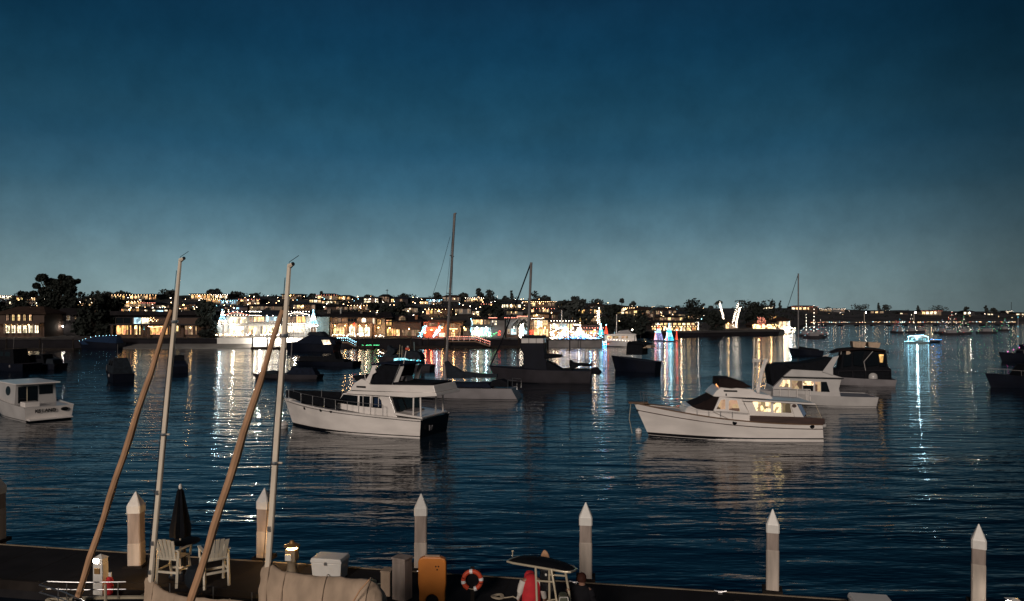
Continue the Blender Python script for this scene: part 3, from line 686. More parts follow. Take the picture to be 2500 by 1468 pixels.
# 9 white gabled house
h = House('plain white house with pink-lit eaves behind a shaggy palm', 1234, 1290, 826, 189)
h.wall(1236, 1290, 778, 826, 'wall_grey', 10); h.wall(1236, 1264, 802, 826, 'wall_brown', 1.5, -1.5, name='garage_bay'); h.flat(1230, 1268, 775, 779, 'roof_tile', 11, -.8); h.flat(1262, 1292, 771, 778, 'wall_cream', 11, -.9)
h.string([(1233, 776), (1264, 776)], 'p', .7, .13); h.string([(1263, 772.5), (1290, 772.5)], 'p', .6, .15); h.win(1248, 1260, 803, 816, 'win_cool', 2, 1, fy=-1.51); h.win(1276, 1288, 800, 816, 'win_cool', 3, 1); h.win(1240, 1244, 804, 814, 'win_dim', 1, 1, fy=-1.51)
h.string([(1268, 794), (1268, 822)], 'W', .5, .14, -2); h.string([(1275, 796), (1275, 822)], 'W', .5, .13, -2); h.lamp(1255, 800, 'c', 120); h.lamp(1280, 790, 'W', 130)
h.scatter(1290, 1302, 806, 816, 60, 'r', .09, -2, -1.6, 'red_light_wheel')
# 10 cream flat-roofed house
h = House('cream flat-roofed house with tall lit windows left of the garlanded terrace', 1291, 1344, 826, 191)
h.wall(1294, 1342, 781, 826, 'wall_cream', 10); h.flat(1290, 1346, 777, 781, 'roof_dark', 11, -.6); h.string([(1298, 778), (1322, 778)], 'W', 1, .1)
h.win(1305, 1310, 783, 798, 'win_warm', 1, 2); h.win(1312, 1318, 783, 798, 'win_cool', 2, 2); h.win(1320, 1324, 784, 798, 'win_white', 1, 1); h.win(1326, 1336, 783, 792, 'win_warm', 3, 1); h.win(1304, 1338, 804, 822, 'win_warm', 5, 1, 'wall_cream')
h.lamp(1330, 800, 'a', 200); h.lamp(1312, 800, 'w', 160)
# 11 garlanded terrace house
h = House('blazing house and waterside terrace hung with swags of white and blue lights', 1344, 1476, 840, 184, name='garlanded_house')
h.wall(1346, 1404, 788, 840, 'wall_cream', 9, 2.0); h.flat(1342, 1408, 783, 788, 'roof_dark', 10, 1.2); h.wall(1404, 1470, 800, 840, 'wall_brown', 8, 2.0); h.flat(1400, 1474, 794, 800, 'roof_tile', 9, 1.0)
h.win(1350, 1364, 792, 802, 'win_warm', 3, 1, fy=1.99); h.win(1368, 1384, 792, 802, 'win_cool', 3, 1, fy=1.99); h.win(1386, 1402, 792, 804, 'win_warm', 3, 1, fy=1.99); h.win(1350, 1400, 808, 828, 'win_amber', 8, 1, 'wall_brown', fy=1.99); h.win(1432, 1462, 808, 822, 'win_amber', 6, 1, 'wall_brown', fy=1.99); h.win(1408, 1428, 808, 822, 'win_warm', 4, 1, fy=1.99)
h.slab(1338, 1476, 836, 840, 'seawall', -3.2, 5.2, 'terrace_floor')
for px in (1344, 1362, 1380, 1400, 1418, 1436, 1454, 1472): h.post(px, 806, 836, .16, 'trim_white', -2.9, 'garland_post')
sw = [(1344, 826), (1362, 814), (1374, 804), (1380, 802), (1400, 810), (1412, 802), (1418, 808), (1436, 816), (1454, 824), (1476, 834)]
h.string(sw, 'W', .42, .11, -2.9, .5); h.string([(a, b + 6) for a, b in sw], 'W', .9, .10, -2.7, .4); h.string([(a, b + 11) for a, b in sw], 'b', .5, .14, -2.9, .5)
h.string([(1342, 832), (1476, 832)], 'c', .6, .11, -3.1, .2); h.string([(1342, 836), (1476, 837)], 'b', .35, .16, -3.25, 0); h.string([(1342, 841), (1476, 842)], 'b', .4, .15, -3.3, 0)
h.string([(1346, 784), (1404, 784)], 'W', .7, .12, .9); h.string([(1402, 793), (1418, 793), (1418, 802)], 'W', .5, .14, .8); h.string([(1420, 801), (1474, 801)], 'p', .8, .13, .8); h.string([(1344, 794), (1344, 834)], 'W', .6, .12, -1.5); h.string([(1352, 790), (1362, 800), (1356, 806), (1370, 800)], 'W', .6, .12, -.5)
h.scatter(1342, 1352, 808, 834, 40, 'W', .12, -2.8, -1.4, 'lit_shrub'); h.scatter(1362, 1420, 800, 832, 70, 'W', .12, -2.6, .5, 'fairy_lights'); h.scatter(1420, 1472, 812, 836, 60, 'c', .12, -2.6, .5, 'fairy_lights'); h.scatter(1376, 1470, 824, 840, 220, 'b', .12, -3.0, -1, 'blue_lights'); h.scatter(1400, 1470, 800, 830, 24, 'r', .1, -2, 1, 'red_lights')
for px, py, c, p in ((1360, 800, 'w', 120), (1390, 806, 'W', 90), (1412, 812, 'c', 90), (1450, 806, 'w', 200), (1375, 832, 'b', 700), (1420, 834, 'b', 900), (1460, 834, 'b', 700), (1440, 825, 'b', 500)): h.lamp(px, py, c, p, -1.6)
MB().tube([(h.x(1372), 1.0, h.h(806)), (h.x(1372), 1.0, h.h(757))], .12, 6).build('flagpole', M['trim_white'], h.t)
# clubhouse and right bank
h = House('long low clubhouse with two rows of amber eave lights', 1590, 1706, 812, 276, 'clubhouse', 'clubhouse')
h.wall(1592, 1704, 788, 812, 'wall_brown', 12); h.flat(1586, 1690, 783, 788, 'roof_dark', 14, -1); h.flat(1586, 1708, 796, 798, 'roof_dark', 3, -3, 'awning'); h.string([(1600, 785), (1686, 785)], 'w', .8, .16); h.string([(1588, 797), (1694, 797)], 'w', .8, .16, -3.1)
for i in range(9): h.win(1600+i*11, 1607+i*11, 789, 794, 'win_warm' if i % 3 else 'win_white', 2, 1, 'wall_brown')
for i in range(8): h.win(1592+i*14, 1601+i*14, 800, 808, ('win_warm', 'win_amber', 'win_white')[i % 3], 3, 1, 'wall_brown')
h.scatter(1590, 1706, 806, 812, 70, 'w', .14); h.lamp(1620, 799, 'w', 260, -2); h.lamp(1660, 799, 'w', 260, -2); h.win(1572, 1578, 786, 796, 'win_white', 1, 2, 'trim_dark')
h = House('small dim boathouse with a yellow porch between the lit palms', 1768, 1800, 808, 300, 'boathouse', 'boathouse')
h.wall(1770, 1802, 788, 808, 'wall_cream', 8); h.hip(1767, 1806, 781, 789, 'roof_tile', 10); h.win(1772, 1779, 792, 806, 'win_warm', 2, 1); h.win(1784, 1792, 794, 804, 'win_dim', 2, 1); h.lamp(1776, 790, 'a', 120); h.scatter(1768, 1800, 804, 809, 20, 'W', .14)
h = House('garden house smothered in warm fairy lights on the right bank', 1832, 1896, 812, 306)
h.wall(1836, 1894, 793, 812, 'wall_brown', 8); h.hip(1832, 1898, 783, 794, 'roof_tile', 10); h.scatter(1832, 1896, 792, 812, 150, 'w', .15, -4, -.5); h.scatter(1846, 1864, 775, 796, 40, 'p', .14, -3, -.5)
for i in range(5): h.win(1839+i*11, 1846+i*11, 797, 808, 'win_warm', 2, 1, 'wall_brown')
h.lamp(1850, 796, 'a', 300); h.lamp(1880, 796, 'a', 300)
h = House('bright yellow-white house at the right tip of the bank', 1898, 1932, 812, 308)
h.wall(1900, 1930, 782, 812, 'wall_cream', 9); h.hip(1897, 1933, 775, 783, 'roof_tile', 11)
for i in range(3): h.win(1903+i*9, 1909+i*9, 786, 793, 'win_warm', 2, 1); h.win(1903+i*9, 1909+i*9, 798, 809, 'win_white', 2, 1)
h.string([(1925, 785), (1925, 810)], 'c', .7, .16); h.scatter(1900, 1938, 800, 813, 60, 'W', .16); h.lamp(1912, 795, 'w', 500); h.lamp(1928, 800, 'c', 500)

# ---------------------------------------------------------------- houses up the hill
HG = 'lit houses on the hillside'
WALLS = ['wall_brown', 'wall_dark', 'wall_grey', 'wall_tan', 'wall_cream', 'wall_dark', 'wall_brown']
def hill(label, a, b, y0, y1, wins='w', floors=None, roof='hip', s=None, glow=None, dens=.7, wm=None, power=300):
    pc = (a + b) / 2; d = land_d(pc, y1); H = House(label, a, b, y1, d, 'house', 'hill_house', HG)
    hh = y1 - y0; rf = max(2.0, hh * .28); fl = floors or (2 if hh >= 15 else 1)
    H.found = 6.0
    H.wall(a, b, y0 + rf, y1, wm or random.choice(WALLS), 10)
    if roof == 'hip': H.hip(a - 2, b + 2, y0, y0 + rf, random.choice(['roof_dark', 'roof_tile', 'roof_blue']), 11.5)
    else: H.flat(a - 2, b + 2, y0 + rf*.4, y0 + rf, 'roof_dark', 11.5, -.9)
    wmn = {'w': 'win_warm', 'W': 'win_white', 'c': 'win_cool', 'a': 'win_amber', 'd': 'win_dim'}
    fh = (y1 - y0 - rf) / fl; n = max(2, int((b - a) / 9)); k = 0
    for f in range(fl):
        for i in range(n):
            if random.random() > dens and k: continue
            k += 1
            wa = lerp(a, b, (i + .15) / n); wb = lerp(a, b, (i + random.choice([.7, .85, .9])) / n); yt = y0 + rf + fh*f + fh*.18
            H.win(wa, wb, yt, yt + fh*.62, wmn[random.choice(wins)], 2, 1, random.choice(['trim_dark', 'wall_brown', 'trim_white']), fr=.1)
    if s: H.string([(a - 1, y0 + rf), (b + 1, y0 + rf)], s, 1.0, .17, -1.1)
    if glow: H.lamp(pc, y0 + rf + fh*.3, glow, power, -2.2, .2)
    return H
hh = [
 ('small pale-roofed hill house with white eave lights at the left edge', -4, 34, 720, 732, 'W', 1, 'flat', 'W', 'c'),
 ('long pink-lit hill house left of the huge tree top', 40, 96, 721, 736, 'wa', 1, 'hip', 'p', 'w'),
 ('low cream hill house just above the far-left dark tree', 22, 80, 732, 745, 'wWd', 1, 'flat', None, 'w'),
 ('hill house with two bright lamps behind the huge tree', 82, 112, 731, 745, 'W', 1, 'hip', None, 'c'),
 ('small yellow-white hill house right of the huge tree', 207, 250, 722, 736, 'wW', 1, 'flat', None, 'w'),
 ('dim low hill house below the small yellow-white one', 165, 235, 736, 748, 'dw', 1, 'flat', 'w', None),
 ('long ridge house with a pinkish lit roof edge, left of the first mast', 270, 382, 716, 733, 'wad', 1, 'flat', 'w', 'w'),
 ('bright amber two-storey hill house with wide glass fronts, left of the first mast', 288, 346, 731, 750, 'wa', 2, 'flat', 'w', 'a'),
 ('hill house with white windows left of the bright amber one', 250, 286, 734, 746, 'W', 1, 'flat', None, 'W'),
 ('hill house trimmed with pink scallops right of the bright amber one', 347, 380, 736, 750, 'dw', 1, 'hip', 'p', None),
 ('dim hill house with a strip of pale windows by the first mast', 382, 416, 742, 753, 'dW', 1, 'flat', None, None),
 ('ridge house with amber windows just right of the first mast', 466, 514, 715, 731, 'wa', 1, 'flat', 'w', 'w'),
 ('ridge house with white eave lights under the touching round trees', 514, 556, 716, 731, 'wW', 1, 'flat', 'W', 'w'),
 ('gabled amber hill house above the hedge tree', 498, 538, 727, 740, 'a', 1, 'hip', 'w', None),
 ('blue-lit hill house above the brightest house', 538, 580, 730, 744, 'c', 1, 'flat', 'c', 'b'),
 ('hill house with warm dots and pink eaves above the brightest house', 586, 634, 726, 744, 'wd', 2, 'hip', 'p', 'w'),
 ('broad brown flat-roofed ridge house beside the second mast', 688, 736, 716, 731, 'dw', 2, 'flat', None, 'a'),
 ('ridge house with a violet light strip right of the second mast', 775, 822, 716, 733, 'dw', 1, 'hip', 'p', None),
 ('small lit house with two bright windows under the violet strip house', 755, 786, 728, 740, 'Ww', 1, 'flat', None, None),
 ('low house with cream and white windows above the tan arches', 786, 832, 732, 742, 'wW', 1, 'flat', None, None),
 ('amber gabled ridge house above the tan arches', 826, 856, 720, 733, 'a', 1, 'hip', None, 'w'),
 ('white-lit ridge house with a long window row left of the wooden pole', 888, 924, 724, 740, 'W', 2, 'flat', None, 'W'),
 ('pale ridge house on both sides of the wooden pole', 926, 950, 718, 738, 'wd', 2, 'hip', None, None),
 ('dim house with yellow dots right of the wooden pole', 954, 996, 724, 740, 'wd', 1, 'hip', None, None),
 ('turquoise-lit hill house left of the tallest mast', 1044, 1078, 728, 744, 'c', 2, 'flat', 'c', 'c'),
 ('wide dark ridge house behind the tallest mast', 1080, 1124, 720, 736, 'd', 1, 'hip', None, None),
 ('small warm house with white lamps left of the turquoise one', 1024, 1046, 732, 744, 'wW', 1, 'flat', None, None),
 ('flat-roofed ridge house under the umbrella pines', 1138, 1180, 724, 738, 'wd', 1, 'flat', 'W', 'a'),
 ('low hill house with a long red roofline below the umbrella pines', 1176, 1226, 740, 750, 'wW', 1, 'flat', 'p', 'w'),
 ('hill house with broad white windows right of the red roofline', 1224, 1272, 738, 753, 'Ww', 1, 'hip', None, 'w'),
 ('long tan ridge house with a lit gable, crossed by the dark ketch mast', 1278, 1356, 732, 750, 'wd', 1, 'hip', 'w', 'w'),
 ('tan ridge house with pink eaves right of the ketch mast', 1356, 1412, 734, 752, 'wa', 1, 'hip', 'p', 'a'),
 ('house with small warm windows below the lit gable', 1236, 1276, 756, 768, 'wd', 1, 'flat', None, None),
 ('dim house with pink dotted eaves below the long tan ridge house', 1296, 1352, 750, 764, 'dw', 1, 'flat', 'p', None),
 ('house with amber picture windows above the terrace', 1408, 1470, 748, 768, 'wa', 1, 'flat', None, None),
 ('house with a bright square window behind the lit palm strand', 1440, 1478, 742, 762, 'Wd', 1, 'hip', None, 'W'),
 ('house dotted with warm lights above the black hedge tree', 1506, 1546, 746, 768, 'wW', 2, 'flat', 'w', 'w'),
 ('brown hill house scattered with lights right of the windswept tree', 1546, 1598, 750, 776, 'wd', 2, 'hip', None, 'a'),
 ('dark hill house with one round lamp above the clubhouse', 1600, 1652, 752, 770, 'd', 1, 'hip', None, None),
 ('dim red-brown house above the right end of the clubhouse', 1656, 1712, 760, 780, 'dw', 1, 'hip', None, None),
 ('tiny lit house on the ridge between the lit palms and the thin far mast', 1862, 1888, 746, 756, 'W', 1, 'flat', 'p', None),
 ('pink-outlined house on the ridge behind the thin far mast', 1932, 1996, 746, 758, 'wW', 1, 'hip', 'p', 'w'),
 ('low dark house with a pale eave strip right of the thin far mast', 2000, 2062, 752, 762, 'd', 1, 'flat', 'W', None),
 ('small amber house above the left causeway lamp', 2124, 2158, 757, 766, 'wd', 1, 'flat', None, None),
 ('small white-lit house left of the domed ridge tree', 2196, 2216, 762, 768, 'W', 1, 'flat', None, None),
 ('long warm house under the domed ridge tree', 2250, 2298, 756, 769, 'wW', 1, 'flat', 'p', 'w'),
 ('lone bright house on the far right slope', 2352, 2380, 758, 769, 'W', 1, 'hip', None, 'W'),
 ('tiny lit house low on the far right slope', 2410, 2426, 764, 770, 'W', 1, 'flat', None, None),
 ('bright strip-lit house near the right edge of the ridge', 2456, 2470, 758, 765, 'W', 1, 'flat', 'W', None),
 ('last lit house at the right edge of the slope', 2480, 2506, 764, 770, 'W', 1, 'flat', None, None)]
hh += [
 ('low terrace house with a warm window band above the far-left roof', 8, 60, 744, 758, 'wd', 1, 'flat', None, 'a'),
 ('dim house with three yellow windows behind the black bushy tree', 190, 246, 748, 762, 'dw', 1, 'hip', None, None),
 ('brown house with lit porch below the bright amber hill house', 296, 350, 750, 762, 'da', 1, 'hip', None, 'a'),
 ('grey house with pale windows above the wide low house roof', 352, 410, 752, 764, 'dW', 1, 'hip', None, None),
 ('house with amber windows between the first mast and the hedge tree', 430, 478, 738, 756, 'ad', 2, 'hip', None, 'a'),
 ('teal-tinted terrace house behind the left gable of the brightest house', 548, 604, 746, 758, 'cd', 1, 'flat', None, 'b'),
 ('dim gabled house behind the bare-looking lit tree', 600, 690, 742, 758, 'dd', 1, 'hip', None, None),
 ('tan house with small windows right of the second mast', 716, 770, 738, 756, 'dw', 1, 'hip', None, 'a'),
 ('plain dark house with one warm window above the tan roof', 790, 850, 744, 758, 'dd', 1, 'hip', None, None),
 ('brown terrace house with lit balcony above the tan arches roof', 852, 912, 742, 758, 'wd', 1, 'flat', 'w', 'a'),
 ('dim wide house behind the cream house with the arch', 955, 1020, 746, 764, 'dd', 1, 'hip', None, None),
 ('red-brown house with lit eaves above the orange-lit house', 1040, 1104, 750, 770, 'da', 1, 'hip', 'w', 'a'),
 ('grey gabled house left of the green-lit one, above the ramp', 1110, 1150, 746, 768, 'dd', 1, 'hip', None, None),
 ('small stone house with one lit arch above the green-lit house', 1152, 1206, 754, 770, 'dW', 1, 'hip', None, 'w'),
 ('wide dim house behind the white gabled house', 1280, 1340, 764, 776, 'dw', 1, 'flat', None, 'a'),
 ('dark house with amber dots behind the round tree by the terrace', 1346, 1404, 762, 780, 'ad', 1, 'hip', None, None),
 ('brown lamp-lit house behind the square-cut tree', 1410, 1466, 768, 786, 'da', 1, 'hip', 'w', 'a'),
 ('dim house with white lamp between the black hedge and the clubhouse', 1548, 1600, 776, 792, 'dW', 1, 'hip', None, 'w'),
 ('dark house with two windows above the clubhouse eaves', 1610, 1668, 770, 784, 'dw', 1, 'hip', None, None),
 ('lamp-lit house behind the fairy-light garden', 1850, 1896, 766, 782, 'wa', 1, 'hip', None, 'a')]
for lab, a, b, y0, y1, wn, fl, rf, st, gl in hh: hill(lab, a, b, y0, y1, wn, fl, rf, st, gl)
def pole_thing(name, label, cat, px, y0, y1, d, r, m='bark', extra=None):
    o = at(px, y1, d); t = thing(name, label, cat, (o.x, d, land_z(px, d) - .3)); top = at(px, y0, d).z - t.location.z
    MB().tube([(0, 0, 0), (.05, 0, top)], [r, r*.7], 6).build('pole', M[m], t); MB().box(-.6, .6, -.08, .08, top-.7, top-.5).build('crossarm', M[m], t)
    if extra: extra(t, top)
pole_thing('utility_pole', 'thin dark wooden pole standing above the ridge left of centre', 'utility pole', 945, 706, 740, 330, .18)
pole_thing('utility_pole', 'hairline pole above the ridge at the far right edge', 'utility pole', 2469, 738, 764, 800, .25)

# ---------------------------------------------------------------- causeway with street lights, far right
ca, cb = at(1978, 0, 545), at(2480, 0, 575); ca.z = cb.z = 0
cw = thing('causeway_bridge', 'low far causeway carrying a line of street and car lights', 'bridge', (ca.x, ca.y, 0), math.atan2(cb.y - ca.y, cb.x - ca.x)); cl = (cb - ca).length
MB().box(0, cl, 0, 7, .6, 1.5).build('deck', M['wall_dark'], cw); MB().box(0, cl, -.15, .1, 1.5, 2.3).build('parapet', M['wall_dark'], cw)
for i in range(14): MB().box(i*cl/13 - .5, i*cl/13 + .5, 1, 6, -2, .6).build('pier', M['seawall_dark'], cw)
def along(n, c, z, r, a=0.0, b=1.0, name='road_lights'):
    m = MB()
    for _ in range(n): m.octa((cl*random.uniform(a, b), random.uniform(-.4, .3), z + random.uniform(-.25, .25)), r*random.uniform(.6, 1.5))
    o = m.build(name, M[BULB[c]], cw); o['kind'] = 'stuff'
along(60, 'w', 2.6, .11, 0, .72); along(26, 'W', 2.6, .11, 0, 1); along(20, 'c', 2.7, .16); along(12, 'r', 2.6, .15); along(14, 'w', 2.6, .11, .8, 1)
for u, side in ((.262, 'left'), (.502, 'right')):
    p = ca.lerp(cb, u); t = thing('street_lamp', f'tall {side} street lamp standing on the far causeway', 'street lamp', (p.x, p.y + 3, 1.5), 0, 'causeway street lamps')
    MB().tube([(0, 0, 0), (0, 0, 8.1), (1.2, 0, 8.5)], .14, 6).build('lamp_post', M['alu_mast'], t); MB().ball((1.2, 0, 8.4), .35, 7, 4).build('lamp_head', M['lamp_white'], t)

# loose points of light among the gardens: too many and too small to count
for nm, c, n, r in (('hillside_lamps_warm', 'w', 230, .15), ('hillside_lamps_white', 'W', 120, .16), ('hillside_lamps_cool', 'c', 40, .14)):
    m = MB()
    for _ in range(n):
        px = random.uniform(-60, 1720) if random.random() < .93 else random.uniform(1720, 2500)
        ds, dr = interp(SHORE, px), interp(RIDGE_D, px); d = lerp(ds + 36, lerp(ds, dr, .86), random.random() ** .8); p = dirpx(px, HY) * d
        m.octa((p.x, p.y, land_z(px, d) + random.uniform(.9, 2.6)), r * random.uniform(.5, 1.3))
    tag(m.build(nm, M[BULB[c]]), 'scattered tiny garden and street lights over the hillside', 'lights', kind='stuff')

# ================================================================ BOATS
class Boat:
    def __init__(s, name, label, cat, B, bow=None, stern=None, origin=None, heading=None, L=None, group='boats moored in the bay'):
        s.B = B
        if origin is None:
            bw, st = onz(*bow), onz(*stern); c = st.copy()
            for _ in range(4):
                u = (bw - c).normalized(); n = Vector((-u.y, u.x, 0))
                if n.y < 0: n = -n                                   # away from the camera
                c = st + n * (B * .5 * .84)
            s.L = (bw - c).length; s.o = (bw + c) / 2; s.u = (bw - c).normalized()
        else:
            s.o = Vector(origin); s.u = Vector((math.cos(heading), math.sin(heading), 0)); s.L = L
        s.v = Vector((-s.u.y, s.u.x, 0)); s.near = 1 if s.v.dot(s.o) < 0 else -1
        s.t = thing(name, label, cat, (s.o.x, s.o.y, 0), math.atan2(s.u.y, s.u.x), group)
    def tr(s, px, py, y=0.0):
        d = dirpx(px, py); O = Vector((0, 0, CAMZ)); k = (y * s.near + (s.o - O).dot(s.v)) / d.dot(s.v); P = O + d * k
        return ((P - s.o).dot(s.u), P.z)
    def P(s, pts, y): return [s.tr(px, py, y) for px, py in pts]
    # hull -------------------------------------------------
    def hull(s, fs, fb, m='gelcoat', p=1.5, rake=.6, trake=.15, draft=.5, full=.48, bs=.86, boot=.12, bootm='black_paint', deckm='gelcoat_grey', transom=None, n=22, flare=.85, cap=None, wlfull=.36):
        L, B = s.L, s.B
        def plan(t):
            a = bs + (1 - bs) * min(1, t / .42) ** .8
            return a * (1 - ((t - full) / (1 - full)) ** 2.1) if t > full else a
        def wl(t):
            a = (bs + (1 - bs) * min(1, t / .42) ** .8) * .93
            return a * max(0, 1 - ((t - wlfull) / (1 - wlfull)) ** 1.7) if t > wlfull else a
        def zs(t): return fs + (fb - fs) * t ** p
        def pt(t, k, sd=1, off=0.0):
            z = k * zs(t); half = lerp(wl(t), plan(t), max(0, k) ** flare) * B / 2 + off
            if k < 0: half *= (1 + k * .35 / max(.1, draft) ) if k > -1 else .5
            return (-L/2 + t*L + rake*max(k, -.3)*t**4 - trake*k*(1-t)**6, sd*max(half, 0.004), z)
        s.pt, s.zs = pt, zs
        ks = [-draft / fs * .9, 0, .2, .4, .6, .8, 1.0]
        ts = [i / n for i in range(n)] + [1 - .25/n, 1.0]
        h = MB()
        for sd in (1, -1):
            vs = [pt(t, k, sd) for t in ts for k in ks]; K = len(ks)
            h.add(vs, [(i*K+j, (i+1)*K+j, (i+1)*K+j+1, i*K+j+1) for i in range(len(ts)-1) for j in range(K-1)])
        o = h.build('hull', M[m], s.t, smooth=True)
        s.hullo = o
        a = [pt(0, k, 1) for k in ks]; b = [pt(0, k, -1) for k in ks]
        q = MB(); q.add([(x-.004, y, z) for x, y, z in a + b], [(i, i+1, len(ks)+i+1, len(ks)+i) for i in range(len(ks)-1)])
        q.build('transom', M[transom or m], s.t)
        d = MB(); up = [pt(t, .96, 1) for t in ts]; dn = [pt(t, .96, -1) for t in ts]; nn = len(ts)
        d.add(up + dn, [(i, i+1, nn+i+1, nn+i) for i in range(nn-1)]).build('deck', M[deckm], s.t)
        if boot:
            bt = MB()
            for sd in (1, -1):
                vs = []
                for t in ts:
                    for zz in (-.05, boot): vs.append(pt(t, zz / zs(t), sd, .012))
                bt.add(vs, [(2*i, 2*i+2, 2*i+3, 2*i+1) for i in range(nn-1)])
            e = [pt(0, z/fs, sd, .012) for z in (-.05, boot) for sd in (1, -1)]; bt.add([(x-.016, y, z) for x, y, z in e], [(0, 1, 3, 2)])
            bt.build('boot_stripe', M[bootm], s.t)
        if cap:
            c = MB()
            for sd in (1, -1): c.tube([pt(t, 1.0, sd, .0) for t in ts], .045, 5)
            c.build('cap_rail', M[cap], s.t, smooth=True)
        return o
    def stripe(s, k0, k1, m, name='rub_rail', r=.035):
        c = MB()
        for sd in (1, -1): c.tube([s.pt(t/20, lerp(k0, k1, t/20), sd, .015) for t in range(21)], r, 5)
        return c.build(name, M[m], s.t, smooth=True)
    def on_hull(s, px, py):
        """t,k on the near side of the hull under a photo pixel"""
        y = s.B/2*.9; t = .5; k = .5
        for _ in range(12):
            x, z = s.tr(px, py, y); t = min(1, max(0, (x + s.L/2) / s.L)); k = z / s.zs(t); y = s.pt(t, min(1, k), 1)[1]
        return t, min(1, k)
    def porthole(s, px, py, r=.14, m='black_glass', oval=1.0):
        t, k = s.on_hull(px, py)
        for sd in (1, -1):
            x, y, z = s.pt(t, k, sd, .012); q = MB()
            q.add([(x + r*oval*math.cos(a*math.pi/6), y, z + r*math.sin(a*math.pi/6)) for a in range(12)] + [(x + r*oval*math.cos(a*math.pi/6), y - sd*.15, z + r*math.sin(a*math.pi/6)) for a in range(12)],
                  [tuple(range(12))] + [(a, (a+1) % 12, (a+1) % 12+12, a+12) for a in range(12)]); q.build('porthole', M[m], s.t)
    # pieces traced on the near side of the superstructure ------------
    def prof(s, name, m, pts, w, k=.05, bevel=0.0, parent=None, lift=0.0, smooth=False):
        P = s.P(pts, w); z0 = min(z for _, z in P)
        return MB().prism([(x, z + lift) for x, z in P], w, k, z0 + lift).build(name, M[m], parent or s.t, bevel=bevel, smooth=smooth)
    def panel(s, name, m, pts, w, k=.05, z0=None, th=.015, both=True, parent=None):
        P = s.P(pts, w); z0 = min(z for _, z in P) if z0 is None else z0
        for sd in ((-s.near, s.near) if both else (s.near,)):
            q = MB(); n = len(P); o = [(x, sd*(w - k*(z-z0) + th), z) for x, z in P]; i = [(x, sd*(w - k*(z-z0) - .03), z) for x, z in P]
            q.add(o + i, [tuple(range(n)), tuple(range(n, 2*n))] + [(a, (a+1) % n, (a+1) % n+n, a+n) for a in range(n)])
            r_ = q.build(name, M[m], parent or s.t)
        return r_
    def bars(s, name, m, segs, y, r, both=True, n=6, parent=None):
        q = MB()
        for sg in segs:
            P = s.P(sg, y)
            for sd in ((s.near, -s.near) if both else (s.near,)):
                q.tube([(x, sd*y, z) for x, z in P], r, n)
                if 'bow_rail' not in name and 'push' not in name: last = q.build({'rigging': 'stay'}.get(name, name), M[m], parent or s.t, smooth=True); q = MB()
        if not q.v: return last
        return q.build(name, M[m], parent or s.t, smooth=True)
    def text(s, txt, size, loc, rot, m, name='name_lettering'):
        c = bpy.data.curves.new(name, 'FONT'); c.body = txt; c.size = size; c.align_x = 'CENTER'; c.align_y = 'CENTER'; c.extrude = .004; c.offset = .012
        c.materials.append(M[m]); f = bpy.data.objects.new('letters', c); col.objects.link(f); bpy.context.view_layer.update()
        me = bpy.data.meshes.new_from_object(f.evaluated_get(bpy.context.evaluated_depsgraph_get())); bpy.data.objects.remove(f)
        o = bpy.data.objects.new(name, me); col.objects.link(o); o.parent = s.t; o.location = loc; o.rotation_euler = rot; return o

def zm(x0, y0, sc_): return lambda pts: [(x0 + a/sc_, y0 + b/sc_) for a, b in pts]

# ---------------------------------------------------------------- white flybridge yacht (centre left)
Z = zm(640, 840, 3.5714)
b = Boat('motor_yacht', 'white flybridge motor yacht with black transom, moored left of centre', 'yacht', 4.5, (716, 1037), (1023, 1072))
fs_ = b.tr(1027, 1025, 1.65)[1]; fb_ = b.tr(700, 974, 0)[1]
b.hull(fs_, fb_, 'gelcoat', p=1.15, rake=.75, boot=.17, transom='black_paint', cap='gelcoat', full=.45)
b.stripe(.93, .93, 'black_paint', 'toe_line', .022)
for p in ((398, 562), (525, 578), (608, 588)): b.porthole(*Z([p])[0], .11)
w = 1.48
b.prof('cabin', 'gelcoat', Z([(640, 560), (655, 515), (700, 430), (1100, 445), (1135, 530), (1175, 640), (900, 610)]), w, .04, .03)
wn = b.panel('window', 'black_glass', Z([(652, 513), (705, 440), (830, 452), (830, 540)]), w, .04, .9, .02)
b.panel('window', 'black_glass', Z([(846, 453), (935, 458), (935, 552), (846, 542)]), w, .04, .9, .02)
b.panel('window', 'black_glass', Z([(950, 459), (1005, 462), (1035, 492), (1042, 530), (1042, 562), (950, 554)]), w, .04, .9, .02)
b.panel('cabin_lining', 'canvas_blue', Z([(975, 468), (1020, 478), (1034, 500), (1036, 552), (975, 545)]), w, .04, .9, .026)
b.prof('cockpit_sole', 'gelcoat_grey', Z([(1140, 640), (1400, 662), (1400, 690), (1140, 680)]), 1.5, 0)
b.prof('cockpit_coaming', 'gelcoat', Z([(1150, 598), (1395, 640), (1395, 655), (1150, 620)]), 1.72, 0, .02)
b.prof('cockpit_seat', 'gelcoat_dim', Z([(1170, 575), (1310, 585), (1310, 625), (1170, 610)]), .8, 0, .03)
b.prof('hardtop', 'gelcoat', Z([(722, 432), (752, 410), (1512, 428), (1522, 455), (1300, 468), (850, 440)]), 1.66, .1, .02)
b.prof('shadow_gap', 'black_paint', Z([(782, 404), (1508, 428), (1505, 438), (1280, 442), (785, 414)]), 1.60, 0)
fl = b.prof('flybridge_coaming', 'gelcoat', Z([(762, 396), (802, 340), (856, 305), (902, 325), (936, 356), (1490, 364), (1510, 425), (1280, 435), (782, 404)]), 1.56, .12, .03)
b.panel('vent_slot', 'black_paint', Z([(824, 365), (905, 368), (907, 385), (826, 380)]), 1.50, 0, .0, .04)
b.prof('flybridge_cover', 'canvas_black', Z([(936, 354), (1130, 362), (1490, 364), (1488, 344), (1300, 338), (1140, 330), (1135, 300), (950, 310)]), 1.32, .1, .05)
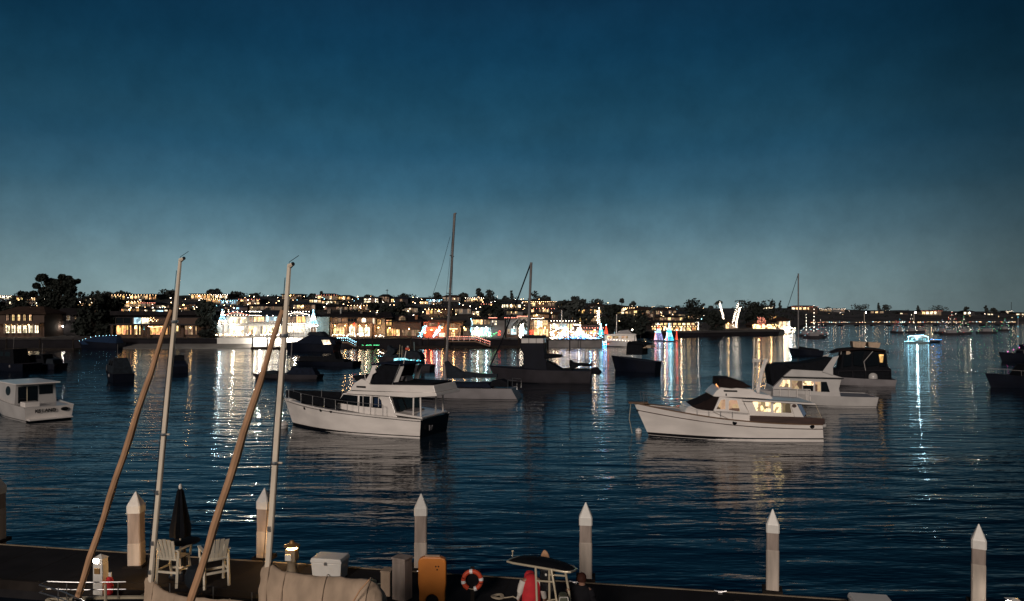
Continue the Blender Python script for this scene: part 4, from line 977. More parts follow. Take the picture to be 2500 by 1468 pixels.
b.prof('canvas_enclosure', 'canvas_black', Z([(938, 350), (962, 268), (992, 205), (1060, 178), (1192, 182), (1150, 320), (1130, 362)]), 1.22, .12, .05)
b.prof('bimini_top', 'canvas_navy', Z([(950, 178), (975, 166), (1060, 158), (1240, 176), (1240, 190), (1060, 176), (960, 188)]), 1.35, .3, .03)
b.prof('windscreen_cover', 'canvas_black', Z([(780, 280), (915, 264), (895, 330), (850, 310), (818, 326)]), 1.2, .1, .04)
q = b.panel('arch_leg', 'gelcoat', Z([(893, 335), (938, 255), (958, 182), (1000, 182), (980, 222), (990, 248), (962, 266), (937, 352)]), 1.36, .1, None, .05)
b.panel('arch_leg', 'gelcoat_grey', Z([(1198, 196), (1232, 200), (1190, 330), (1150, 334)]), 1.30, .1, None, .05)
b.bars('canvas_pole', 'stainless', [Z([(1202, 178), (1130, 365)])], 1.4, .022)
b.bars('hardtop_post', 'gelcoat', [Z([(1321, 465), (1318, 625)]), Z([(1381, 465), (1384, 645)])], 1.5, .055)
b.prof('aft_bulkhead', 'black_glass', Z([(1135, 470), (1180, 470), (1200, 600), (1165, 600)]), 1.3, 0)
st = [(290, 435, 515), (368, 450, 525), (455, 465, 540), (548, 470, 545), (640, 480, 553), (740, 485, 568), (838, 495, 579), (940, 510, 592), (1045, 525, 608)]
rl = MB(); wc = MB(); tops = []
for i, (zx, zt_, zb) in enumerate(st):
    px, py = Z([(zx, zb)])[0]; t, k = b.on_hull(px, py)
    for sd in (1, -1):
        x, y, z = b.pt(t, .97, sd, -.06); rl.tube([(x, y, z), (x, y, z + .78)], .022, 6)
        if sd == 1: tops.append((t, z + .78))
for sd in (1, -1):
    line = [b.pt(1, 1, sd, 0)] + [(*b.pt(t, .97, sd, -.06)[:2], z) for t, z in tops]; line[0] = (line[0][0] - .1, line[0][1], line[0][2] + .65)
    rl.tube(line, .018, 5)
    for p, q in zip(line[:5], line[1:6]): wc.add([(p[0], p[1], p[2] - .06), (q[0], q[1], q[2] - .06), (q[0], q[1], q[2] - .60), (p[0], p[1], p[2] - .52)], [(0, 1, 2, 3)])
rl.build('bow_rail', M['stainless'], b.t, smooth=True); wc.build('weather_cloth', M['canvas_black'], b.t)
b.prof('foredeck_hatch', 'canvas_black', Z([(330, 500), (420, 478), (640, 500), (640, 540), (330, 525)]), .8, .2, .05)
tx = b.pt(0, .6, 1)[0]
q = MB()
for yy, z0, z1, w_ in ((.95, .36, .64, .02), (.84, .40, .62, .012), (.74, .36, .55, .018), (.66, .40, .58, .012), (.58, .44, .60, .012)): q.box(tx - .17, tx - .12, yy - w_, yy + w_, fs_*z0, fs_*z1)
q.build('name_lettering', M['gelcoat_dim'], b.t)
MB().tube([(b.pt(1, 1)[0] - .2, 0, fb_ - .05), (b.pt(1, 1)[0] + .15, 0, fb_ + .05)], .06, 6).build('anchor_roller', M['black_paint'], b.t)
xb = b.pt(1, 1)[0]; MB().tube([(xb + .1, 0, fb_), (xb + .45, -.1, fb_*.5), (xb + .75, -.1, .2)], .022, 5).build('mooring_line', M['rope'], b.t)
b.bars('whip_antenna', 'gelcoat', [Z([(905, 330), (870, 150)]), Z([(1228, 200), (1255, 60)])], 1.2, .022, False)
q = MB(); q.prism([(0, 0), (.5, 0), (.45, .5), (.05, .5)], .45, .1); q.build('helm_seat', M['gelcoat_dim'], b.t).location = (b.tr(*Z([(1290, 340)])[0], 0)[0], 0, b.tr(*Z([(1290, 345)])[0], 0)[1])
b.bars('cabin_handrail', 'stainless', [Z([(720, 425), (1090, 440)])], 1.6, .016)
for zx in (880, 960, 1015): b.bars('window_frame', 'gelcoat', [Z([(zx, 452), (zx, 548)])], 1.50, .022)

# ---------------------------------------------------------------- white trawler (right)
Z = zm(1500, 820, 3.4722)
b = Boat('trawler_yacht', 'white trawler yacht with warm-lit saloon windows and brown bulwark, right of centre', 'yacht', 3.9, (1584, 1064), (2012, 1080))
fs_ = b.tr(2013, 1037, 1.65)[1]; fb_ = b.tr(1556, 984, 0)[1]
b.hull(fs_, fb_, 'gelcoat', p=2.1, rake=.95, boot=.24, transom='gelcoat_grey', cap='teak', full=.5, trake=-.1, flare=1.0)
b.stripe(.74, .78, 'varnish', 'rub_rail', .03); b.stripe(.03, .03, 'gelcoat', 'waterline_stripe', .014)
b.porthole(*Z([(1028, 738)])[0], .13, oval=1.1); b.porthole(*Z([(1685, 770)])[0], .12, oval=1.2); b.porthole(*Z([(278, 632)])[0], .07)
MB().box(b.pt(1, 1)[0] - .9, b.pt(1, 1)[0] + .35, -.28, .28, fb_ - .02, fb_ + .06).build('bow_pulpit', M['teak'], b.t)
w = 1.45
b.prof('trunk_cabin', 'gelcoat', Z([(590, 665), (625, 600), (850, 590), (1085, 600), (1090, 720), (830, 705)]), 1.25, .05, .04)
b.prof('windshield_cover', 'canvas_brown', Z([(655, 600), (740, 568), (838, 518), (890, 520), (845, 640), (700, 620)]), 1.32, .08, .03)
ph = b.prof('pilothouse', 'gelcoat', Z([(838, 645), (895, 518), (1092, 538), (1102, 580), (1146, 660), (1150, 735), (1000, 720)]), w, .04, .03)
b.panel('pilothouse_window', 'win_dim', Z([(865, 622), (906, 546), (941, 541), (941, 624)]), w, .04, 1.0, .02)
b.panel('pilothouse_window', 'win_dim', Z([(970, 628), (972, 558), (986, 546), (1040, 549), (1066, 643)]), w, .04, 1.0, .02)
b.prof('saloon', 'gelcoat', Z([(1090, 545), (1540, 570), (1606, 700), (1606, 745), (1150, 725), (1146, 660)]), w - .05, .04, .03)
b.panel('saloon_window', 'win_cabin', Z([(1175, 562), (1250, 560), (1325, 562), (1325, 645), (1207, 640)]), w - .05, .04, 1.0, .02)
b.panel('saloon_window', 'win_cabin', Z([(1352, 566), (1415, 570), (1415, 652), (1352, 650)]), w - .05, .04, 1.0, .02)
b.panel('saloon_window', 'win_dim', Z([(1424, 572), (1488, 576), (1502, 655), (1424, 652)]), w - .05, .04, 1.0, .02)
b.panel('cabin_wing', 'gelcoat', Z([(1494, 576), (1546, 576), (1606, 692), (1530, 690)]), w + .1, .04, 1.0, .02)
b.panel('side_emblem', 'varnish', Z([(1525 + 20*math.cos(a), 595 + 15*math.sin(a)) for a in [i*math.pi/6 for i in range(12)]]), w + .1, .04, 1.0, .035)
b.panel('blue_side_curtain', 'buoy_blue', Z([(1550, 576), (1584, 580), (1626, 660), (1606, 690)]), w + .02, .04, 1.0, .02)
b.panel('brown_bulwark', 'varnish', Z([(1150, 676), (1600, 690), (1782, 702), (1782, 750), (1460, 746), (1150, 722)]), 1.78, .0, None, .02)
b.prof('saloon_roof', 'gelcoat', Z([(1085, 538), (1700, 574), (1712, 586), (1085, 552)]), 1.62, 0, .015)
b.prof('flybridge', 'gelcoat', Z([(833, 512), (866, 470), (906, 440), (1000, 450), (1040, 445), (1166, 455), (1212, 490), (1322, 505), (1346, 530), (1330, 540), (1160, 527), (860, 518)]), 1.42, .15, .04)
b.panel('vent_slot', 'black_paint', Z([(926, 460), (1040, 464), (1042, 476), (928, 474)]), 1.36, 0, 0, .03)
b.panel('vent_slot', 'black_paint', Z([(942, 490), (952, 490), (952, 508), (942, 508)]), 1.40, 0, 0, .04)
b.prof('bimini_cover', 'canvas_brown', Z([(886, 362), (1000, 360), (1092, 390), (1172, 440), (1050, 446), (960, 440), (886, 432)]), 1.1, .2, .05)
q = MB(); x, z = b.tr(*Z([(873, 415)])[0], .3); q.ball((x, .3 * b.near, z), .10, 8, 5); q.build('running_light', M['lamp_orange'], b.t)
b.bars('whip_antenna', 'gelcoat', [Z([(1187, 30), (1170, 515)]), Z([(1215, 30), (1206, 470)])], .5, .03, False)
b.bars('signal_mast', 'gelcoat', [Z([(1288, 198), (1250, 300), (1215, 482)])], .1, .11, False)
b.bars('mast_strut', 'gelcoat', [Z([(1196, 255), (1250, 302)])], .1, .035, False)
b.prof('radar_bracket', 'gelcoat_dim', Z([(1188, 212), (1222, 212), (1222, 250), (1190, 262)]), .12, 0)
b.bars('awning_stay', 'rope', [Z([(1705, 584), (1757, 698)])], 1.55, .018)
b.bars('bow_rail', 'stainless', [Z([(240, 500), (250, 572)]), Z([(268, 500), (284, 568)]), Z([(240, 500), (268, 500), (600, 600)])], .9, .02)
xb = b.pt(1, 1)[0]; MB().tube([(xb + .2, 0, fb_), (xb + .3, -.1, fb_*.5), (xb + .1, -.2, .1)], .022, 5).build('mooring_line', M['rope'], b.t)
b.bars('roof_handrail', 'stainless', [Z([(1110, 534), (1660, 566)])], 1.4, .016); b.bars('stanchion', 'stainless', [Z([(a, 640 + (a-900)*.06), (a, 690 + (a-900)*.065)]) for a in (700, 800, 900, 1000)], 1.7, .016); b.bars('side_guard_rail', 'stainless', [Z([(600, 600), (700, 628), (1000, 648), (1140, 660)])], 1.7, .014)
x, z = b.tr(*Z([(1000, 440)])[0], .5); MB().lathe([(.09, 0), (.10, .08), (.07, .16)], 10, (x, .5*b.near, z)).build('searchlight', M['stainless'], b.t); x, z = b.tr(*Z([(1205, 225)])[0], .1); MB().lathe([(.02, 0), (.26, .03), (.26, .16), (.2, .22)], 14, (x, .1*b.near, z)).build('radar_dome', M['gelcoat'], b.t, smooth=True)
t_ = MB(); x, y, z = b.pt(0, .93, 1); t_.ball((x - .12, y - .1, z), .13, 8, 5); t_.build('stern_fender', M['gelcoat_grey'], b.t)

# ---------------------------------------------------------------- grey-white cruiser behind the trawler
b = Boat('motor_cruiser', 'grey-white cruiser with sloping radar arch, behind the trawler yacht', 'cruiser', 4.2, (1862, 985), (2140, 996))
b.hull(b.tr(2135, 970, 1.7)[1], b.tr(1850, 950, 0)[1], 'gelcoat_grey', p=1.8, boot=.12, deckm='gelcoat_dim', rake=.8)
w = 1.75
b.prof('deckhouse', 'gelcoat_grey', Z([(1345, 560), (1345, 440), (1432, 352), (1930, 365), (1906, 450), (1930, 560)]), w, .04, .04)
b.panel('window', 'win_cabin', Z([(1400, 430), (1432, 376), (1488, 376), (1488, 436)]), w, .04, 1.2, .02)
b.panel('window', 'win_dim', Z([(1502, 379), (1592, 384), (1592, 458), (1502, 446)]), w, .04, 1.2, .02); b.panel('window', 'win_cabin', Z([(1600, 385), (1690, 390), (1686, 420), (1600, 420)]), w, .04, 1.2, .02); b.panel('window', 'black_glass', Z([(1600, 422), (1686, 422), (1684, 470), (1600, 459)]), w, .04, 1.2, .02)
b.panel('window', 'win_dim', Z([(1702, 391), (1748, 391), (1748, 474), (1702, 470)]), w, .04, 1.2, .02); b.panel('window', 'black_glass', Z([(1752, 391), (1800, 391), (1826, 476), (1752, 474)]), w, .04, 1.2, .02)
b.prof('roof_seam', 'black_paint', Z([(1430, 346), (1945, 360), (1945, 367), (1430, 354)]), w + .12, 0)
b.prof('flybridge_coaming', 'gelcoat_grey', Z([(1432, 346), (1506, 286), (1768, 300), (1850, 330), (1942, 358)]), 1.6, .1, .04)
b.panel('radar_arch', 'gelcoat_grey', Z([(1762, 305), (1855, 182), (1906, 170), (1853, 268), (1852, 335)]), 1.65, .08, None, .06)
b.prof('canvas_enclosure', 'canvas_black', Z([(1506, 288), (1440, 240), (1620, 232), (1862, 186), (1766, 300)]), 1.4, .1, .05)
b.prof('windscreen_cover', 'canvas_black', Z([(1336, 420), (1320, 330), (1312, 250), (1440, 236), (1500, 284), (1430, 350), (1360, 440)]), 1.3, .05, .05)
b.bars('deck_rail', 'gelcoat', [Z([(a, 452), (a + 2, 548)]) for a in (1405, 1480, 1550, 1625)] + [Z([(1345, 446), (1660, 456)]), Z([(1640, 456), (1640, 552)]), Z([(1660, 456), (1660, 552)])], 1.95, .03)
b.bars('antenna', 'gelcoat', [Z([(1546, 262), (1560, 288)])], .8, .025, False)
# ---------------------------------------------------------------- dark canvas-covered boat behind it
b = Boat('covered_cruiser', 'dark canvas-topped boat with two pale cushions on its roof, beyond the grey-white cruiser', 'cruiser', 3.8, (1975, 938), (2186, 946))
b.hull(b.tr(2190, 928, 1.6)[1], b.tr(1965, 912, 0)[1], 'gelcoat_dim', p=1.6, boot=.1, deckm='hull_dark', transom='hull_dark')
b.prof('canvas_enclosure', 'canvas_black', Z([(1850, 385), (1866, 292), (1915, 280), (1938, 128), (2110, 108), (2290, 124), (2312, 160), (2322, 262), (2350, 286), (2352, 376)]), 1.5, .06, .06)
b.prof('canvas_roof', 'canvas_brown', Z([(1845, 152), (1930, 116), (2110, 102), (2292, 118), (2336, 150), (2290, 134), (2110, 116), (1930, 132)]), 1.75, 0, .03)
for a, c in (((2020, 48), (2136, 106)), ((2152, 54), (2260, 106))):
    n = b.prof('roof_cushion', 'canvas_beige', Z([(a[0], a[1]), (c[0], a[1] + 6), (c[0] - 14, c[1]), (a[0] + 4, c[1] - 8)]), .9, 0, .05)
b.panel('lit_window', 'win_amber', Z([(2242, 158), (2282, 160), (2274, 228), (2252, 226)]), 1.62, 0, None, .03, False); b.panel('pennant', 'canvas_beige', Z([(1965, 132), (1990, 130), (2004, 146), (1990, 158), (1966, 160)]), 1.62, 0, None, .03, False)
b.bars('canvas_pole', 'gelcoat_grey', [Z([(2190, 132), (2115, 220), (2130, 300)]), Z([(1924, 120), (1920, 160)])], 1.65, .03, False)
q = MB(); x, z = b.tr(*Z([(2192, 356)])[0], 1.4); q.lathe([(.50, -.1), (.50, .1), (.44, .34), (.25, .5), (.02, .56)], 12, (x, 1.3 * b.near, z)); q.build('radar_dome', M['gelcoat_grey'], b.t, smooth=True)
for pts in ([(1950, 160), (2010, 150), (2010, 255), (1940, 265)], [(2025, 140), (2120, 130), (2100, 210), (2110, 260), (2025, 250)], [(2195, 140), (2235, 145), (2240, 250), (2140, 262), (2132, 226)], [(2250, 236), (2300, 200), (2308, 262), (2250, 262)]): b.panel('side_window', 'black_glass', Z(pts), 1.56, .0, None, .03)
b.bars('side_rail', 'hull_dark', [Z([(1900, 300), (2350, 296)]), Z([(1900, 300), (1902, 380)]), Z([(2020, 300), (2022, 380)]), Z([(2130, 300), (2132, 380)]), Z([(2345, 296), (2347, 376)])], 1.75, .025)

# ---------------------------------------------------------------- cabin boat at the left edge, stern towards the camera
o = at(63, 1032, 53.6); hd = R(90 + 50); u = Vector((math.cos(hd), math.sin(hd), 0)); rt = Vector((u.y, -u.x, 0))
b = Boat('cabin_boat', 'white cabin boat with lettered transom, stern-on at the left edge', 'boat', 3.5, origin=(o.x + u.x*5.2 + rt.x*1.5, o.y + u.y*5.2 + rt.y*1.5, 0), heading=hd, L=10.4)
b.hull(1.05, 1.75, 'gelcoat_grey', p=1.8, boot=.12, transom='gelcoat', cap='gelcoat_grey', bs=.92)
xs = -5.2
MB().box(xs - .55, xs - .006, -1.45, 1.45, .12, .24).build('swim_platform', M['gelcoat'], b.t, bevel=.03); MB().box(xs - .03, xs - .008, -1.5, 1.5, .32, .44).build('rub_band', M['gelcoat_dim'], b.t)
b.text('KS LAND', .34, (xs - .18, .28, .76), (R(90), 0, R(-90)), 'black_paint')
MB().add([(xs - .19, -1.0 + .26*math.cos(a), .78 + .14*math.sin(a)) for a in [i*math.pi/6 for i in range(12)]] + [(xs - .14, -1.0 + .26*math.cos(a), .78 + .14*math.sin(a)) for a in [i*math.pi/6 for i in range(12)]], [tuple(range(12))] + [(i, (i+1) % 12, (i+1) % 12+12, i+12) for i in range(12)]).build('transom_emblem', M['black_paint'], b.t)
cb = MB(); cb.prism([(-2.4, 1.0), (2.6, 1.3), (1.8, 2.55), (-2.4, 2.55)], 1.45, .06, 1.0); cb.build('cabin', M['gelcoat_grey'], b.t, bevel=.04)
MB().prism([(-3.0, 2.56), (2.1, 2.56), (2.0, 2.66), (-3.0, 2.66)], 1.5).build('cabin_roof', M['gelcoat'], b.t, bevel=.02)
for y0, y1, z0, z1, nm in ((.62, 1.18, 1.15, 2.38, 'cabin_door'), (-.12, .55, 1.05, 2.38, 'cabin_door'), (-1.15, -.22, 1.72, 2.42, 'aft_window')): MB().box(-2.425, -2.39, y0, y1, z0, z1).build(nm, M['black_glass'], b.t)
for sd in (1, -1): MB().add([(x, sd*(1.47 - .06*(z-1)), z) for x, z in [(-.9 + .55*math.cos(a), 2.02 + .36*math.sin(a)) for a in [i*math.pi/7 for i in range(14)]]], [tuple(range(14))]).build('round_window', M['black_glass'], b.t)
MB().box(-4.3, -3.3, .3, 1.3, .9, 1.35).build('cockpit_bench', M['gelcoat'], b.t, bevel=.03); MB().tube([(-2.44, .585, 1.1), (-2.44, .585, 2.4)], .03, 6).build('door_post', M['rail_cream'], b.t)

# ---------------------------------------------------------------- tall sloop behind the flybridge yacht
b = Boat('tall_sloop', 'sloop with the tallest mast and slate boom cover, behind the flybridge yacht', 'sailboat', 3.6, (955, 968), (1262, 980))
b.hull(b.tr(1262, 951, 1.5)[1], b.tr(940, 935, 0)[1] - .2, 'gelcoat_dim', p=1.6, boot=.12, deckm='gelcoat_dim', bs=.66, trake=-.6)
b.prof('coachroof', 'canvas_navy', [(1030, 945), (1040, 936), (1190, 936), (1200, 948)], 1.0, .2, .05)
b.bars('mast', 'alu_dim', [[(1087, 945), (1094, 800), (1102, 660), (1110, 522)]], 0, .125, False, 8)
b.bars('masthead', 'alu_dim', [[(1108, 523), (1114, 521)]], 0, .08, False)
q = MB(); x, z = b.tr(1097, 718); q.tube([(x, -.95, z + .05), (x, .95, z + .05)], .04, 6); x2, z2 = b.tr(1103, 625); q.tube([(x2, -.7, z2), (x2, .7, z2)], .035, 6); q.build('spreaders', M['alu_dim'], b.t)
b.prof('boom_cover', 'canvas_slate', [(1085, 884), (1092, 881), (1104, 892), (1130, 907), (1170, 912), (1214, 914), (1214, 922), (1130, 924), (1090, 924)], .16, 0, .04)
b.bars('rigging', 'wire', [[(1099, 578), (1078, 655), (1055, 725), (1020, 868), (990, 940)]], 0, .018, False, 4)
q = MB(); x, z = b.tr(1097, 718); xb, zb_ = b.tr(1092, 940)
for sd in (1, -1): q.tube([b.P([(1108, 540)], 0)[0][:1] + (0,) + b.P([(1108, 540)], 0)[0][1:], (x, sd*.95, z), (xb, sd*1.5, 1.3)], .014, 4)
q.build('shrouds', M['wire'], b.t)
b.bars('pushpit', 'stainless', [[(1240, 950), (1240, 928), (1262, 930), (1262, 952)]], 1.0, .025)
b.prof('sail_bag', 'canvas_black', [(1195, 944), (1200, 930), (1222, 927), (1238, 934), (1240, 946)], .7, .1, .05)

# ---------------------------------------------------------------- dark ketch / motorsailer
b = Boat('dark_ketch', 'dark two-masted motorsailer with tall wheelhouse and pale window band, right of centre', 'sailboat', 3.9, (1214, 932), (1440, 939))
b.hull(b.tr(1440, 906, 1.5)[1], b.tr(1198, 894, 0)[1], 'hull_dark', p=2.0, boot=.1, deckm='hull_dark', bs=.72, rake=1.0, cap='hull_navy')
b.prof('wheelhouse', 'hull_navy', [(1278, 900), (1276, 860), (1270, 850), (1270, 838), (1328, 838), (1328, 856), (1332, 870), (1336, 905)], 1.25, .02, .05)
b.prof('window_band', 'gelcoat_grey', [(1273, 838), (1273, 826), (1326, 826), (1326, 838)], 1.2, .02); b.prof('wheelhouse_roof', 'hull_navy', [(1271, 826), (1275, 820), (1325, 820), (1329, 826)], 1.35, 0, .04)
for a in (1291, 1309): b.bars('window_mullion', 'hull_navy', [[(a, 826), (a, 838)]], 1.22, .03)
b.prof('deckhouse', 'canvas_black', [(1262, 905), (1282, 884), (1338, 884), (1352, 892), (1372, 905)], 1.2, .1, .08)
b.prof('awning', 'canvas_black', [(1328, 866), (1366, 868), (1370, 873), (1340, 876), (1328, 876)], 1.3, .1, .05)
b.bars('mainmast', 'alu_dim', [[(1289, 826), (1293, 740), (1297, 641)]], 0, .15, False, 8); b.bars('furled_jib', 'canvas_black', [[(1296, 643), (1262, 735), (1222, 840)], [(1224, 835), (1196, 896)]], 0, .085, False, 6)
b.bars('mizzen_mast', 'hull_dark', [[(1391, 905), (1391, 770)]], 0, .075, False); b.prof('mizzen_sail_cover', 'canvas_black', [(1390, 882), (1394, 878), (1402, 886), (1446, 888), (1444, 896), (1416, 894), (1400, 900), (1390, 902)], .18, 0, .04)
b.bars('rigging', 'wire', [[(1417, 886), (1418, 790)], [(1410, 884), (1413, 800)], [(1348, 893), (1350, 850)], [(1345, 893), (1346, 850)]], .3, .03, False, 4)
b.prof('outboard_and_gear', 'canvas_black', [(1440, 906), (1444, 900), (1458, 898), (1469, 910), (1464, 916), (1446, 914)], .6, .1, .06); b.prof('deck_gear', 'canvas_black', [(1340, 906), (1352, 886), (1356, 896), (1370, 904), (1388, 900), (1400, 906)], .7, .1, .05)

# ---------------------------------------------------------------- smaller dark boats
Z5 = zm(1440, 680, 5)
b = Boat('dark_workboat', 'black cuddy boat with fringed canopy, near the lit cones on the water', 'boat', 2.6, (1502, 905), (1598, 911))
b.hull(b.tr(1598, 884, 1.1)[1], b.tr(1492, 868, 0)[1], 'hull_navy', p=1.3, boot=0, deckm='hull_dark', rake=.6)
b.prof('cabin', 'canvas_black', Z5([(440, 935), (450, 790), (640, 800), (640, 935)]), .95, .03, .05); b.prof('canopy_top', 'canvas_black', Z5([(450, 795), (470, 768), (560, 770), (690, 800), (680, 812), (640, 806)]), 1.1, 0, .04)
b.bars('canopy_post', 'hull_dark', [Z5([(650, 805), (712, 862), (750, 1000)]), Z5([(545, 765), (550, 700)])], 1.0, .035)
b.prof('yellow_canopy_lining', 'canvas_beige', Z5([(645, 850), (700, 818), (748, 822), (744, 850)]), .8, 0)

Z6 = zm(480, 640, 5)
b = Boat('covered_yacht', 'navy-covered motor yacht with one lit stern window, tied below the brightest house', 'yacht', 3.6, (702, 858), (812, 861))
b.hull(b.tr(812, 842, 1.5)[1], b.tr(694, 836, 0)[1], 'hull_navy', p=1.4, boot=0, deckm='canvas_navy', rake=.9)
b.prof('canvas_cover', 'canvas_navy', Z6([(1075, 990), (1220, 972), (1380, 882), (1600, 918), (1690, 960), (1690, 1010)]), 1.4, .08, .1); b.prof('flybridge', 'canvas_slate', Z6([(1345, 890), (1370, 855), (1500, 850), (1560, 905)]), 1.1, .1, .06)
b.panel('lit_window', 'win_white', Z6([(1525, 952), (1618, 950), (1640, 1002), (1550, 1008)]), 1.46, 0, None, .03); b.bars('rigging', 'wire', [Z6([(1180, 750), (1110, 965)]), Z6([(1190, 750), (1182, 960)]), Z6([(1620, 670), (1690, 1010)]), Z6([(1655, 670), (1715, 1010)])], .4, .05, False, 4)
b = Boat('covered_runabout', 'black covered powerboat lying between the covered yacht and the flybridge yacht', 'boat', 3.0, (726, 891), (860, 896))
b.hull(b.tr(861, 884, 1.2)[1], b.tr(720, 882, 0)[1], 'hull_navy', p=1.2, boot=0, deckm='canvas_black', rake=.6)
b.prof('canvas_cover', 'canvas_black', Z6([(1215, 1212), (1262, 1150), (1500, 1158), (1620, 1132), (1672, 1108), (1700, 1186), (1800, 1200), (1800, 1225)]), 1.1, .1, .08); b.bars('antenna', 'wire', [Z6([(1672, 1108), (1640, 985)]), Z6([(1760, 1200), (1725, 1080)])], .5, .03, False, 4)
Z7 = zm(560, 820, 6.58)
b = Boat('small_sloop', 'small slate-hulled sailboat under canvas, seen between the two leaning masts', 'sailboat', 2.5, (624, 923), (770, 928))
b.hull(b.tr(770, 916, 1.0)[1], b.tr(613, 912, 0)[1], 'hull_dark', p=1.3, boot=.06, deckm='hull_dark', rake=.6, bs=.7)
b.prof('boom_cover', 'canvas_navy', Z7([(890, 605), (960, 560), (980, 490), (1010, 500), (1110, 520), (1320, 522), (1395, 645), (1380, 660), (1000, 640)]), .7, .2, .06); b.prof('coachroof', 'canvas_slate', Z7([(460, 582), (560, 572), (640, 560), (760, 595), (760, 610), (460, 600)]), .6, .1, .04)
b.bars('mast', 'alu_dim', [Z7([(985, 500), (998, 250), (1008, 60)])], 0, .06, False); b.bars('rigging', 'wire', [Z7([(640, 560), (690, 520), (750, 580)]), Z7([(670, 560), (720, 480)]), Z7([(1005, 60), (380, 590)])], 0, .02, False, 4); b.bars('boom', 'varnish', [Z7([(640, 458), (780, 460)])], 0, .04, False)

def quarter_boat(label, px, py, heading, L, B, fs, fb, parts, hullm='hull_navy', name='dark_boat'):
    o = onz(px, py); b = Boat(name, label, 'boat', B, origin=(o.x, o.y, 0), heading=R(heading), L=L)
    b.hull(fs, fb, hullm, p=1.6, boot=0, deckm='hull_dark', bs=.9)
    for nm, m, poly, w, k in parts: MB().prism(poly, w, k, poly[0][1]).build(nm, M[m], b.t, bevel=.05)
    nm, m, poly, w, k = parts[0]; za, zb = poly[0][1], max(z for _, z in poly); x0, x1 = poly[0][0], poly[1][0]; zc, zd = lerp(za, zb, .52), lerp(za, zb, .82)
    for sd in (1, -1):
        for f0, f1 in ((.18, .40), (.46, .68)):
            yy = lambda z: sd*(w - k*(z - za) + .012)
            MB().add([(lerp(x0, x1, f0), yy(zc), zc), (lerp(x0, x1, f1), yy(zc), zc), (lerp(x0, x1, f1*.96), yy(zd), zd), (lerp(x0, x1, f0), yy(zd), zd)], [(0, 1, 2, 3)]).build('window', M['black_glass'], b.t)
        pts = [b.pt(t, 1, sd, -.06) for t in (.55, .7, .85, .97)]
        for x, y, z in pts: MB().tube([(x, y, z), (x, y, z + .55)], .018, 5).build('stanchion', M['alu_dim'], b.t)
        MB().tube([(x, y, z + .55) for x, y, z in pts], .018, 5).build('bow_rail', M['alu_dim'], b.t)
    MB().tube([(x0*.5, .3, zb), (x0*.5 - .1, .3, zb + 1.6)], .02, 5).build('antenna', M['alu_dim'], b.t); MB().ball((-L*.25, B*.47, .75), .14, 8, 5, 1.6).build('fender', M['gelcoat_dim'], b.t)
    return b
quarter_boat('dark boat with slate canvas between the left boat and first mast', 289, 929, 128, 6.2, 2.6, 1.0, 1.5, [('canvas_cover', 'canvas_slate', [(-2.4, .9), (2.0, 1.2), (1.2, 2.5), (-1.2, 2.75), (-2.4, 1.7)], 1.1, .18), ('windscreen', 'canvas_black', [(1.2, 1.3), (2.6, 1.4), (1.3, 2.3)], .9, .1)])
quarter_boat('black boat directly right of the first mast, on the warm reflections', 434, 908, 118, 5.8, 2.6, .9, 1.3, [('cabin', 'canvas_black', [(-.8, .9), (1.6, 1.1), (1.0, 2.3), (-.8, 2.3)], .9, .1), ('canvas_cover', 'canvas_navy', [(-2.6, .85), (-.8, .9), (-.8, 1.6), (-2.5, 1.2)], 1.0, .1)])
quarter_boat('black covered boat at the left edge below the arched-window house', 22, 905, 160, 9.0, 3.2, 1.1, 1.5, [('cabin', 'canvas_black', [(-2.6, 1.0), (2.2, 1.2), (1.4, 2.9), (-2.2, 3.1)], 1.2, .08)])
quarter_boat('low dark boat with a pale canvas patch right of the left-edge boat', 92, 902, 170, 7.5, 2.8, .9, 1.3, [('cabin', 'canvas_black', [(-2.0, .9), (1.5, 1.1), (.8, 2.1), (-1.6, 2.2)], 1.0, .08), ('pale_cover', 'canvas_slate', [(-3.4, .8), (-2.1, .9), (-2.2, 1.6), (-3.2, 1.5)], .9, .1)])
b = quarter_boat('faint dark motor yacht looming at the right edge', 2520, 946, 176, 8.6, 3.2, 1.1, 1.5, [('cabin', 'canvas_black', [(-3.2, 1.0), (1.8, 1.2), (1.0, 2.5), (-2.9, 2.6)], 1.2, .06), ('flybridge', 'canvas_navy', [(-2.6, 2.61), (.5, 2.61), (.2, 3.6), (-2.5, 3.7)], 1.0, .1)], 'hull_navy')
b = quarter_boat('boat outlined in magenta lights, cut by the right edge', 2512, 882, 186, 10, 3.4, 1.1, 1.6, [('cabin', 'hull_navy', [(-2.8, 1.0), (1.6, 1.2), (1.0, 2.8), (-2.4, 2.9)], 1.2, .08)])
bulbs(b.t, [(4.9, 1.2, 1.7), (2.0, 1.5, 2.7), (0, 1.3, 4.2), (-2.5, 1.3, 4.6)], 'm', .8, .09); bulbs(b.t, [(2.0, 0, 2.6), (2.0, 0, 7.5)], 'y', 1.6, .11)
MB().tube([(2.0, 0, 2.0), (2.0, 0, 7.6)], .05, 6).build('light_mast', M['alu_dim'], b.t)

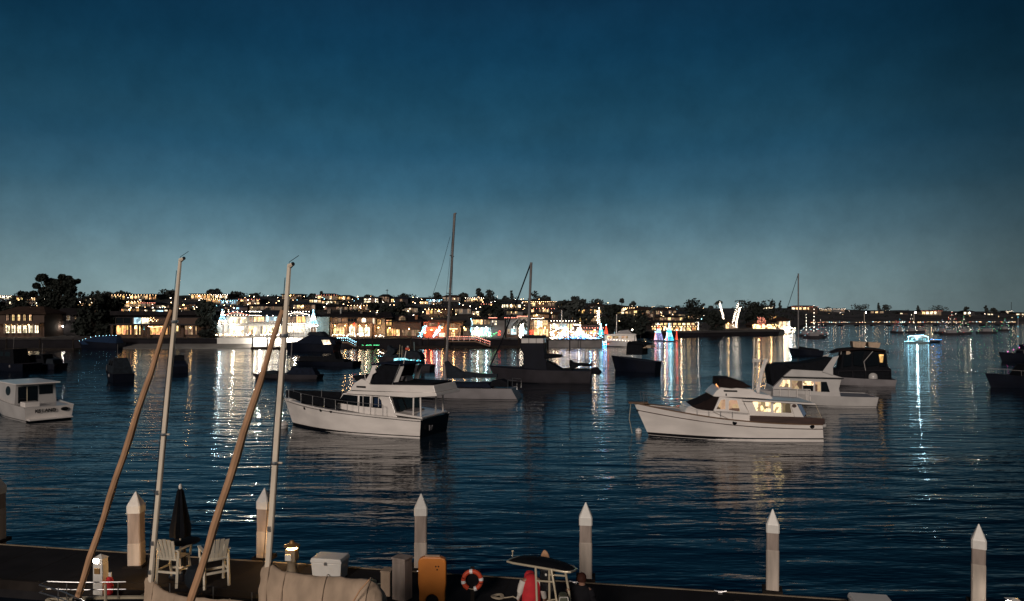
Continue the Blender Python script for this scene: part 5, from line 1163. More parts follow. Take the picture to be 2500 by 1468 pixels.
# boat with lights along its cover, tied at the left beach
b = Boat('lit_covered_boat', 'blue-covered boat with pale lights along its ridge, tied left of the beach', 'boat', 3.4, (198, 850), (284, 852))
b.hull(1.3, 1.9, 'hull_navy', p=1.3, boot=0, deckm='canvas_blue'); Zl = zm(0, 640, 5)
b.prof('canvas_cover', 'canvas_blue', Zl([(960, 975), (1040, 945), (1130, 920), (1240, 905), (1400, 905), (1415, 1010), (1000, 1010)]), 1.3, .3, .1)
P = b.P(Zl([(960, 970), (1040, 940), (1100, 922), (1160, 910), (1250, 905), (1330, 900), (1410, 902)]), 1.2); bulbs(b.t, [(x, 1.0 * b.near, z + .1) for x, z in P], 'c', .75, .09)
b.bars('light_mast', 'alu_dim', [Zl([(1414, 1010), (1414, 950)])], 0, .05, False)

# two decorated boats behind the flybridge yacht
Z8 = zm(850, 820, 9.26)
b = Boat('turquoise_lit_boat', 'small canvas-topped cruiser with turquoise-lit cabin, behind the flybridge yacht', 'boat', 2.9, (962, 903), (1048, 906))
b.hull(b.tr(1048, 893, 1.2)[1], b.tr(955, 886, 0)[1], 'hull_dark', p=1.4, boot=0, deckm='hull_dark')
b.prof('cabin', 'wall_teal', Z8([(1330, 720), (1330, 530), (1620, 540), (1640, 720)]), 1.05, .02, .05); b.prof('canvas_top', 'canvas_slate', Z8([(1235, 470), (1240, 350), (1330, 335), (1560, 370), (1625, 450), (1640, 545), (1500, 500), (1330, 530)]), 1.15, .12, .1)
for pts in ([(1335, 540), (1375, 545), (1385, 640), (1365, 640)], [(1392, 548), (1440, 540), (1440, 640), (1400, 650)], [(1460, 545), (1500, 525), (1505, 640), (1465, 650)], [(1570, 530), (1605, 535), (1600, 650), (1565, 640)]): b.panel('lit_window', 'win_teal', Z8(pts), 1.05, .02, None, .03)
b.prof('glowing_foredeck', 'win_teal', Z8([(1030, 520), (1270, 520), (1290, 625), (1030, 585)]), .9, .1); b.bars('fender_pole', 'rail_cream', [Z8([(1170, 205), (1150, 520)]), Z8([(1220, 230), (1210, 510)])], .8, .035, False)  # foredeck has no lamp; its turquoise light is put into the material
b.bars('light_mast', 'wall_teal', [Z8([(1490, 140), (1500, 370)])], 0, .08, False); bulbs(b.t, [(-1.5, 1.1 * b.near, 1.4), (-.5, 1.1 * b.near, 1.35), (1.5, 1.0 * b.near, 1.5)], 'y', .4, .07)
q = MB(); x, z = b.tr(*Z8([(1350, 250)])[0], .3); q.ball((x, .3*b.near, z), .16, 8, 5); q.build('mast_lamp', M['gelcoat_grey'], b.t); x, z = b.tr(*Z8([(1345, 300)])[0], .3); q = MB().box(x-.3, x+.3, .1, .5, z-.15, z+.2); q.build('red_cover', M['ring_orange'], b.t, bevel=.08)
b = Boat('decorated_launch', 'launch carrying a grey shrouded load and a few lights, left of the turquoise-lit boat', 'boat', 2.6, (926, 886), (988, 889))
b.hull(.9, 1.3, 'hull_dark', p=1.4, boot=0, deckm='hull_dark')
b.prof('shrouded_load', 'canvas_slate', Z8([(780, 470), (850, 380), (845, 260), (880, 215), (950, 280), (1030, 300), (1040, 380), (980, 440), (1100, 420), (1110, 500), (800, 510)]), .8, .15, .12); b.bars('flag_staff', 'alu_dim', [Z8([(770, 470), (835, 330)])], .6, .03, False)
bulbs(b.t, [(1.4, .8 * b.near, 1.6), (2.2, .6 * b.near, 1.8)], 'W', .4, .08); bulbs(b.t, [(1.6, .9 * b.near, 1.1), (2.4, .7 * b.near, 1.2)], 'c', .4, .08)

# white yacht moored beyond the terrace
Zy = zm(1440, 680, 5)
b = Boat('white_yacht', 'pinkish white motor yacht tied right of the blue-lit terrace', 'yacht', 4.2, (1482, 846), (1566, 847))
b.hull(b.tr(1566, 834, 1.8)[1], b.tr(1476, 830, 0)[1], 'gelcoat_grey', p=1.4, boot=.12)
b.prof('cabin', 'gelcoat', Zy([(190, 770), (190, 700), (230, 685), (560, 680), (575, 765)]), 1.7, .04, .1); b.prof('upper_deck', 'gelcoat', Zy([(180, 695), (330, 675), (560, 678), (572, 690), (200, 700)]), 1.9, 0, .05); b.prof('flybridge', 'gelcoat_dim', Zy([(330, 676), (370, 640), (470, 628), (520, 676)]), 1.3, .1, .1)
for a, c in ((215, 265), (280, 350), (385, 425), (435, 465)): b.panel('window', 'win_dim' if a != 215 else 'win_warm', Zy([(a, 705), (c, 703), (c, 732), (a, 735)]), 1.7, .04, None, .03)
b.bars('mast', 'gelcoat', [Zy([(326, 680), (328, 440)])], 0, .09, False); b.bars('stay', 'stainless', [Zy([(328, 560), (295, 690)]), Zy([(318, 520), (345, 520)])], 0, .05, False); bulbs(b.t, [(4, 1.7*b.near, 1.9), (-1, 1.9*b.near, 1.4), (-3.8, 1.8*b.near, 1.3)], 'W', .7, .07)
q = MB().octa((4.0, 2.1*b.near, .7), .16); q.build('port_light', M['bulb_red'], b.t); q = MB().octa((-2.0, 1.2*b.near, 4.2), .2); q.build('deck_lamp', M['bulb_white'], b.t)

# thin far mast with dark hull (right)
b = Boat('far_sloop', 'dark sailboat with a lone tall mast beyond the covered cruiser', 'sailboat', 3.2, (1932, 868), (2010, 870))
b.hull(1.0, 1.5, 'hull_navy', boot=0, deckm='hull_dark', bs=.7); b.bars('mast', 'alu_dim', [[(1949, 862), (1949, 668)]], 0, .13, False, 7); b.prof('boom_cover', 'canvas_black', [(1949, 850), (1952, 846), (2000, 853), (2000, 858), (1949, 858)], .2, 0, .04); b.bars('rigging', 'wire', [[(1948, 672), (1928, 735), (1888, 850)]], 0, .05, False, 4)
q = MB(); x, z = b.tr(1958, 855); q.octa((x, .4*b.near, z), .12); q.build('deck_lamp', M['bulb_cool'], b.t)
# shining launch on the right
b = Boat('glowing_launch', 'small launch blazing turquoise-white, alone on the right water', 'boat', 2.6, (2211, 838), (2266, 839))
b.hull(.8, 1.0, 'wall_teal', boot=0, p=1.3); Zr = zm(1920, 720, 4.31)
b.prof('cabin', 'wall_teal', Zr([(1285, 492), (1290, 450), (1480, 450), (1495, 490)]), .95, .03, .05); b.prof('canopy', 'wall_white', Zr([(1280, 445), (1310, 430), (1440, 428), (1490, 442), (1485, 450), (1285, 450)]), 1.1, 0, .04)
for a in (1310, 1350, 1395, 1440): b.panel('lit_window', 'win_teal', Zr([(a, 456), (a + 30, 456), (a + 30, 478), (a, 478)]), .95, .03, None, .03)
for pts in ([(1280, 442), (1310, 430), (1440, 428), (1490, 442)], [(1245, 490), (1300, 488), (1480, 488), (1500, 488)], [(1490, 442), (1495, 490)], [(1285, 445), (1282, 490)], [(1405, 428), (1440, 424)]):
    P = b.P(Zr(pts), 1.1); bulbs(b.t, [(x, 1.15*b.near, z) for x, z in P], 'c', .28, .13)
point(b.t, (0, 1.6*b.near, 1.5), 'c', 150, .2)
b2 = Boat('glowing_raft', 'low raft edged in faint blue light behind the glowing launch', 'raft', 1.8, origin=tuple(onz(2280, 836)), heading=0, L=3.4); b2.hull(.4, .5, 'hull_navy', boot=0); bulbs(b2.t, [(-1.5, -.9, .9), (1.6, -.9, .8)], 'b', .3, .09)
# specks of decorated boats far off
def speck(label, px, py, cols, h, w, name='decorated_boat', mast=None):
    o = onz(px, py); t = thing(name, label, 'boat', tuple(o), 0, 'decorated boats far off on the right'); 
    MB().add([(-w, -.9, 0), (w*.7, -.9, 0), (w*1.1, 0, 0), (w*.7, .9, 0), (-w, .9, 0), (-w, -1.1, .8), (w*.8, -1.1, .8), (w*1.3, 0, 1.0), (w*.8, 1.1, .8), (-w, 1.1, .8)], [(0,1,6,5), (1,2,7,6), (2,3,8,7), (3,4,9,8), (4,0,5,9), (5,6,7,8,9)]).build('hull', M['hull_dark'], t)
    MB().box(-w*.5, w*.4, -.8, .8, .8, 2.0).build('cabin', M['gelcoat_dim'], t)
    MB().tube([(0, 0, 1.9), (0, 0, (mast or h) + .3)], .06, 5).build('mast', M['alu_dim'], t)
    if mast: bulbs(t, [(0, -.1, 2.5), (0, -.1, mast)], 'W', 1.1, .12)
    for i, c in enumerate(cols): bulbs(t, [(-w*(1 - .25*i), -1.0, 1.0 + .5*i), (0, -.3, h*(1 - .12*i)), (w*(1 - .25*i), -1.0, 1.0 + .5*i)], c, 1.5, .085)
speck('far boat hung with red lights, left of the glowing launch', 2187, 813, 'rp', 5.5, 2.0); speck('far boat with a cyan light cone beside the red one', 2196, 814, 'yc', 6, 1.6); speck('far boat with white-lit masts above the glowing launch', 2224, 813, 'W', 8, 2.2)
speck('far boat with one red lamp right of the white-lit masts', 2246, 812, 'r', 4, 2.0); speck('far boat in violet lights right of the glowing launch', 2300, 814, 'vc', 6, 3.0); speck('far boat with red peak and white hull lights', 2323, 818, 'rW', 9, 4.2); speck('far boat in green and white lights near the right edge', 2352, 816, 'gW', 7, 3.0); speck('far boat with a yellow-green stripe at right', 2408, 814, 'g', 4, 4.0); speck('far boat with pale square lights near the right edge', 2452, 808, 'gc', 6, 2.6)
speck('decorated boat in white and cool lights, left of the lit masts off the right bank', 1968, 822, 'Wc', 4.5, 3.2, mast=8); speck('decorated sailboat with tall white-lit mast off the right bank', 1987, 826, 'cr', 4, 3.4, mast=11); speck('small lit boat right of the decorated sailboats', 2003, 822, 'Wr', 6, 2.4)
# buoys and floating light cones
def buoy(label, px, py, r, m):
    o = onz(px, py); t = thing('mooring_buoy', label, 'buoy', tuple(o)); MB().ball((0, 0, r*.55), r, 14, 10).build('float', M[m], t, smooth=True); MB().lathe([(r*.98, r*.50), (r*1.01, r*.60), (r*.98, r*.70)], 16).build('band', M['canvas_blue'], t); MB().tube([(0, 0, r*1.5), (0, 0, r*1.85), (r*.2, 0, r*1.95)], r*.08, 6).build('ring', M['stainless'], t)
buoy('blue-white mooring ball at the flybridge yacht bow', 692, 1046, .33, 'gelcoat_grey'); buoy('small white mooring ball off the trawler yacht bow', 1559, 1058, .22, 'gelcoat')
def light_cone(label, px, pyb, h, r, cols, d=None, z=None, base=True, name='lit_tree'):
    o = onz(px, pyb) if d is None else at(px, pyb, d)
    t = thing(name, label, 'light tree', tuple(o), 0, 'trees made of light strings')
    MB().tube([(0, 0, .1), (0, 0, h)], .06, 6).build('pole', M['alu_dim'], t)
    if base: MB().box(-r*1.2, r*1.2, -r*1.1, r*1.1, -.1, .35).build('float_base', M['hull_dark'], t)
    for j, c in enumerate(cols):
        m = MB(); zz0, zz1 = h*j/len(cols), h*(j+1)/len(cols)
        for i in range(16):
            a = 2*math.pi*i/16; n = max(3, int((zz1-zz0)/.28))
            for q in range(n):
                z_ = lerp(zz0, zz1, q/n); rr = r*(1 - z_/h) + .04; m.octa((rr*math.cos(a), rr*math.sin(a), z_ + .4), .055)
        o2 = m.build('light_strands', M[BULB[c]], t); o2['kind'] = 'stuff'
    MB().octa((0, 0, h + .5), .16).build('star', M['bulb_cool'], t)
    point(t, (0, -r - .5, h*.4), 'c' if cols[0] in 'cWyv' else 'r', 50 if cols[0] in 'cWyv' else 8, .3)
light_cone('violet-white lit tree with a red collar floating off the clubhouse', 1608, 833, 4.6, 1.25, 'vvcr'); light_cone('cyan lit tree floating beside the violet one', 1634, 834, 4.7, 1.2, 'ycyc')
light_cone('slim red lit tree left of the cyan one', 1628, 834, 2.2, .22, 'r'); light_cone('slim red lit tree right of the cyan one', 1652, 832, 2.8, .25, 'rr'); light_cone('slim pink lit tree left of the violet one', 1600, 832, 2.2, .35, 'p'); 
light_cone('large white lit tree on the left porch of the brightest house', 543, 793.5, 3.3, .95, 'WcW', 186.0, base=False); light_cone('large white lit tree on the right porch of the brightest house', 765, 793.5, 3.2, .85, 'cWc', 186.0, base=False)
light_cone('small cyan lit tree beside the terrace end', 1467, 820, 2.4, .5, 'yc', 183.5, base=False); light_cone('small red lit tree beside the white yacht', 1480, 818, 2.2, .4, 'r', 200, base=False)
# lit figures on the orange house lawn, gangways
for lab, px in (('left leaning turquoise lit figure before the orange-lit house', 1032), ('right leaning turquoise lit figure before the orange-lit house', 1067)):
    o = at(px, 823, 184.5); t = thing('lit_figure', lab, 'light figure', tuple(o), 0, 'lit figures on the lawn'); MB().tube([(-.6, 0, 0), (.6, 0, 2.6)], .05, 5).build('frame', M['alu_dim'], t); m = MB()
    for _ in range(90): u_ = random.random(); m.octa((lerp(-.7, .7, u_) + random.gauss(0, .28), random.uniform(-.2, .2), 2.6*u_ + random.gauss(0, .12) + .1), .06)
    o2 = m.build('light_strands', M['bulb_cool'], t); o2['kind'] = 'stuff'; point(t, (0, -.8, 1.3), 'c', 60, .2)
def gangway(label, pts, d, c, w=1.4):
    o = at(*pts[0], d); t = thing('gangway', label, 'gangway', tuple(o)); P = [at(px, py, d) - o for px, py in pts]; dk = MB(); ra = MB()
    for p, q in zip(P, P[1:]):
        dk.add([(p.x, -w/2, p.z), (q.x, -w/2, q.z), (q.x, w/2, q.z), (p.x, w/2, p.z), (p.x, -w/2, p.z-.2), (q.x, -w/2, q.z-.2), (q.x, w/2, q.z-.2), (p.x, w/2, p.z-.2)], [(0,1,2,3), (4,5,6,7), (0,1,5,4), (2,3,7,6)])
        n = max(2, int((q-p).length/1.2))
        for i in range(n+1):
            s_ = p.lerp(q, i/n)
            for sd in (-1, 1): ra.tube([(s_.x, sd*w/2, s_.z), (s_.x, sd*w/2, s_.z+1.0)], .035, 4)
        for sd in (-1, 1): ra.tube([(p.x, sd*w/2, p.z+1.0), (q.x, sd*w/2, q.z+1.0)], .04, 4)
    dk.build('walkway', M['teak'], t); ra.build('handrail', M['trim_white'], t)
    for dz, sd in ((1.05, -1), (.5, -1), (1.05, 1)): bulbs(t, [(p.x, sd*w/2 - .1, p.z + dz) for p in P], c, .45, .09)
    return t
gangway('gangway railed with white rope lights beside the covered yacht', [(822, 836), (850, 836), (868, 846)], 174, 'c')
gangway('long ramp edged in pink lights sloping from the orange-lit house', [(1092, 833), (1160, 833), (1196, 845)], 174, 'p')
def float_dock(label, a, b_, py, dd=3.0):
    p, q = onz(a, py), onz(b_, py); t = thing('float_dock', label, 'dock', ((p.x+q.x)/2, p.y, 0), 0, 'floats along the far shore'); L_ = q.x - p.x
    MB().box(-L_/2, L_/2, 0, dd, -.3, .45).build('deck', M['timber_dark'], t)
    for x in (-L_/2 + .3, 0, L_/2 - .3): MB().tube([(x, .3, -1), (x, .3, 2.6)], .16, 7).build('pile', M['timber_dark'], t)
float_dock('small float off the beach before the brightest house', 612, 692, 853); float_dock('float with a green glow below the tan arches', 868, 912, 852); float_dock('dark float under the orange-lit house', 1000, 1090, 850); float_dock('dark float before the green-lit house', 1100, 1270, 850); float_dock('dark float at the foot of the terrace', 1335, 1475, 847, 2.0); float_dock('dark float below the arched-window house', 10, 180, 856)
o = onz(905, 850); t = thing('green_light_strip', 'short green light strip at the water below the tan arches', 'light strip', (o.x, o.y, .55)); MB().box(-2, 2, -.05, .05, 0, .08).build('housing', M['alu_dim'], t); bulbs(t, [(-2, -.08, .14), (2, -.08, .14)], 'g', .25, .08)

# ================================================================ NEAR DOCK
DZ = .5
DA = math.atan2(-3.1, 16.8)                       # direction of the dock, falling away to the left
du = Vector((math.cos(DA), math.sin(DA), 0)); dv = Vector((-du.y, du.x, 0)); d0 = Vector((-7.9, 21.9, 0))
def dk(px, py, z=DZ): return onz(px, py, z)
dock = tag(empty('dock', (d0.x, d0.y, 0), DA), kind='structure')
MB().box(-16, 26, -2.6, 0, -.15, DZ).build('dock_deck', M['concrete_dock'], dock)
MB().box(-16, 26, .002, .06, DZ - .22, DZ + .02).build('edge_bumper', M['dock_edge'], dock)
MB().box(-16, 26, -2.72, -2.602, DZ - .22, DZ + .03).build('edge_bumper', M['timber_dark'], dock)
for i in range(28): MB().box(-16 + i*1.5, -16 + i*1.5 + .02, -2.6, 0, DZ + .0005, DZ + .004).build('deck_joint', M['timber_dark'], dock)

def pile(label, px, Y, ztop=2.62, s=.172, rot=4, tilt=(0, 0), band=.52):
    X = (px - HX) / FPX * Y; t = thing('dock_pile', label, 'pile', (X, Y, 0), DA + R(rot), 'white-capped dock piles'); c = .03
    t.rotation_euler = (R(tilt[0]), R(tilt[1]), DA + R(rot))
    oc = [(s-c, -s), (s, -s+c), (s, s-c), (s-c, s), (-s+c, s), (-s, s-c), (-s, -s+c), (-s+c, -s)]
    def ring(name, mm, rows, bev=0.0):
        m = MB(); vs = []
        for k, z in rows: vs += [(x*k, y*k, z) for x, y in oc]
        n = len(rows); m.add(vs, [tuple(range(8)), tuple(range(8*n-8, 8*n))] + [(r*8+i, r*8+(i+1) % 8, (r+1)*8+(i+1) % 8, (r+1)*8+i) for r in range(n-1) for i in range(8)]); return m.build(name, M[mm], t, bevel=bev)
    ring('shaft', 'concrete_pile', [(1, -2), (1, ztop - .58)]); ring('sleeve', 'pile_sleeve', [(1.05, -1), (1.05, ztop - .60 - band), (1.0, ztop - .57 - band)])
    ring('cap', 'white_cap', [(1.10, ztop - .60), (1.10, ztop - .39), (1.03, ztop - .36), (.07, ztop)], .008)
    m = MB(); q = s + .01
    m.box(-q-.09, q+.09, -q-.09, -q-.03, DZ-.05, DZ+.06); m.box(-q-.09, q+.09, q+.03, q+.09, DZ-.05, DZ+.06); m.box(q+.03, q+.09, -q-.03, q+.03, DZ-.05, DZ+.06); m.box(-q-.09, -q-.03, -q-.03, q+.03, DZ-.05, DZ+.06); m.build('pile_hoop', M['timber_dark'], t)
    return t
def edgeY(px, off): # row of piles just outside the dock edge
    Y = 20.0
    for _ in range(20):
        X = (px - HX) / FPX * Y; Y = d0.y + off + (X - d0.x) * math.tan(DA)
    return Y
pile('white-capped pile cut by the left edge of the picture', -6, edgeY(-6, .4))
pile('amber-lit white-capped pile left of the tall chairs', 334, edgeY(334, -.95), 2.66, .18, 12, (0, -.6), .9)
pile('white-capped pile half hidden behind the second mast', 645, edgeY(645, .4), 2.60, .172, 2, (.3, .5), .7)
pile('white-capped pile behind the orange upright board', 1027, edgeY(1027, .4), 2.64, .172, 14, (0, .3), .8)
pile('white-capped pile behind the black boat canopy', 1430, edgeY(1430, .4), 2.61, .165, 4, (.2, 0), .50)
pile('second white-capped pile from the right edge', 1885, edgeY(1885, .4), 2.66, .152, -6, (0, .3), .48)
pile('rightmost white-capped pile, standing in front of dark water', 2387, edgeY(2387, .4), 2.52, .150, -18, (0, .5), .42)

# tall white adirondack chairs
def tall_chair(label, px, py, rz):
    p = dk(px, py); t = thing('tall_chair', label, 'chair', tuple(p), rz, 'tall white adirondack chairs'); W = M['poly_lumber']
    for x in (-.30, .30):
        for y0, y1 in ((-.30, -.20), (.30, .24)):
            MB().tube([(x*1.04, y0*1.1, 0), (x, y1, .74 if y0 < 0 else .98)], [.042, .038], 4).build('leg', W, t)
    for i in range(5): y = -.24 + i*.11; MB().box(-.28, .28, y, y+.09, .735, .765).build('seat_slat', W, t)
    for i in range(5):
        x0 = -.27 + i*.11; top = 1.26 + .06*math.cos((i-2)*.6); m = MB()
        m.add([(x0*.86, .22, .70), (x0*.86+.088, .22, .70), (x0*1.12+.10, .40, top), (x0*1.12, .40, top), (x0*.86, .245, .70), (x0*.86+.088, .245, .70), (x0*1.12+.10, .425, top), (x0*1.12, .425, top)],
              [(0,1,2,3), (7,6,5,4), (0,1,5,4), (1,2,6,5), (2,3,7,6), (3,0,4,7)]); m.build('back_slat', W, t)
    for x in (-.36, .28): MB().box(x, x+.08, -.36, .32, .98, 1.01).build('armrest', W, t)
    for x in (-.32, .32): MB().tube([(x, -.25, .72), (x, -.29, .98)], .032, 4).build('arm_support', W, t)
    MB().box(-.30, .30, -.33, -.27, .30, .35).build('footrest', W, t); MB().box(-.30, .30, .26, .29, .36, .42).build('stretcher', W, t)
    for x in (-.31, .29): MB().box(x, x+.025, -.27, .26, .40, .45).build('stretcher', W, t)
tall_chair('left tall white adirondack chair, beside the folded umbrella', 425, 1424, R(168)); tall_chair('right tall white adirondack chair, crossed by the tan furled sail', 523, 1426, R(214))
p = dk(450, 1410); t = thing('bar_table', 'dark round bar table under the folded umbrella', 'table', tuple(p))
MB().lathe([(.40, .98), (.42, 1.0), (.42, 1.02), (.40, 1.03)], 20).build('table_top', M['black_fabric'], t, smooth=True); MB().tube([(0, 0, .1), (0, 0, .98)], .05, 8).build('pedestal', M['black_paint'], t); MB().lathe([(.32, 0), (.32, .04), (.12, .09)], 18).build('base', M['black_paint'], t, smooth=True)
t = thing('patio_umbrella', 'folded black patio umbrella with a pale finial', 'umbrella', (p.x - .12, p.y + .02, DZ)); 
m = MB(); vs = []; n = 16
for z, r in ((1.15, .26), (1.35, .27), (1.8, .19), (2.2, .12), (2.40, .085), (2.46, .05)):
    vs += [(r*(1 + .13*math.cos(8*2*math.pi*j/n))*math.cos(2*math.pi*j/n), r*(1 + .13*math.cos(8*2*math.pi*j/n))*math.sin(2*math.pi*j/n), z) for j in range(n)]
m.add(vs, [(i*n+j, i*n+(j+1) % n, (i+1)*n+(j+1) % n, (i+1)*n+j) for i in range(5) for j in range(n)] + [tuple(range(n)), tuple(range(5*n, 6*n))]); m.build('canopy', M['canvas_black'], t, smooth=True)
MB().tube([(0, 0, .05), (0, 0, 1.2)], .025, 8).build('pole', M['alu_mast'], t); MB().lathe([(.035, 2.46), (.045, 2.5), (.045, 2.56), (.02, 2.6)], 10).build('finial', M['white_plastic'], t); MB().lathe([(.30, 0), (.30, .05), (.06, .1)], 16).build('stand', M['black_paint'], t)
p = dk(477, 1432); t = thing('dark_cushion', 'dark rounded cushion leaning at the left chair', 'cushion', tuple(p)); MB().lathe([(.18, 0), (.26, .1), (.27, .35), (.20, .52), (.05, .58)], 14).build('cushion_body', M['canvas_slate'], t, smooth=True)

# dock pedestals
def pedestal_white(label, px, py, lampon=True, h=1.02, power=26, red=True):
    p = dk(px, py); t = thing('dock_pedestal', label, 'power pedestal', tuple(p), DA, 'dock power pedestals')
    MB().box(-.14, .14, -.12, .12, 0, h*.82).build('body', M['white_plastic'], t, bevel=.02); m = MB()
    m.add([(-.15, -.13, h*.93), (.15, -.13, h*.93), (.15, .13, h*.93), (-.15, .13, h*.93), (0, 0, h*1.03)], [(0,1,2,3), (0,1,4), (1,2,4), (2,3,4), (3,0,4)]); m.build('cap', M['white_plastic'], t)
    MB().box(.02, .13, -.11, .11, h*.82, h*.93).build('cap_support', M['white_plastic'], t); MB().box(-.12, .01, -.118, .02, h*.825, h*.928).build('lamp_lens', M['dock_lens_white'], t)
    MB().box(-.08, .08, -.15, -.121, h*.55, h*.70).build('outlet_cover', M['bronze_cap'], t, bevel=.01)
    point(t, (.5, .9, h*.9), 'a', power*1.1, .06)  # bare amber light added away from the lens, out towards the pile
    return t
pedestal_white('white dock pedestal with a glaring lamp, beside the red extinguisher', 246, 1450)
p = dk(262, 1452); t = thing('fire_extinguisher', 'red fire extinguisher cover beside the white lamp pedestal', 'extinguisher', (p.x + .06, p.y, DZ)); MB().lathe([(.06, 0), (.085, .03), (.09, .35), (.07, .45), (.02, .48)], 14).build('bottle', M['red_fabric'], t, smooth=True); MB().box(-.02, .05, -.02, .02, .47, .58).build('handle', M['white_plastic'], t)
p = dk(713, 1400); t = thing('dock_pedestal', 'amber glowing dock pedestal with a capped lamp, right of the second mast', 'power pedestal', tuple(p), DA, 'dock power pedestals')
MB().lathe([(.17, 0), (.15, .06), (.12, .30), (.15, .36)], 10).build('foot', M['dock_edge'], t, smooth=True); MB().box(-.15, .15, -.13, .13, .36, .70).build('body', M['dock_edge'], t, bevel=.02); MB().box(-.13, .06, -.18, -.131, .40, .58).build('meter_box', M['white_plastic'], t, bevel=.015)
MB().lathe([(.13, .70), (.13, .775)], 14).build('lamp_lens', M['dock_lens_amber'], t); MB().lathe([(.23, .776), (.22, .80), (.08, .86), (.05, .93), (.02, .94)], 14).build('cap', M['bronze_cap'], t, smooth=True)
point(t, (-.7, .75, .72), 'a', 32, .06)  # extra light added off the lens to carry the amber glow to the pile
pedestal_white('small white dock pedestal at the lower right corner', 2474, 1516, h=.54, power=3)
# dock boxes
def dock_box(label, px, py, w_, d_, h_, rz=0.0):
    p = dk(px, py); t = thing('dock_box', label, 'dock box', tuple(p), DA + rz, 'white dock boxes'); m = MB()
    m.add([(-w_*.44, -d_*.42, 0), (w_*.44, -d_*.42, 0), (w_*.44, d_*.42, 0), (-w_*.44, d_*.42, 0), (-w_*.48, -d_*.47, h_*.78), (w_*.48, -d_*.47, h_*.78), (w_*.48, d_*.47, h_*.78), (-w_*.48, d_*.47, h_*.78)], [(0,1,2,3), (0,1,5,4), (1,2,6,5), (2,3,7,6), (3,0,4,7), (4,5,6,7)]); m.build('bin', M['white_plastic'], t, bevel=.02)
    MB().prism([(-w_*.5, h_*.785), (w_*.5, h_*.785), (w_*.5, h_*.86), (w_*.46, h_*1.0), (-w_*.46, h_*1.0), (-w_*.5, h_*.86)], d_*.5).build('lid', M['white_plastic'], t, bevel=.02); MB().box(-.04, .04, -d_*.5-.02, -d_*.5+.0, h_*.70, h_*.85).build('latch', M['stainless'], t)
dock_box('white dock box right of the amber pedestal', 806, 1409, .92, .60, .60); dock_box('white dock box cut by the bottom edge at right', 2127, 1522, .92, .60, .60)
p = dk(982, 1462); t = thing('utility_cabinet', 'tall taupe utility cabinet standing left of the orange board', 'cabinet', tuple(p), DA - R(18)); MB().box(-.20, .20, -.17, .17, 0, 1.04).build('body', M['concrete_pile'], t, bevel=.02); MB().box(-.22, .22, -.19, .19, 1.042, 1.09).build('lid', M['concrete_pile'], t, bevel=.012); MB().box(-.17, .17, -.185, -.171, .08, .96).build('door', M['concrete_pile'], t, bevel=.006)
p = dk(948, 1452); t = thing('hose_box', 'low beige box tucked against the utility cabinet', 'box', tuple(p), DA); MB().box(-.16, .10, -.15, .15, 0, .62).build('body', M['canvas_beige'], t, bevel=.02); MB().box(-.17, .11, -.16, .16, .622, .66).build('lid', M['canvas_beige'], t, bevel=.01)
# orange board
p = dk(1056, 1466); t = thing('orange_board', 'orange plastic board with an arched cut-out standing on the dock', 'plastic board', tuple(p), DA*.4); pts = [(-.34, 0), (-.17, 0)]
pts += [(.17*math.cos(a), .17*math.sin(a)*1.05) for a in [math.pi - i*math.pi/10 for i in range(11)]] + [(.17, 0), (.34, 0), (.33, .22), (.36, .45), (.36, 1.0), (.34, 1.08), (.22, 1.13), (-.22, 1.13), (-.33, 1.08), (-.36, 1.0), (-.36, .45), (-.33, .22)]
MB().facade(pts, -.09, .09).build('panel', M['orange_plastic'], t, bevel=.03); MB().box(-.20, .20, -.05, .05, 1.128, 1.16).build('top_grip', M['canvas_beige'], t, bevel=.02)
for x, z in ((.10, .90), (.17, .90), (.135, .82)): MB().lathe([(.02, -.006), (.02, .006)], 8).build('bolt_hole', M['black_paint'], t).location = (x, -.094, z)
for o_ in [c for c in bpy.data.objects if c.parent == t and c.name.startswith('bolt_hole')]: o_.rotation_euler = (R(90), 0, 0)
# life ring on its stand
p = dk(1153, 1474); p = at(1153, 1417, p.y); t = thing('life_ring', 'orange life ring with white bands hanging on a dark stand', 'life ring', tuple(p), 0); rad, rr = .225, .058; m = MB(); bd = []
segs = 40
def ring_pt(a): return (rad*math.cos(a), 0, rad*math.sin(a))
for nm, a0, a1, mm, r_ in [('ring', R(-62), R(242), 'ring_orange', rr)] + [('reflective_band', R(a-9), R(a+9), 'reflective', rr*1.06) for a in (98, 8, 190, -70)]:
    k = max(4, int((a1-a0)/.12)); MB().tube([ring_pt(a0 + (a1-a0)*i/k) for i in range(k+1)], r_, 10).build(nm, M[mm], t, smooth=True)
MB().tube([ring_pt(R(185 + i*9)) if i not in (0, 12) else ring_pt(R(185 + i*9)) for i in range(1, 12)], .012, 5).build('grab_line', M['rope'], t)
t2 = thing('ring_stand', 'dark post and board behind the life ring', 'stand', (p.x, p.y + .12, DZ), 0); MB().box(-.05, .05, -.03, .03, 0, p.z - DZ + .30).build('post', M['timber_dark'], t2); MB().box(-.20, .20, -.045, -.031, p.z - DZ - .18, p.z - DZ + .24).build('backboard', M['black_paint'], t2)
# cleats on the dock edge
for u_, wh in ((5.5, 'between the dock box and the orange board'), (9.8, 'near the black boat canopy'), (13.6, 'in the gap right of the canopy pile'), (17.0, 'near the second pile from the right')):
    q = d0 + du*u_ - dv*.15; t = thing('cleat', f'small metal mooring cleat on the dock edge {wh}', 'cleat', (q.x, q.y, DZ), DA, 'cleats along the dock edge'); MB().tube([(-.16, 0, .09), (-.08, 0, .075), (.08, 0, .075), (.16, 0, .09)], .022, 7).build('horn', M['stainless'], t, smooth=True); MB().box(-.06, .06, -.03, .03, 0, .07).build('base', M['stainless'], t, bevel=.01)

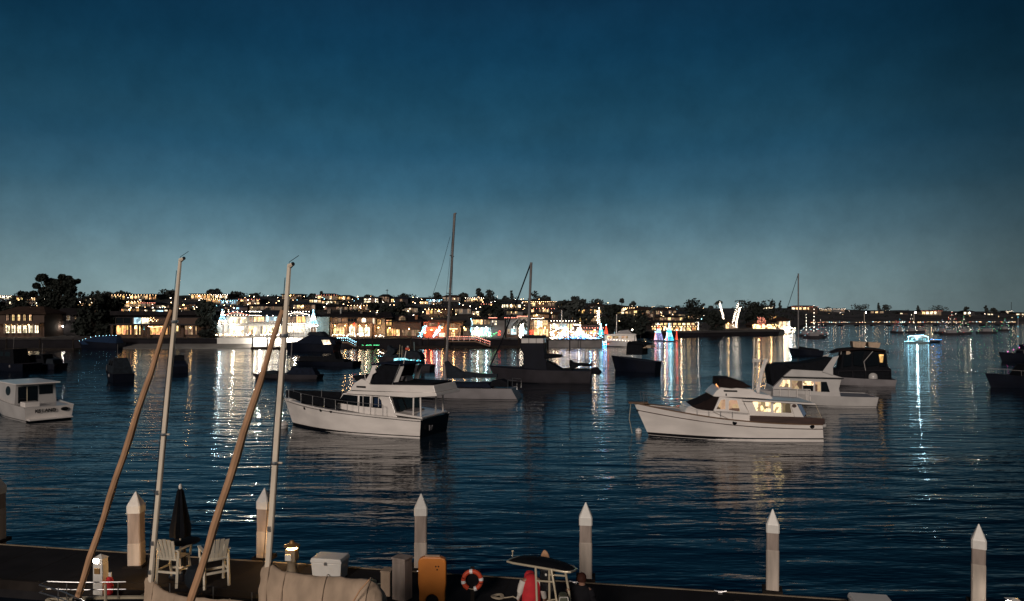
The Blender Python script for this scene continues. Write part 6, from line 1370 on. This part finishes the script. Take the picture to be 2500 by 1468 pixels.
# ================================================================ SLOOPS BETWEEN THE CAMERA AND THE DOCK
hd = math.pi + DA
def sloop(label, Xm, Ym, mast, jib, cover, L, B, fs, pulpit, xoff, furl_r=.075):
    u = Vector((math.cos(hd), math.sin(hd), 0)); o = Vector((Xm, Ym, 0)) + u * xoff
    b = Boat('docked_sloop', label, 'sailboat', B, origin=tuple(o), heading=hd, L=L, group='sloops docked in front')
    b.hull(fs, fs + .30, 'gelcoat', p=1.5, boot=.1, deckm='canvas_navy', bs=.7, cap='rail_cream')
    b.prof('coachroof', 'gelcoat', [], 0) if False else None
    xm, zm_ = b.tr(*mast[0]); xt, zt2 = b.tr(*mast[-1])
    sl = (xt - xm) / (zt2 - zm_); base = (xm - sl*(zm_ - fs), 0, fs - .02)
    m = MB(); ring = [(.066, 0), (.04, .044), (-.046, .044), (-.07, 0), (-.046, -.044), (.04, -.044)]; vs = []
    for f, s_ in ((0, 1.0), (.6, 1.0), (.85, .85), (1, .62)):
        c = Vector(base).lerp(Vector((xt, 0, zt2)), f); vs += [(c.x + a*s_, c.y + bb*s_, c.z) for a, bb in ring]
    m.add(vs, [(r*6+i, r*6+(i+1) % 6, (r+1)*6+(i+1) % 6, (r+1)*6+i) for r in range(3) for i in range(6)] + [tuple(range(18, 24)), tuple(range(6))]); m.build('mast', M['alu_mast'], b.t, smooth=True)
    j = [b.tr(*q) for q in jib]; jt, jb = j[0], j[-1]; s2 = (jb[0]-jt[0]) / (jb[1]-jt[1]); zz = fs + .40; tack = (jt[0] + s2*(zz - jt[1]), zz)
    N_ = 14; pts = [(lerp(jt[0], tack[0], i/N_), .02*math.sin(i*1.7), lerp(jt[1], tack[1], i/N_)) for i in range(N_+1)]
    MB().tube(pts, [furl_r*(.55 + .45*min(1, i/5)) * (1 + .08*math.sin(i*2.3)) for i in range(N_+1)], 9).build('furled_jib', M['canvas_tan'], b.t, smooth=True)
    MB().tube([(xt, 0, zt2 - (zt2 - jt[1])*.9), (jt[0], 0, jt[1])], .012, 5).build('jib_halyard', M['wire'], b.t); MB().lathe([(.09, -.12), (.11, -.08), (.11, .0), (.09, .02)], 12, (tack[0], 0, tack[1])).build('furler_drum', M['black_paint'], b.t)
    MB().tube([(tack[0], 0, tack[1] - .1), (tack[0] + .05, 0, fs + .2)], .02, 5).build('tack_fitting', M['stainless'], b.t)
    mh = b.tr(mast[-1][0] + 9, mast[-1][1] - 3); MB().tube([(xt, 0, zt2 - .02), (mh[0], 0, mh[1])], [.055, .035], 7).build('masthead', M['alu_mast'], b.t); MB().ball((mh[0], 0, mh[1]), .04, 8, 5).build('masthead_sheave', M['black_paint'], b.t)
    MB().tube([(xt, 0, zt2), (xt, 0, zt2 + .06), (mh[0] - .12, 0, mh[1] + .16)], .006, 4).build('wind_vane', M['wire'], b.t)
    # spreaders, shrouds and the boom in its cover
    xs_, zs_ = lerp(base[0], xt, .52), lerp(base[2], zt2, .52); q = MB(); 
    q.tube([(xs_, 0, zs_), (xs_ - .15, .0, zs_)], .02, 5); q.build('spreader_bracket', M['alu_mast'], b.t)
    def on_mast(f): return Vector(base).lerp(Vector((xt, 0, zt2)), f)
    for f, nm in ((.14, 'winch'), (.22, 'mast_cleat'), (.36, 'mast_cleat'), (.52, 'collar'), (.83, 'collar')):
        c_ = on_mast(f)
        if nm == 'collar': MB().lathe([(.078, -.03), (.081, 0), (.078, .03)], 10, tuple(c_)).build(nm, M['stainless'], b.t)
        else: MB().box(c_.x - .03, c_.x + .03, b.near*.04, b.near*.08, c_.z - .05, c_.z + .05).build(nm, M['stainless'], b.t)
    for dx, f0, f1 in ((.092, .10, .97), (-.085, .18, .80)):
        a_, z_ = on_mast(f0), on_mast(f1); MB().tube([(a_.x + dx, .03, a_.z), (z_.x + dx*.6, .02, z_.z)], .007, 5).build('halyard', M['wire'], b.t)
    c = [b.tr(*q_) for q_ in cover]
    return b, base, c
def boom_cover(b, secs, m='canvas_beige'):
    """loft of (x, ztop, zbottom, half width) sections: a draped sail cover"""
    mb = MB(); n = 12; vs = []
    for k, (x, zt_, zb, hw) in enumerate(secs):
        for i in range(n):
            a = 2*math.pi*i/n; zz = (zt_ + zb)/2 + (zt_ - zb)/2*math.sin(a); wd = hw*math.cos(a)*(.55 + .45*(1 - (math.sin(a) + 1)/2)) * (1 + .10*math.sin(k*2.7 + i))
            vs.append((x, wd, zz))
    mb.add(vs, [(k*n+i, k*n+(i+1) % n, (k+1)*n+(i+1) % n, (k+1)*n+i) for k in range(len(secs)-1) for i in range(n)] + [tuple(range(n)), tuple(range((len(secs)-1)*n, len(secs)*n))])
    o = mb.build('boom_cover', M[m], b.t, smooth=True)
    sb = o.modifiers.new('sub', 'SUBSURF'); sb.levels = 2; sb.render_levels = 2
    tex = bpy.data.textures.new('cover_folds', 'CLOUDS'); tex.noise_scale = .22; tex.noise_depth = 3
    dm = o.modifiers.new('folds', 'DISPLACE'); dm.texture = tex; dm.strength = .10; dm.mid_level = .5
    for k in range(2, len(secs) - 1, 2):
        x, zt_, zb, hw = secs[k]; MB().tube([(x, hw*1.02*math.cos(a)*(.55 + .45*(1 - (math.sin(a) + 1)/2)), (zt_ + zb)/2 + (zt_ - zb)/2*1.03*math.sin(a)) for a in [2*math.pi*i/16 for i in range(16)]], .009, 5, closed=True).build('cover_tie', M['canvas_beige'], b.t)
    return o
def loft_cover(b, px_secs, hw):
    """px_secs: (px, py_top, py_bottom) down the boom"""
    out = []
    for i, (px, a, c) in enumerate(px_secs):
        x, za = b.tr(px, a); _, zb = b.tr(px, c); out.append((x, za, zb, hw if not isinstance(hw, list) else hw[i]))
    return boom_cover(b, out)
b1, base1, _ = sloop('docked sloop at left with tan furled jib, its mast the first from the left', -8.48, 17.3, [(368, 1410), (404, 1020), (440, 634)], [(418, 757), (300, 1120), (187, 1466)], [], 6.4, 2.2, .62, None, -1.0)
loft_cover(b1, [(352, 1404, 1500), (366, 1408, 1500), (378, 1420, 1505), (396, 1440, 1510), (430, 1452, 1512), (500, 1460, 1515), (560, 1463, 1516), (620, 1466, 1518)], [.10, .14, .17, .18, .18, .17, .16, .12])
q = MB(); q.tube(b1.P([(345, 1462), (640, 1478)], 0) and [(x, 0, z) for x, z in b1.P([(356, 1490), (640, 1500)], 0)], .05, 8); q.build('boom', M['alu_mast'], b1.t)
b2, base2, _ = sloop('docked sloop in front with bent masthead and wide beige boom cover', -4.64, 14.05, [(655, 1370), (682, 1010), (706, 648)], [(690, 757), (585, 1100), (476, 1438)], [], 6.4, 2.3, .95, None, -1.15)
loft_cover(b2, [(634, 1392, 1500), (648, 1366, 1510), (662, 1372, 1520), (676, 1384, 1530), (700, 1397, 1540), (740, 1402, 1545), (800, 1405, 1550), (860, 1409, 1552), (905, 1413, 1556), (922, 1422, 1556), (945, 1466, 1556)], [.10, .20, .24, .28, .33, .37, .40, .42, .44, .42, .36])
q = MB(); x0, z0 = b2.tr(660, 1500); x1, z1 = b2.tr(930, 1530); q.tube([(x0, 0, z0), (x1, 0, z1)], .05, 8); q.build('boom', M['alu_mast'], b2.t)
q = MB(); P = b2.P([(903, 1414), (880, 1440), (862, 1470)], .42); q.tube([(x, .44*b2.near, z) for x, z in P], .014, 5); q.build('cover_seam', M['canvas_tan'], b2.t)
def rails(b, fs, h=.62):
    q = MB(); st = MB(); n = 7
    for sd in (1, -1):
        pts = [b.pt(t, 1, sd, -.08) for t in (.02, .18, .34, .5, .66, .82, .95)]
        for x, y, z in pts: MB().tube([(x, y, z), (x, y, z + h)], .013, 6).build('stanchion', M['stainless'], b.t, smooth=True)
        for hh_ in (h, h*.5): q.tube([(x, y, z + hh_) for x, y, z in pts[:6]], .005, 4)
    tip = b.pt(1, 1, 1); f = [b.pt(.80, 1, 1, -.05), b.pt(.92, 1, 1, -.03)]
    loop = [(x, y, z + h) for x, y, z in f] + [(tip[0] + .1, .12, tip[2] + h), (tip[0] + .1, -.12, tip[2] + h)] + [(x, -y, z + h) for x, y, z in f[::-1]]
    MB().tube(loop, .016, 7).build('pulpit_rail', M['stainless'], b.t, smooth=True); MB().tube([(x, y, z - h*.45) for x, y, z in loop], .014, 7).build('pulpit_rail', M['stainless'], b.t, smooth=True)
    s_ = [b.pt(.02, 1, sd, -.08) for sd in (1, -1)]; st.tube([(s_[0][0], s_[0][1], s_[0][2] + h), (s_[1][0], s_[1][1], s_[1][2] + h)], .014, 6)
    q.build('lifelines', M['wire'], b.t); st.build('pushpit_rail', M['stainless'], b.t, smooth=True)
for b in (b1, b2):
    rails(b, .9, .40 if b is b1 else .60); zz = b.zs(.5)
    MB().prism([(-1.9, zz*.95), (1.7, zz*.98), (1.2, zz + .20), (-1.7, zz + .26)], .72, .15, zz).build('coachroof', M['canvas_slate'], b.t, bevel=.04)
x0, z0 = b1.tr(287, 1412); x1, z1 = b1.tr(288, 1480); q = MB().tube([(x0, .4*b1.near, z0), (x1, .4*b1.near, z1 - .3)], [.03, .045], 7); q.build('lashed_post', M['rope'], b1.t)

# ropes and hoses lying about the dock
def coil(label, px, py, r, m, name, n=4):
    p = dk(px, py); t = thing(name, label, name.split('_')[-1], tuple(p)); pts = []
    for i in range(n*14): a = i*2*math.pi/14; pts.append(((r*(.45 + .55*i/(n*14)))*math.cos(a), (r*(.45 + .55*i/(n*14)))*math.sin(a), .02 + .012*math.sin(i*.9)))
    MB().tube(pts, .016, 6).build('coil', M[m], t, smooth=True); MB().tube([pts[-1], (r*1.5, -r*.4, .02), (r*2.2, -r*.1, .02), (r*2.6, -r*.6, .02)], .016, 6).build('loose_end', M[m], t, smooth=True)
coil('coiled pale rope lying left of the white dock box', 757, 1412, .20, 'rope', 'coiled_rope'); coil('coiled dark hose on the dock between the dock box and the utility cabinet', 900, 1424, .24, 'olive_plastic', 'coiled_hose'); coil('coiled pale rope on the dock right of the life ring', 1215, 1458, .18, 'rope', 'coiled_rope'); coil('coiled rope on the dock before the second pile from the right', 1800, 1478, .2, 'rope', 'coiled_rope')
def mooring(label, a, c):
    a, c = Vector(a), Vector(c); t = thing('mooring_rope', label, 'rope', tuple(a)); d = c - a; MB().tube([(d.x*s, d.y*s, d.z*s - .25*4*s*(1-s)) for s in [i/8 for i in range(9)]], .014, 5).build('line', M['rope'], t)
for lab, u_, bb, tt in (('bow mooring rope of the left docked sloop', -1.2, b1, .93), ('stern mooring rope of the left docked sloop', 3.2, b1, .06)):
    x, y, z = bb.pt(tt, 1, -bb.near); w_ = bb.o + bb.u*x + bb.v*y; e = d0 + du*u_ - dv*2.45; mooring(lab, (w_.x, w_.y, z), (e.x, e.y, DZ + .03))

# ================================================================ CONSOLE BOAT WITH T-TOP, TWO PEOPLE
ob = Vector((.62, 15.3, 0)); tb = Boat('console_boat', 'small boat with a black canopy on a pale tube frame, bottom centre', 'boat', 2.3, origin=tuple(ob), heading=math.pi + DA*1.7, L=6.4, group='boats at the near dock')
tb.hull(.75, 1.1, 'gelcoat_grey', p=1.5, boot=.08, deckm='gelcoat_dim')
def tbl(px, py, Y): p = at(px, py, Y) - tb.o; return (p.dot(tb.u), p.dot(tb.v), p.z)
rim = [(1239, 1371, 15.6), (1252, 1375, 15.5), (1309, 1384.5, 15.25), (1347, 1391, 15.1), (1380, 1397, 14.95), (1392, 1397, 14.95), (1402, 1394, 15.15), (1408, 1390, 15.4), (1398, 1383, 15.75), (1372, 1375, 15.95), (1332, 1367, 16.15), (1294, 1361, 16.3), (1268, 1360.5, 16.3), (1254, 1363, 16.1), (1245, 1366.5, 15.85)]
R3 = [Vector(tbl(*q)) for q in rim]; MB().tube(R3, .024, 8, closed=True).build('canopy_rim', M['rail_cream'], tb.t, smooth=True)
c0 = sum(R3, Vector()) / len(R3); m = MB(); vs = [c0 + Vector((0, 0, .14))]
for f, dz in ((.45, .12), (.8, .07), (1.0, .0)): vs += [c0.lerp(p_, f) + Vector((0, 0, dz)) for p_ in R3]
n = len(R3); m.add(vs, [(0, 1+i, 1+(i+1) % n) for i in range(n)] + [(1+r*n+i, 1+r*n+(i+1) % n, 1+(r+1)*n+(i+1) % n, 1+(r+1)*n+i) for r in range(2) for i in range(n)]); m.build('canopy', M['canvas_black'], tb.t, smooth=True)
def tbar(name, pts, r=.024): MB().tube([tbl(*q) for q in pts], r, 8).build(name, M['rail_cream'], tb.t, smooth=True)
tbar('frame_leg', [(1307.5, 1382, 15.25), (1309, 1420, 15.2), (1311, 1475, 15.1), (1311.5, 1560, 15.0)]); tbar('frame_leg', [(1341, 1391, 15.15), (1341.5, 1470, 15.15), (1341.5, 1560, 15.1)]); tbar('frame_leg', [(1346, 1391, 15.1), (1352, 1425, 15.0), (1360, 1475, 14.9), (1370, 1560, 14.8)]); tbar('frame_leg', [(1380.5, 1398, 14.95), (1384, 1418, 14.95), (1388, 1440, 14.95), (1402, 1560, 14.8)])
tbar('cross_bar', [(1309.5, 1418, 15.2), (1350.5, 1421, 15.02)], .02); tbar('cross_bar', [(1343, 1403.5, 15.13), (1381, 1406.5, 14.95)], .02); tbar('cross_bar', [(1336, 1467, 15.1), (1358, 1463.5, 14.92)], .016)
m = MB(); x, y, z = tbl(1337, 1415, 15.6); m.box(x - .16, x + .16, y - .05, y + .05, z - .25, z + .22); m.build('electronics_box', M['black_paint'], tb.t, bevel=.02); m = MB(); m.ball(tbl(1333, 1403.5, 15.48), .028, 8, 5); m.build('compass', M['white_plastic'], tb.t)
x, y, z = tbl(1334, 1500, 15.4); MB().box(x - .45, x + .45, y - .35, y + .35, .7, 1.35).build('console', M['gelcoat_dim'], tb.t, bevel=.05)
tbar('rod_holder', [(1251, 1359, 15.9), (1251.5, 1346, 15.9)], .012); tbar('rod_holder', [(1249, 1345.3, 15.9), (1254, 1345.3, 15.9)], .010)
p = at(1330, 1366, 16.6); t = thing('tan_fender_board', 'rounded tan board tip sticking up behind the black canopy', 'board', (p.x, p.y, DZ*.0 + 1.05)); hz = p.z - 1.05
MB().facade([(-.10, 0), (.10, 0), (.112, hz), (.10, hz + .08), (.06, hz + .17), (.01, hz + .215), (-.03, hz + .205), (-.08, hz + .11), (-.11, hz)], -.03, .03).build('blade', M['canvas_tan'], t, bevel=.02)
q = at(1376, 1462, 14.75); t = thing('olive_bag', 'olive bag with white piping at the canopy frame foot', 'bag', (q.x, q.y, .86)); hb = at(1376, 1450, 14.75).z - .86
MB().prism([(-.14, 0), (.16, 0), (.13, hb*.8), (.07, hb), (-.08, hb), (-.13, hb*.8)], .14).build('bag_body', M['olive_plastic'], t, bevel=.04); MB().tube([(-.135, -.145, hb*.78), (-.08, -.145, hb*.99), (.07, -.145, hb*.99), (.12, -.145, hb*.8)], .011, 6).build('piping', M['white_plastic'], t)

def person(label, loc, rz, pose, skinm, clothes):
    """one continuous skinned body, its clothes and hair as shells on it"""
    t = thing('person', label, 'person', loc, rz, None); return t
def skin_mesh(name, joints, edges, mat_, parent, root, lev=2):
    me = bpy.data.meshes.new(name); me.from_pydata([j[0] for j in joints], edges, []); me.materials.append(mat_)
    o = bpy.data.objects.new(name, me); col.objects.link(o); o.parent = parent
    md = o.modifiers.new('skin', 'SKIN'); md.use_smooth_shade = True
    if not me.skin_vertices: bm = bmesh.new(); bm.from_mesh(me); bm.verts.layers.skin.verify(); bm.to_mesh(me); bm.free()
    for i, j in enumerate(joints):
        r = j[1]; sv = me.skin_vertices[0].data[i]; sv.radius = r if isinstance(r, tuple) else (r, r); sv.use_root = (i == root)
    sb = o.modifiers.new('sub', 'SUBSURF'); sb.levels = lev; sb.render_levels = lev
    return o
def body(parent, arm_l, arm_r, mat_, hunch=False):
    J = [((0, 0, .95), (.15, .11)), ((0, 0, 1.12), (.135, .10)), ((0, .0, 1.32), (.16, .11)), ((0, 0, 1.44), (.10, .08)), ((0, .0, 1.51), (.055, .055)), ((0, -.01, 1.58), (.075, .085)), ((0, -.015, 1.66), (.082, .098)), ((0, -.01, 1.735), (.05, .06)),
         ((.17, 0, 1.42), .062), ((-.17, 0, 1.42), .062), ((.09, 0, .88), .088), ((.10, -.02, .50), .058), ((.10, .01, .09), .040), ((.10, -.12, .04), .038), ((-.09, 0, .88), .088), ((-.10, -.02, .50), .058), ((-.10, .01, .09), .040), ((-.10, -.12, .04), .038)]
    if hunch: J[4] = ((0, -.09, 1.46), (.055, .055)); J[5] = ((0, -.16, 1.44), (.075, .08)); J[6] = ((0, -.22, 1.42), (.08, .09)); J[7] = ((0, -.28, 1.40), (.05, .06))
    E = [(0, 1), (1, 2), (2, 3), (3, 4), (4, 5), (5, 6), (6, 7), (3, 8), (3, 9), (0, 10), (10, 11), (11, 12), (12, 13), (0, 14), (14, 15), (15, 16), (16, 17)]
    for sh, arm in ((8, arm_l), (9, arm_r)):
        prev = sh
        for p_, r in zip(arm, (.046, .036, .028, .036)): J.append((p_, r)); E.append((prev, len(J)-1)); prev = len(J)-1
        w_ = Vector(arm[-1]); dr = (w_ - Vector(arm[-2])).normalized(); sd = dr.orthogonal().normalized()
        for k in range(4):
            a_ = w_ + sd*(.027 - .018*k) + dr*.045; b_ = a_ + dr*.035 + Vector((0, -.012, -.012)); c_ = b_ + dr*.02 + Vector((0, -.022, -.006))
            i0 = len(J); J.extend([(tuple(a_), .0095), (tuple(b_), .0088), (tuple(c_), .0075)]); E.extend([(prev, i0), (i0, i0+1), (i0+1, i0+2)])
        th = w_ + sd*.035 - dr*.01 + Vector((0, -.02, 0)); i0 = len(J); J.extend([(tuple(th), .0105), (tuple(th + dr*.03 + Vector((0, -.015, 0))), .009)]); E.extend([(prev, i0), (i0, i0+1)])
    return skin_mesh('body', J, E, mat_, parent, 0)
def shell(parent, name, rings, mat_, n=18, bulge=1.0, close=True):
    m = MB(); vs = []
    for x, y, z, rx, ry in rings: vs += [(x + rx*math.cos(2*math.pi*i/n), y + ry*math.sin(2*math.pi*i/n), z) for i in range(n)]
    k = len(rings); fs = [(r*n+i, r*n+(i+1) % n, (r+1)*n+(i+1) % n, (r+1)*n+i) for r in range(k-1) for i in range(n)]
    if close: fs += [tuple(range((k-1)*n, k*n))]
    m.add(vs, fs); return m.build(name, M[mat_], parent, smooth=True)
def sleeve(parent, name, pts, rs, mat_): return MB().tube(pts, rs, 10).build(name, M[mat_], parent, smooth=True)
# person in the red hooded vest, back to the camera
FZ = .76
pz = at(1297, 1402, 16.15); t = person('person in red hooded vest and white sleeves bending at the canopy frame, back turned', (pz.x, 16.15, FZ + (pz.z - FZ - 1.56)), R(180 + 8), None, None, None)
body(t, [(.25, .02, 1.20), (.27, -.08, .98), (.27, -.10, .92), (.27, -.13, .88)], [(-.26, .03, 1.20), (-.30, -.06, 1.00), (-.30, -.09, .95), (-.31, -.12, .91)], M['skin'], hunch=True)
shell(t, 'vest', [(0, 0, .80, .215, .16), (0, 0, .95, .21, .155), (0, 0, 1.12, .205, .15), (0, 0, 1.28, .215, .155), (0, -.01, 1.38, .205, .15), (0, -.03, 1.46, .165, .13), (0, -.05, 1.52, .11, .10), (0, -.06, 1.55, .05, .06)], 'red_fabric')
MB().lathe([(.03, -.13), (.09, -.10), (.125, -.02), (.12, .06), (.08, .12), (.02, .14)], 14, (0, -.20, 1.43)).build('hood', M['red_fabric'], t, smooth=True)
sleeve(t, 'sleeve', [(.17, 0, 1.42), (.22, .01, 1.30), (.25, .02, 1.20), (.27, -.06, 1.02)], [.085, .08, .068, .055], 'white_fabric'); sleeve(t, 'sleeve', [(-.17, 0, 1.42), (-.23, .01, 1.30), (-.26, .03, 1.20), (-.30, -.05, 1.02)], [.085, .08, .068, .055], 'white_fabric')
shell(t, 'trousers', [(.0, 0, .70, .19, .14), (0, 0, .86, .20, .15), (0, 0, .97, .195, .145)], 'black_fabric')
for sx in (.09, -.09): sleeve(t, 'trouser_leg', [(sx, 0, .80), (sx*1.1, -.02, .50), (sx*1.1, .01, .08)], [.105, .08, .065], 'black_fabric')
# person in black, hand on the frame
pz = at(1409, 1400, 15.3); t = person('person in black jacket with short dark hair, one hand on the canopy frame', (pz.x + .10, 15.3, FZ + (pz.z - FZ - 1.755)), R(165), None, None, None); zoff = t.location.z
hx = at(1388, 1440, 14.97); rot = Matrix.Rotation(-R(165), 3, 'Z'); hl = rot @ (hx - Vector(t.location))
el = Vector((.27, hl.y*.5 - .02, hl.z - .12)) if hl.x > 0 else Vector((-.27, hl.y*.5 - .02, hl.z - .12)); hv = Vector(hl)
armA = [tuple(el), tuple(el.lerp(hv, .85)), tuple(el.lerp(hv, .95)), tuple(hv)]; armB = [(-.26 if hl.x > 0 else .26, .02, 1.18), (-.24 if hl.x > 0 else .24, -.10, .98), (-.23 if hl.x > 0 else .23, -.12, .93), (-.23 if hl.x > 0 else .23, -.14, .89)]
body(t, armA if hl.x > 0 else armB, armB if hl.x > 0 else armA, M['skin'])
shell(t, 'jacket', [(0, 0, .78, .215, .16), (0, 0, .95, .21, .155), (0, 0, 1.14, .20, .15), (0, 0, 1.32, .22, .155), (0, 0, 1.43, .20, .14), (0, 0, 1.52, .10, .095)], 'black_fabric')
for arm, sx in ((armA, .17 if hl.x > 0 else -.17), (armB, -.17 if hl.x > 0 else .17)):
    a, e_, w_ = Vector((sx, 0, 1.43)), Vector(arm[0]), Vector(arm[1]); sleeve(t, 'sleeve', [tuple(a), tuple(a.lerp(e_, .5) + Vector((0, .01, .01))), tuple(e_), tuple(e_.lerp(w_, .8))], [.09, .08, .066, .05], 'black_fabric')
shell(t, 'hair', [(0, .03, 1.60, .09, .085), (0, .012, 1.66, .098, .112), (0, .005, 1.71, .088, .102), (0, 0, 1.75, .06, .07), (0, 0, 1.772, .02, .025)], 'hair_brown'); shell(t, 'trousers', [(.0, 0, .70, .19, .14), (0, 0, .86, .20, .15), (0, 0, .97, .195, .145)], 'black_fabric')
for sx in (.09, -.09): sleeve(t, 'trouser_leg', [(sx, 0, .80), (sx*1.1, -.02, .50), (sx*1.1, .01, .08)], [.105, .08, .065], 'black_fabric')
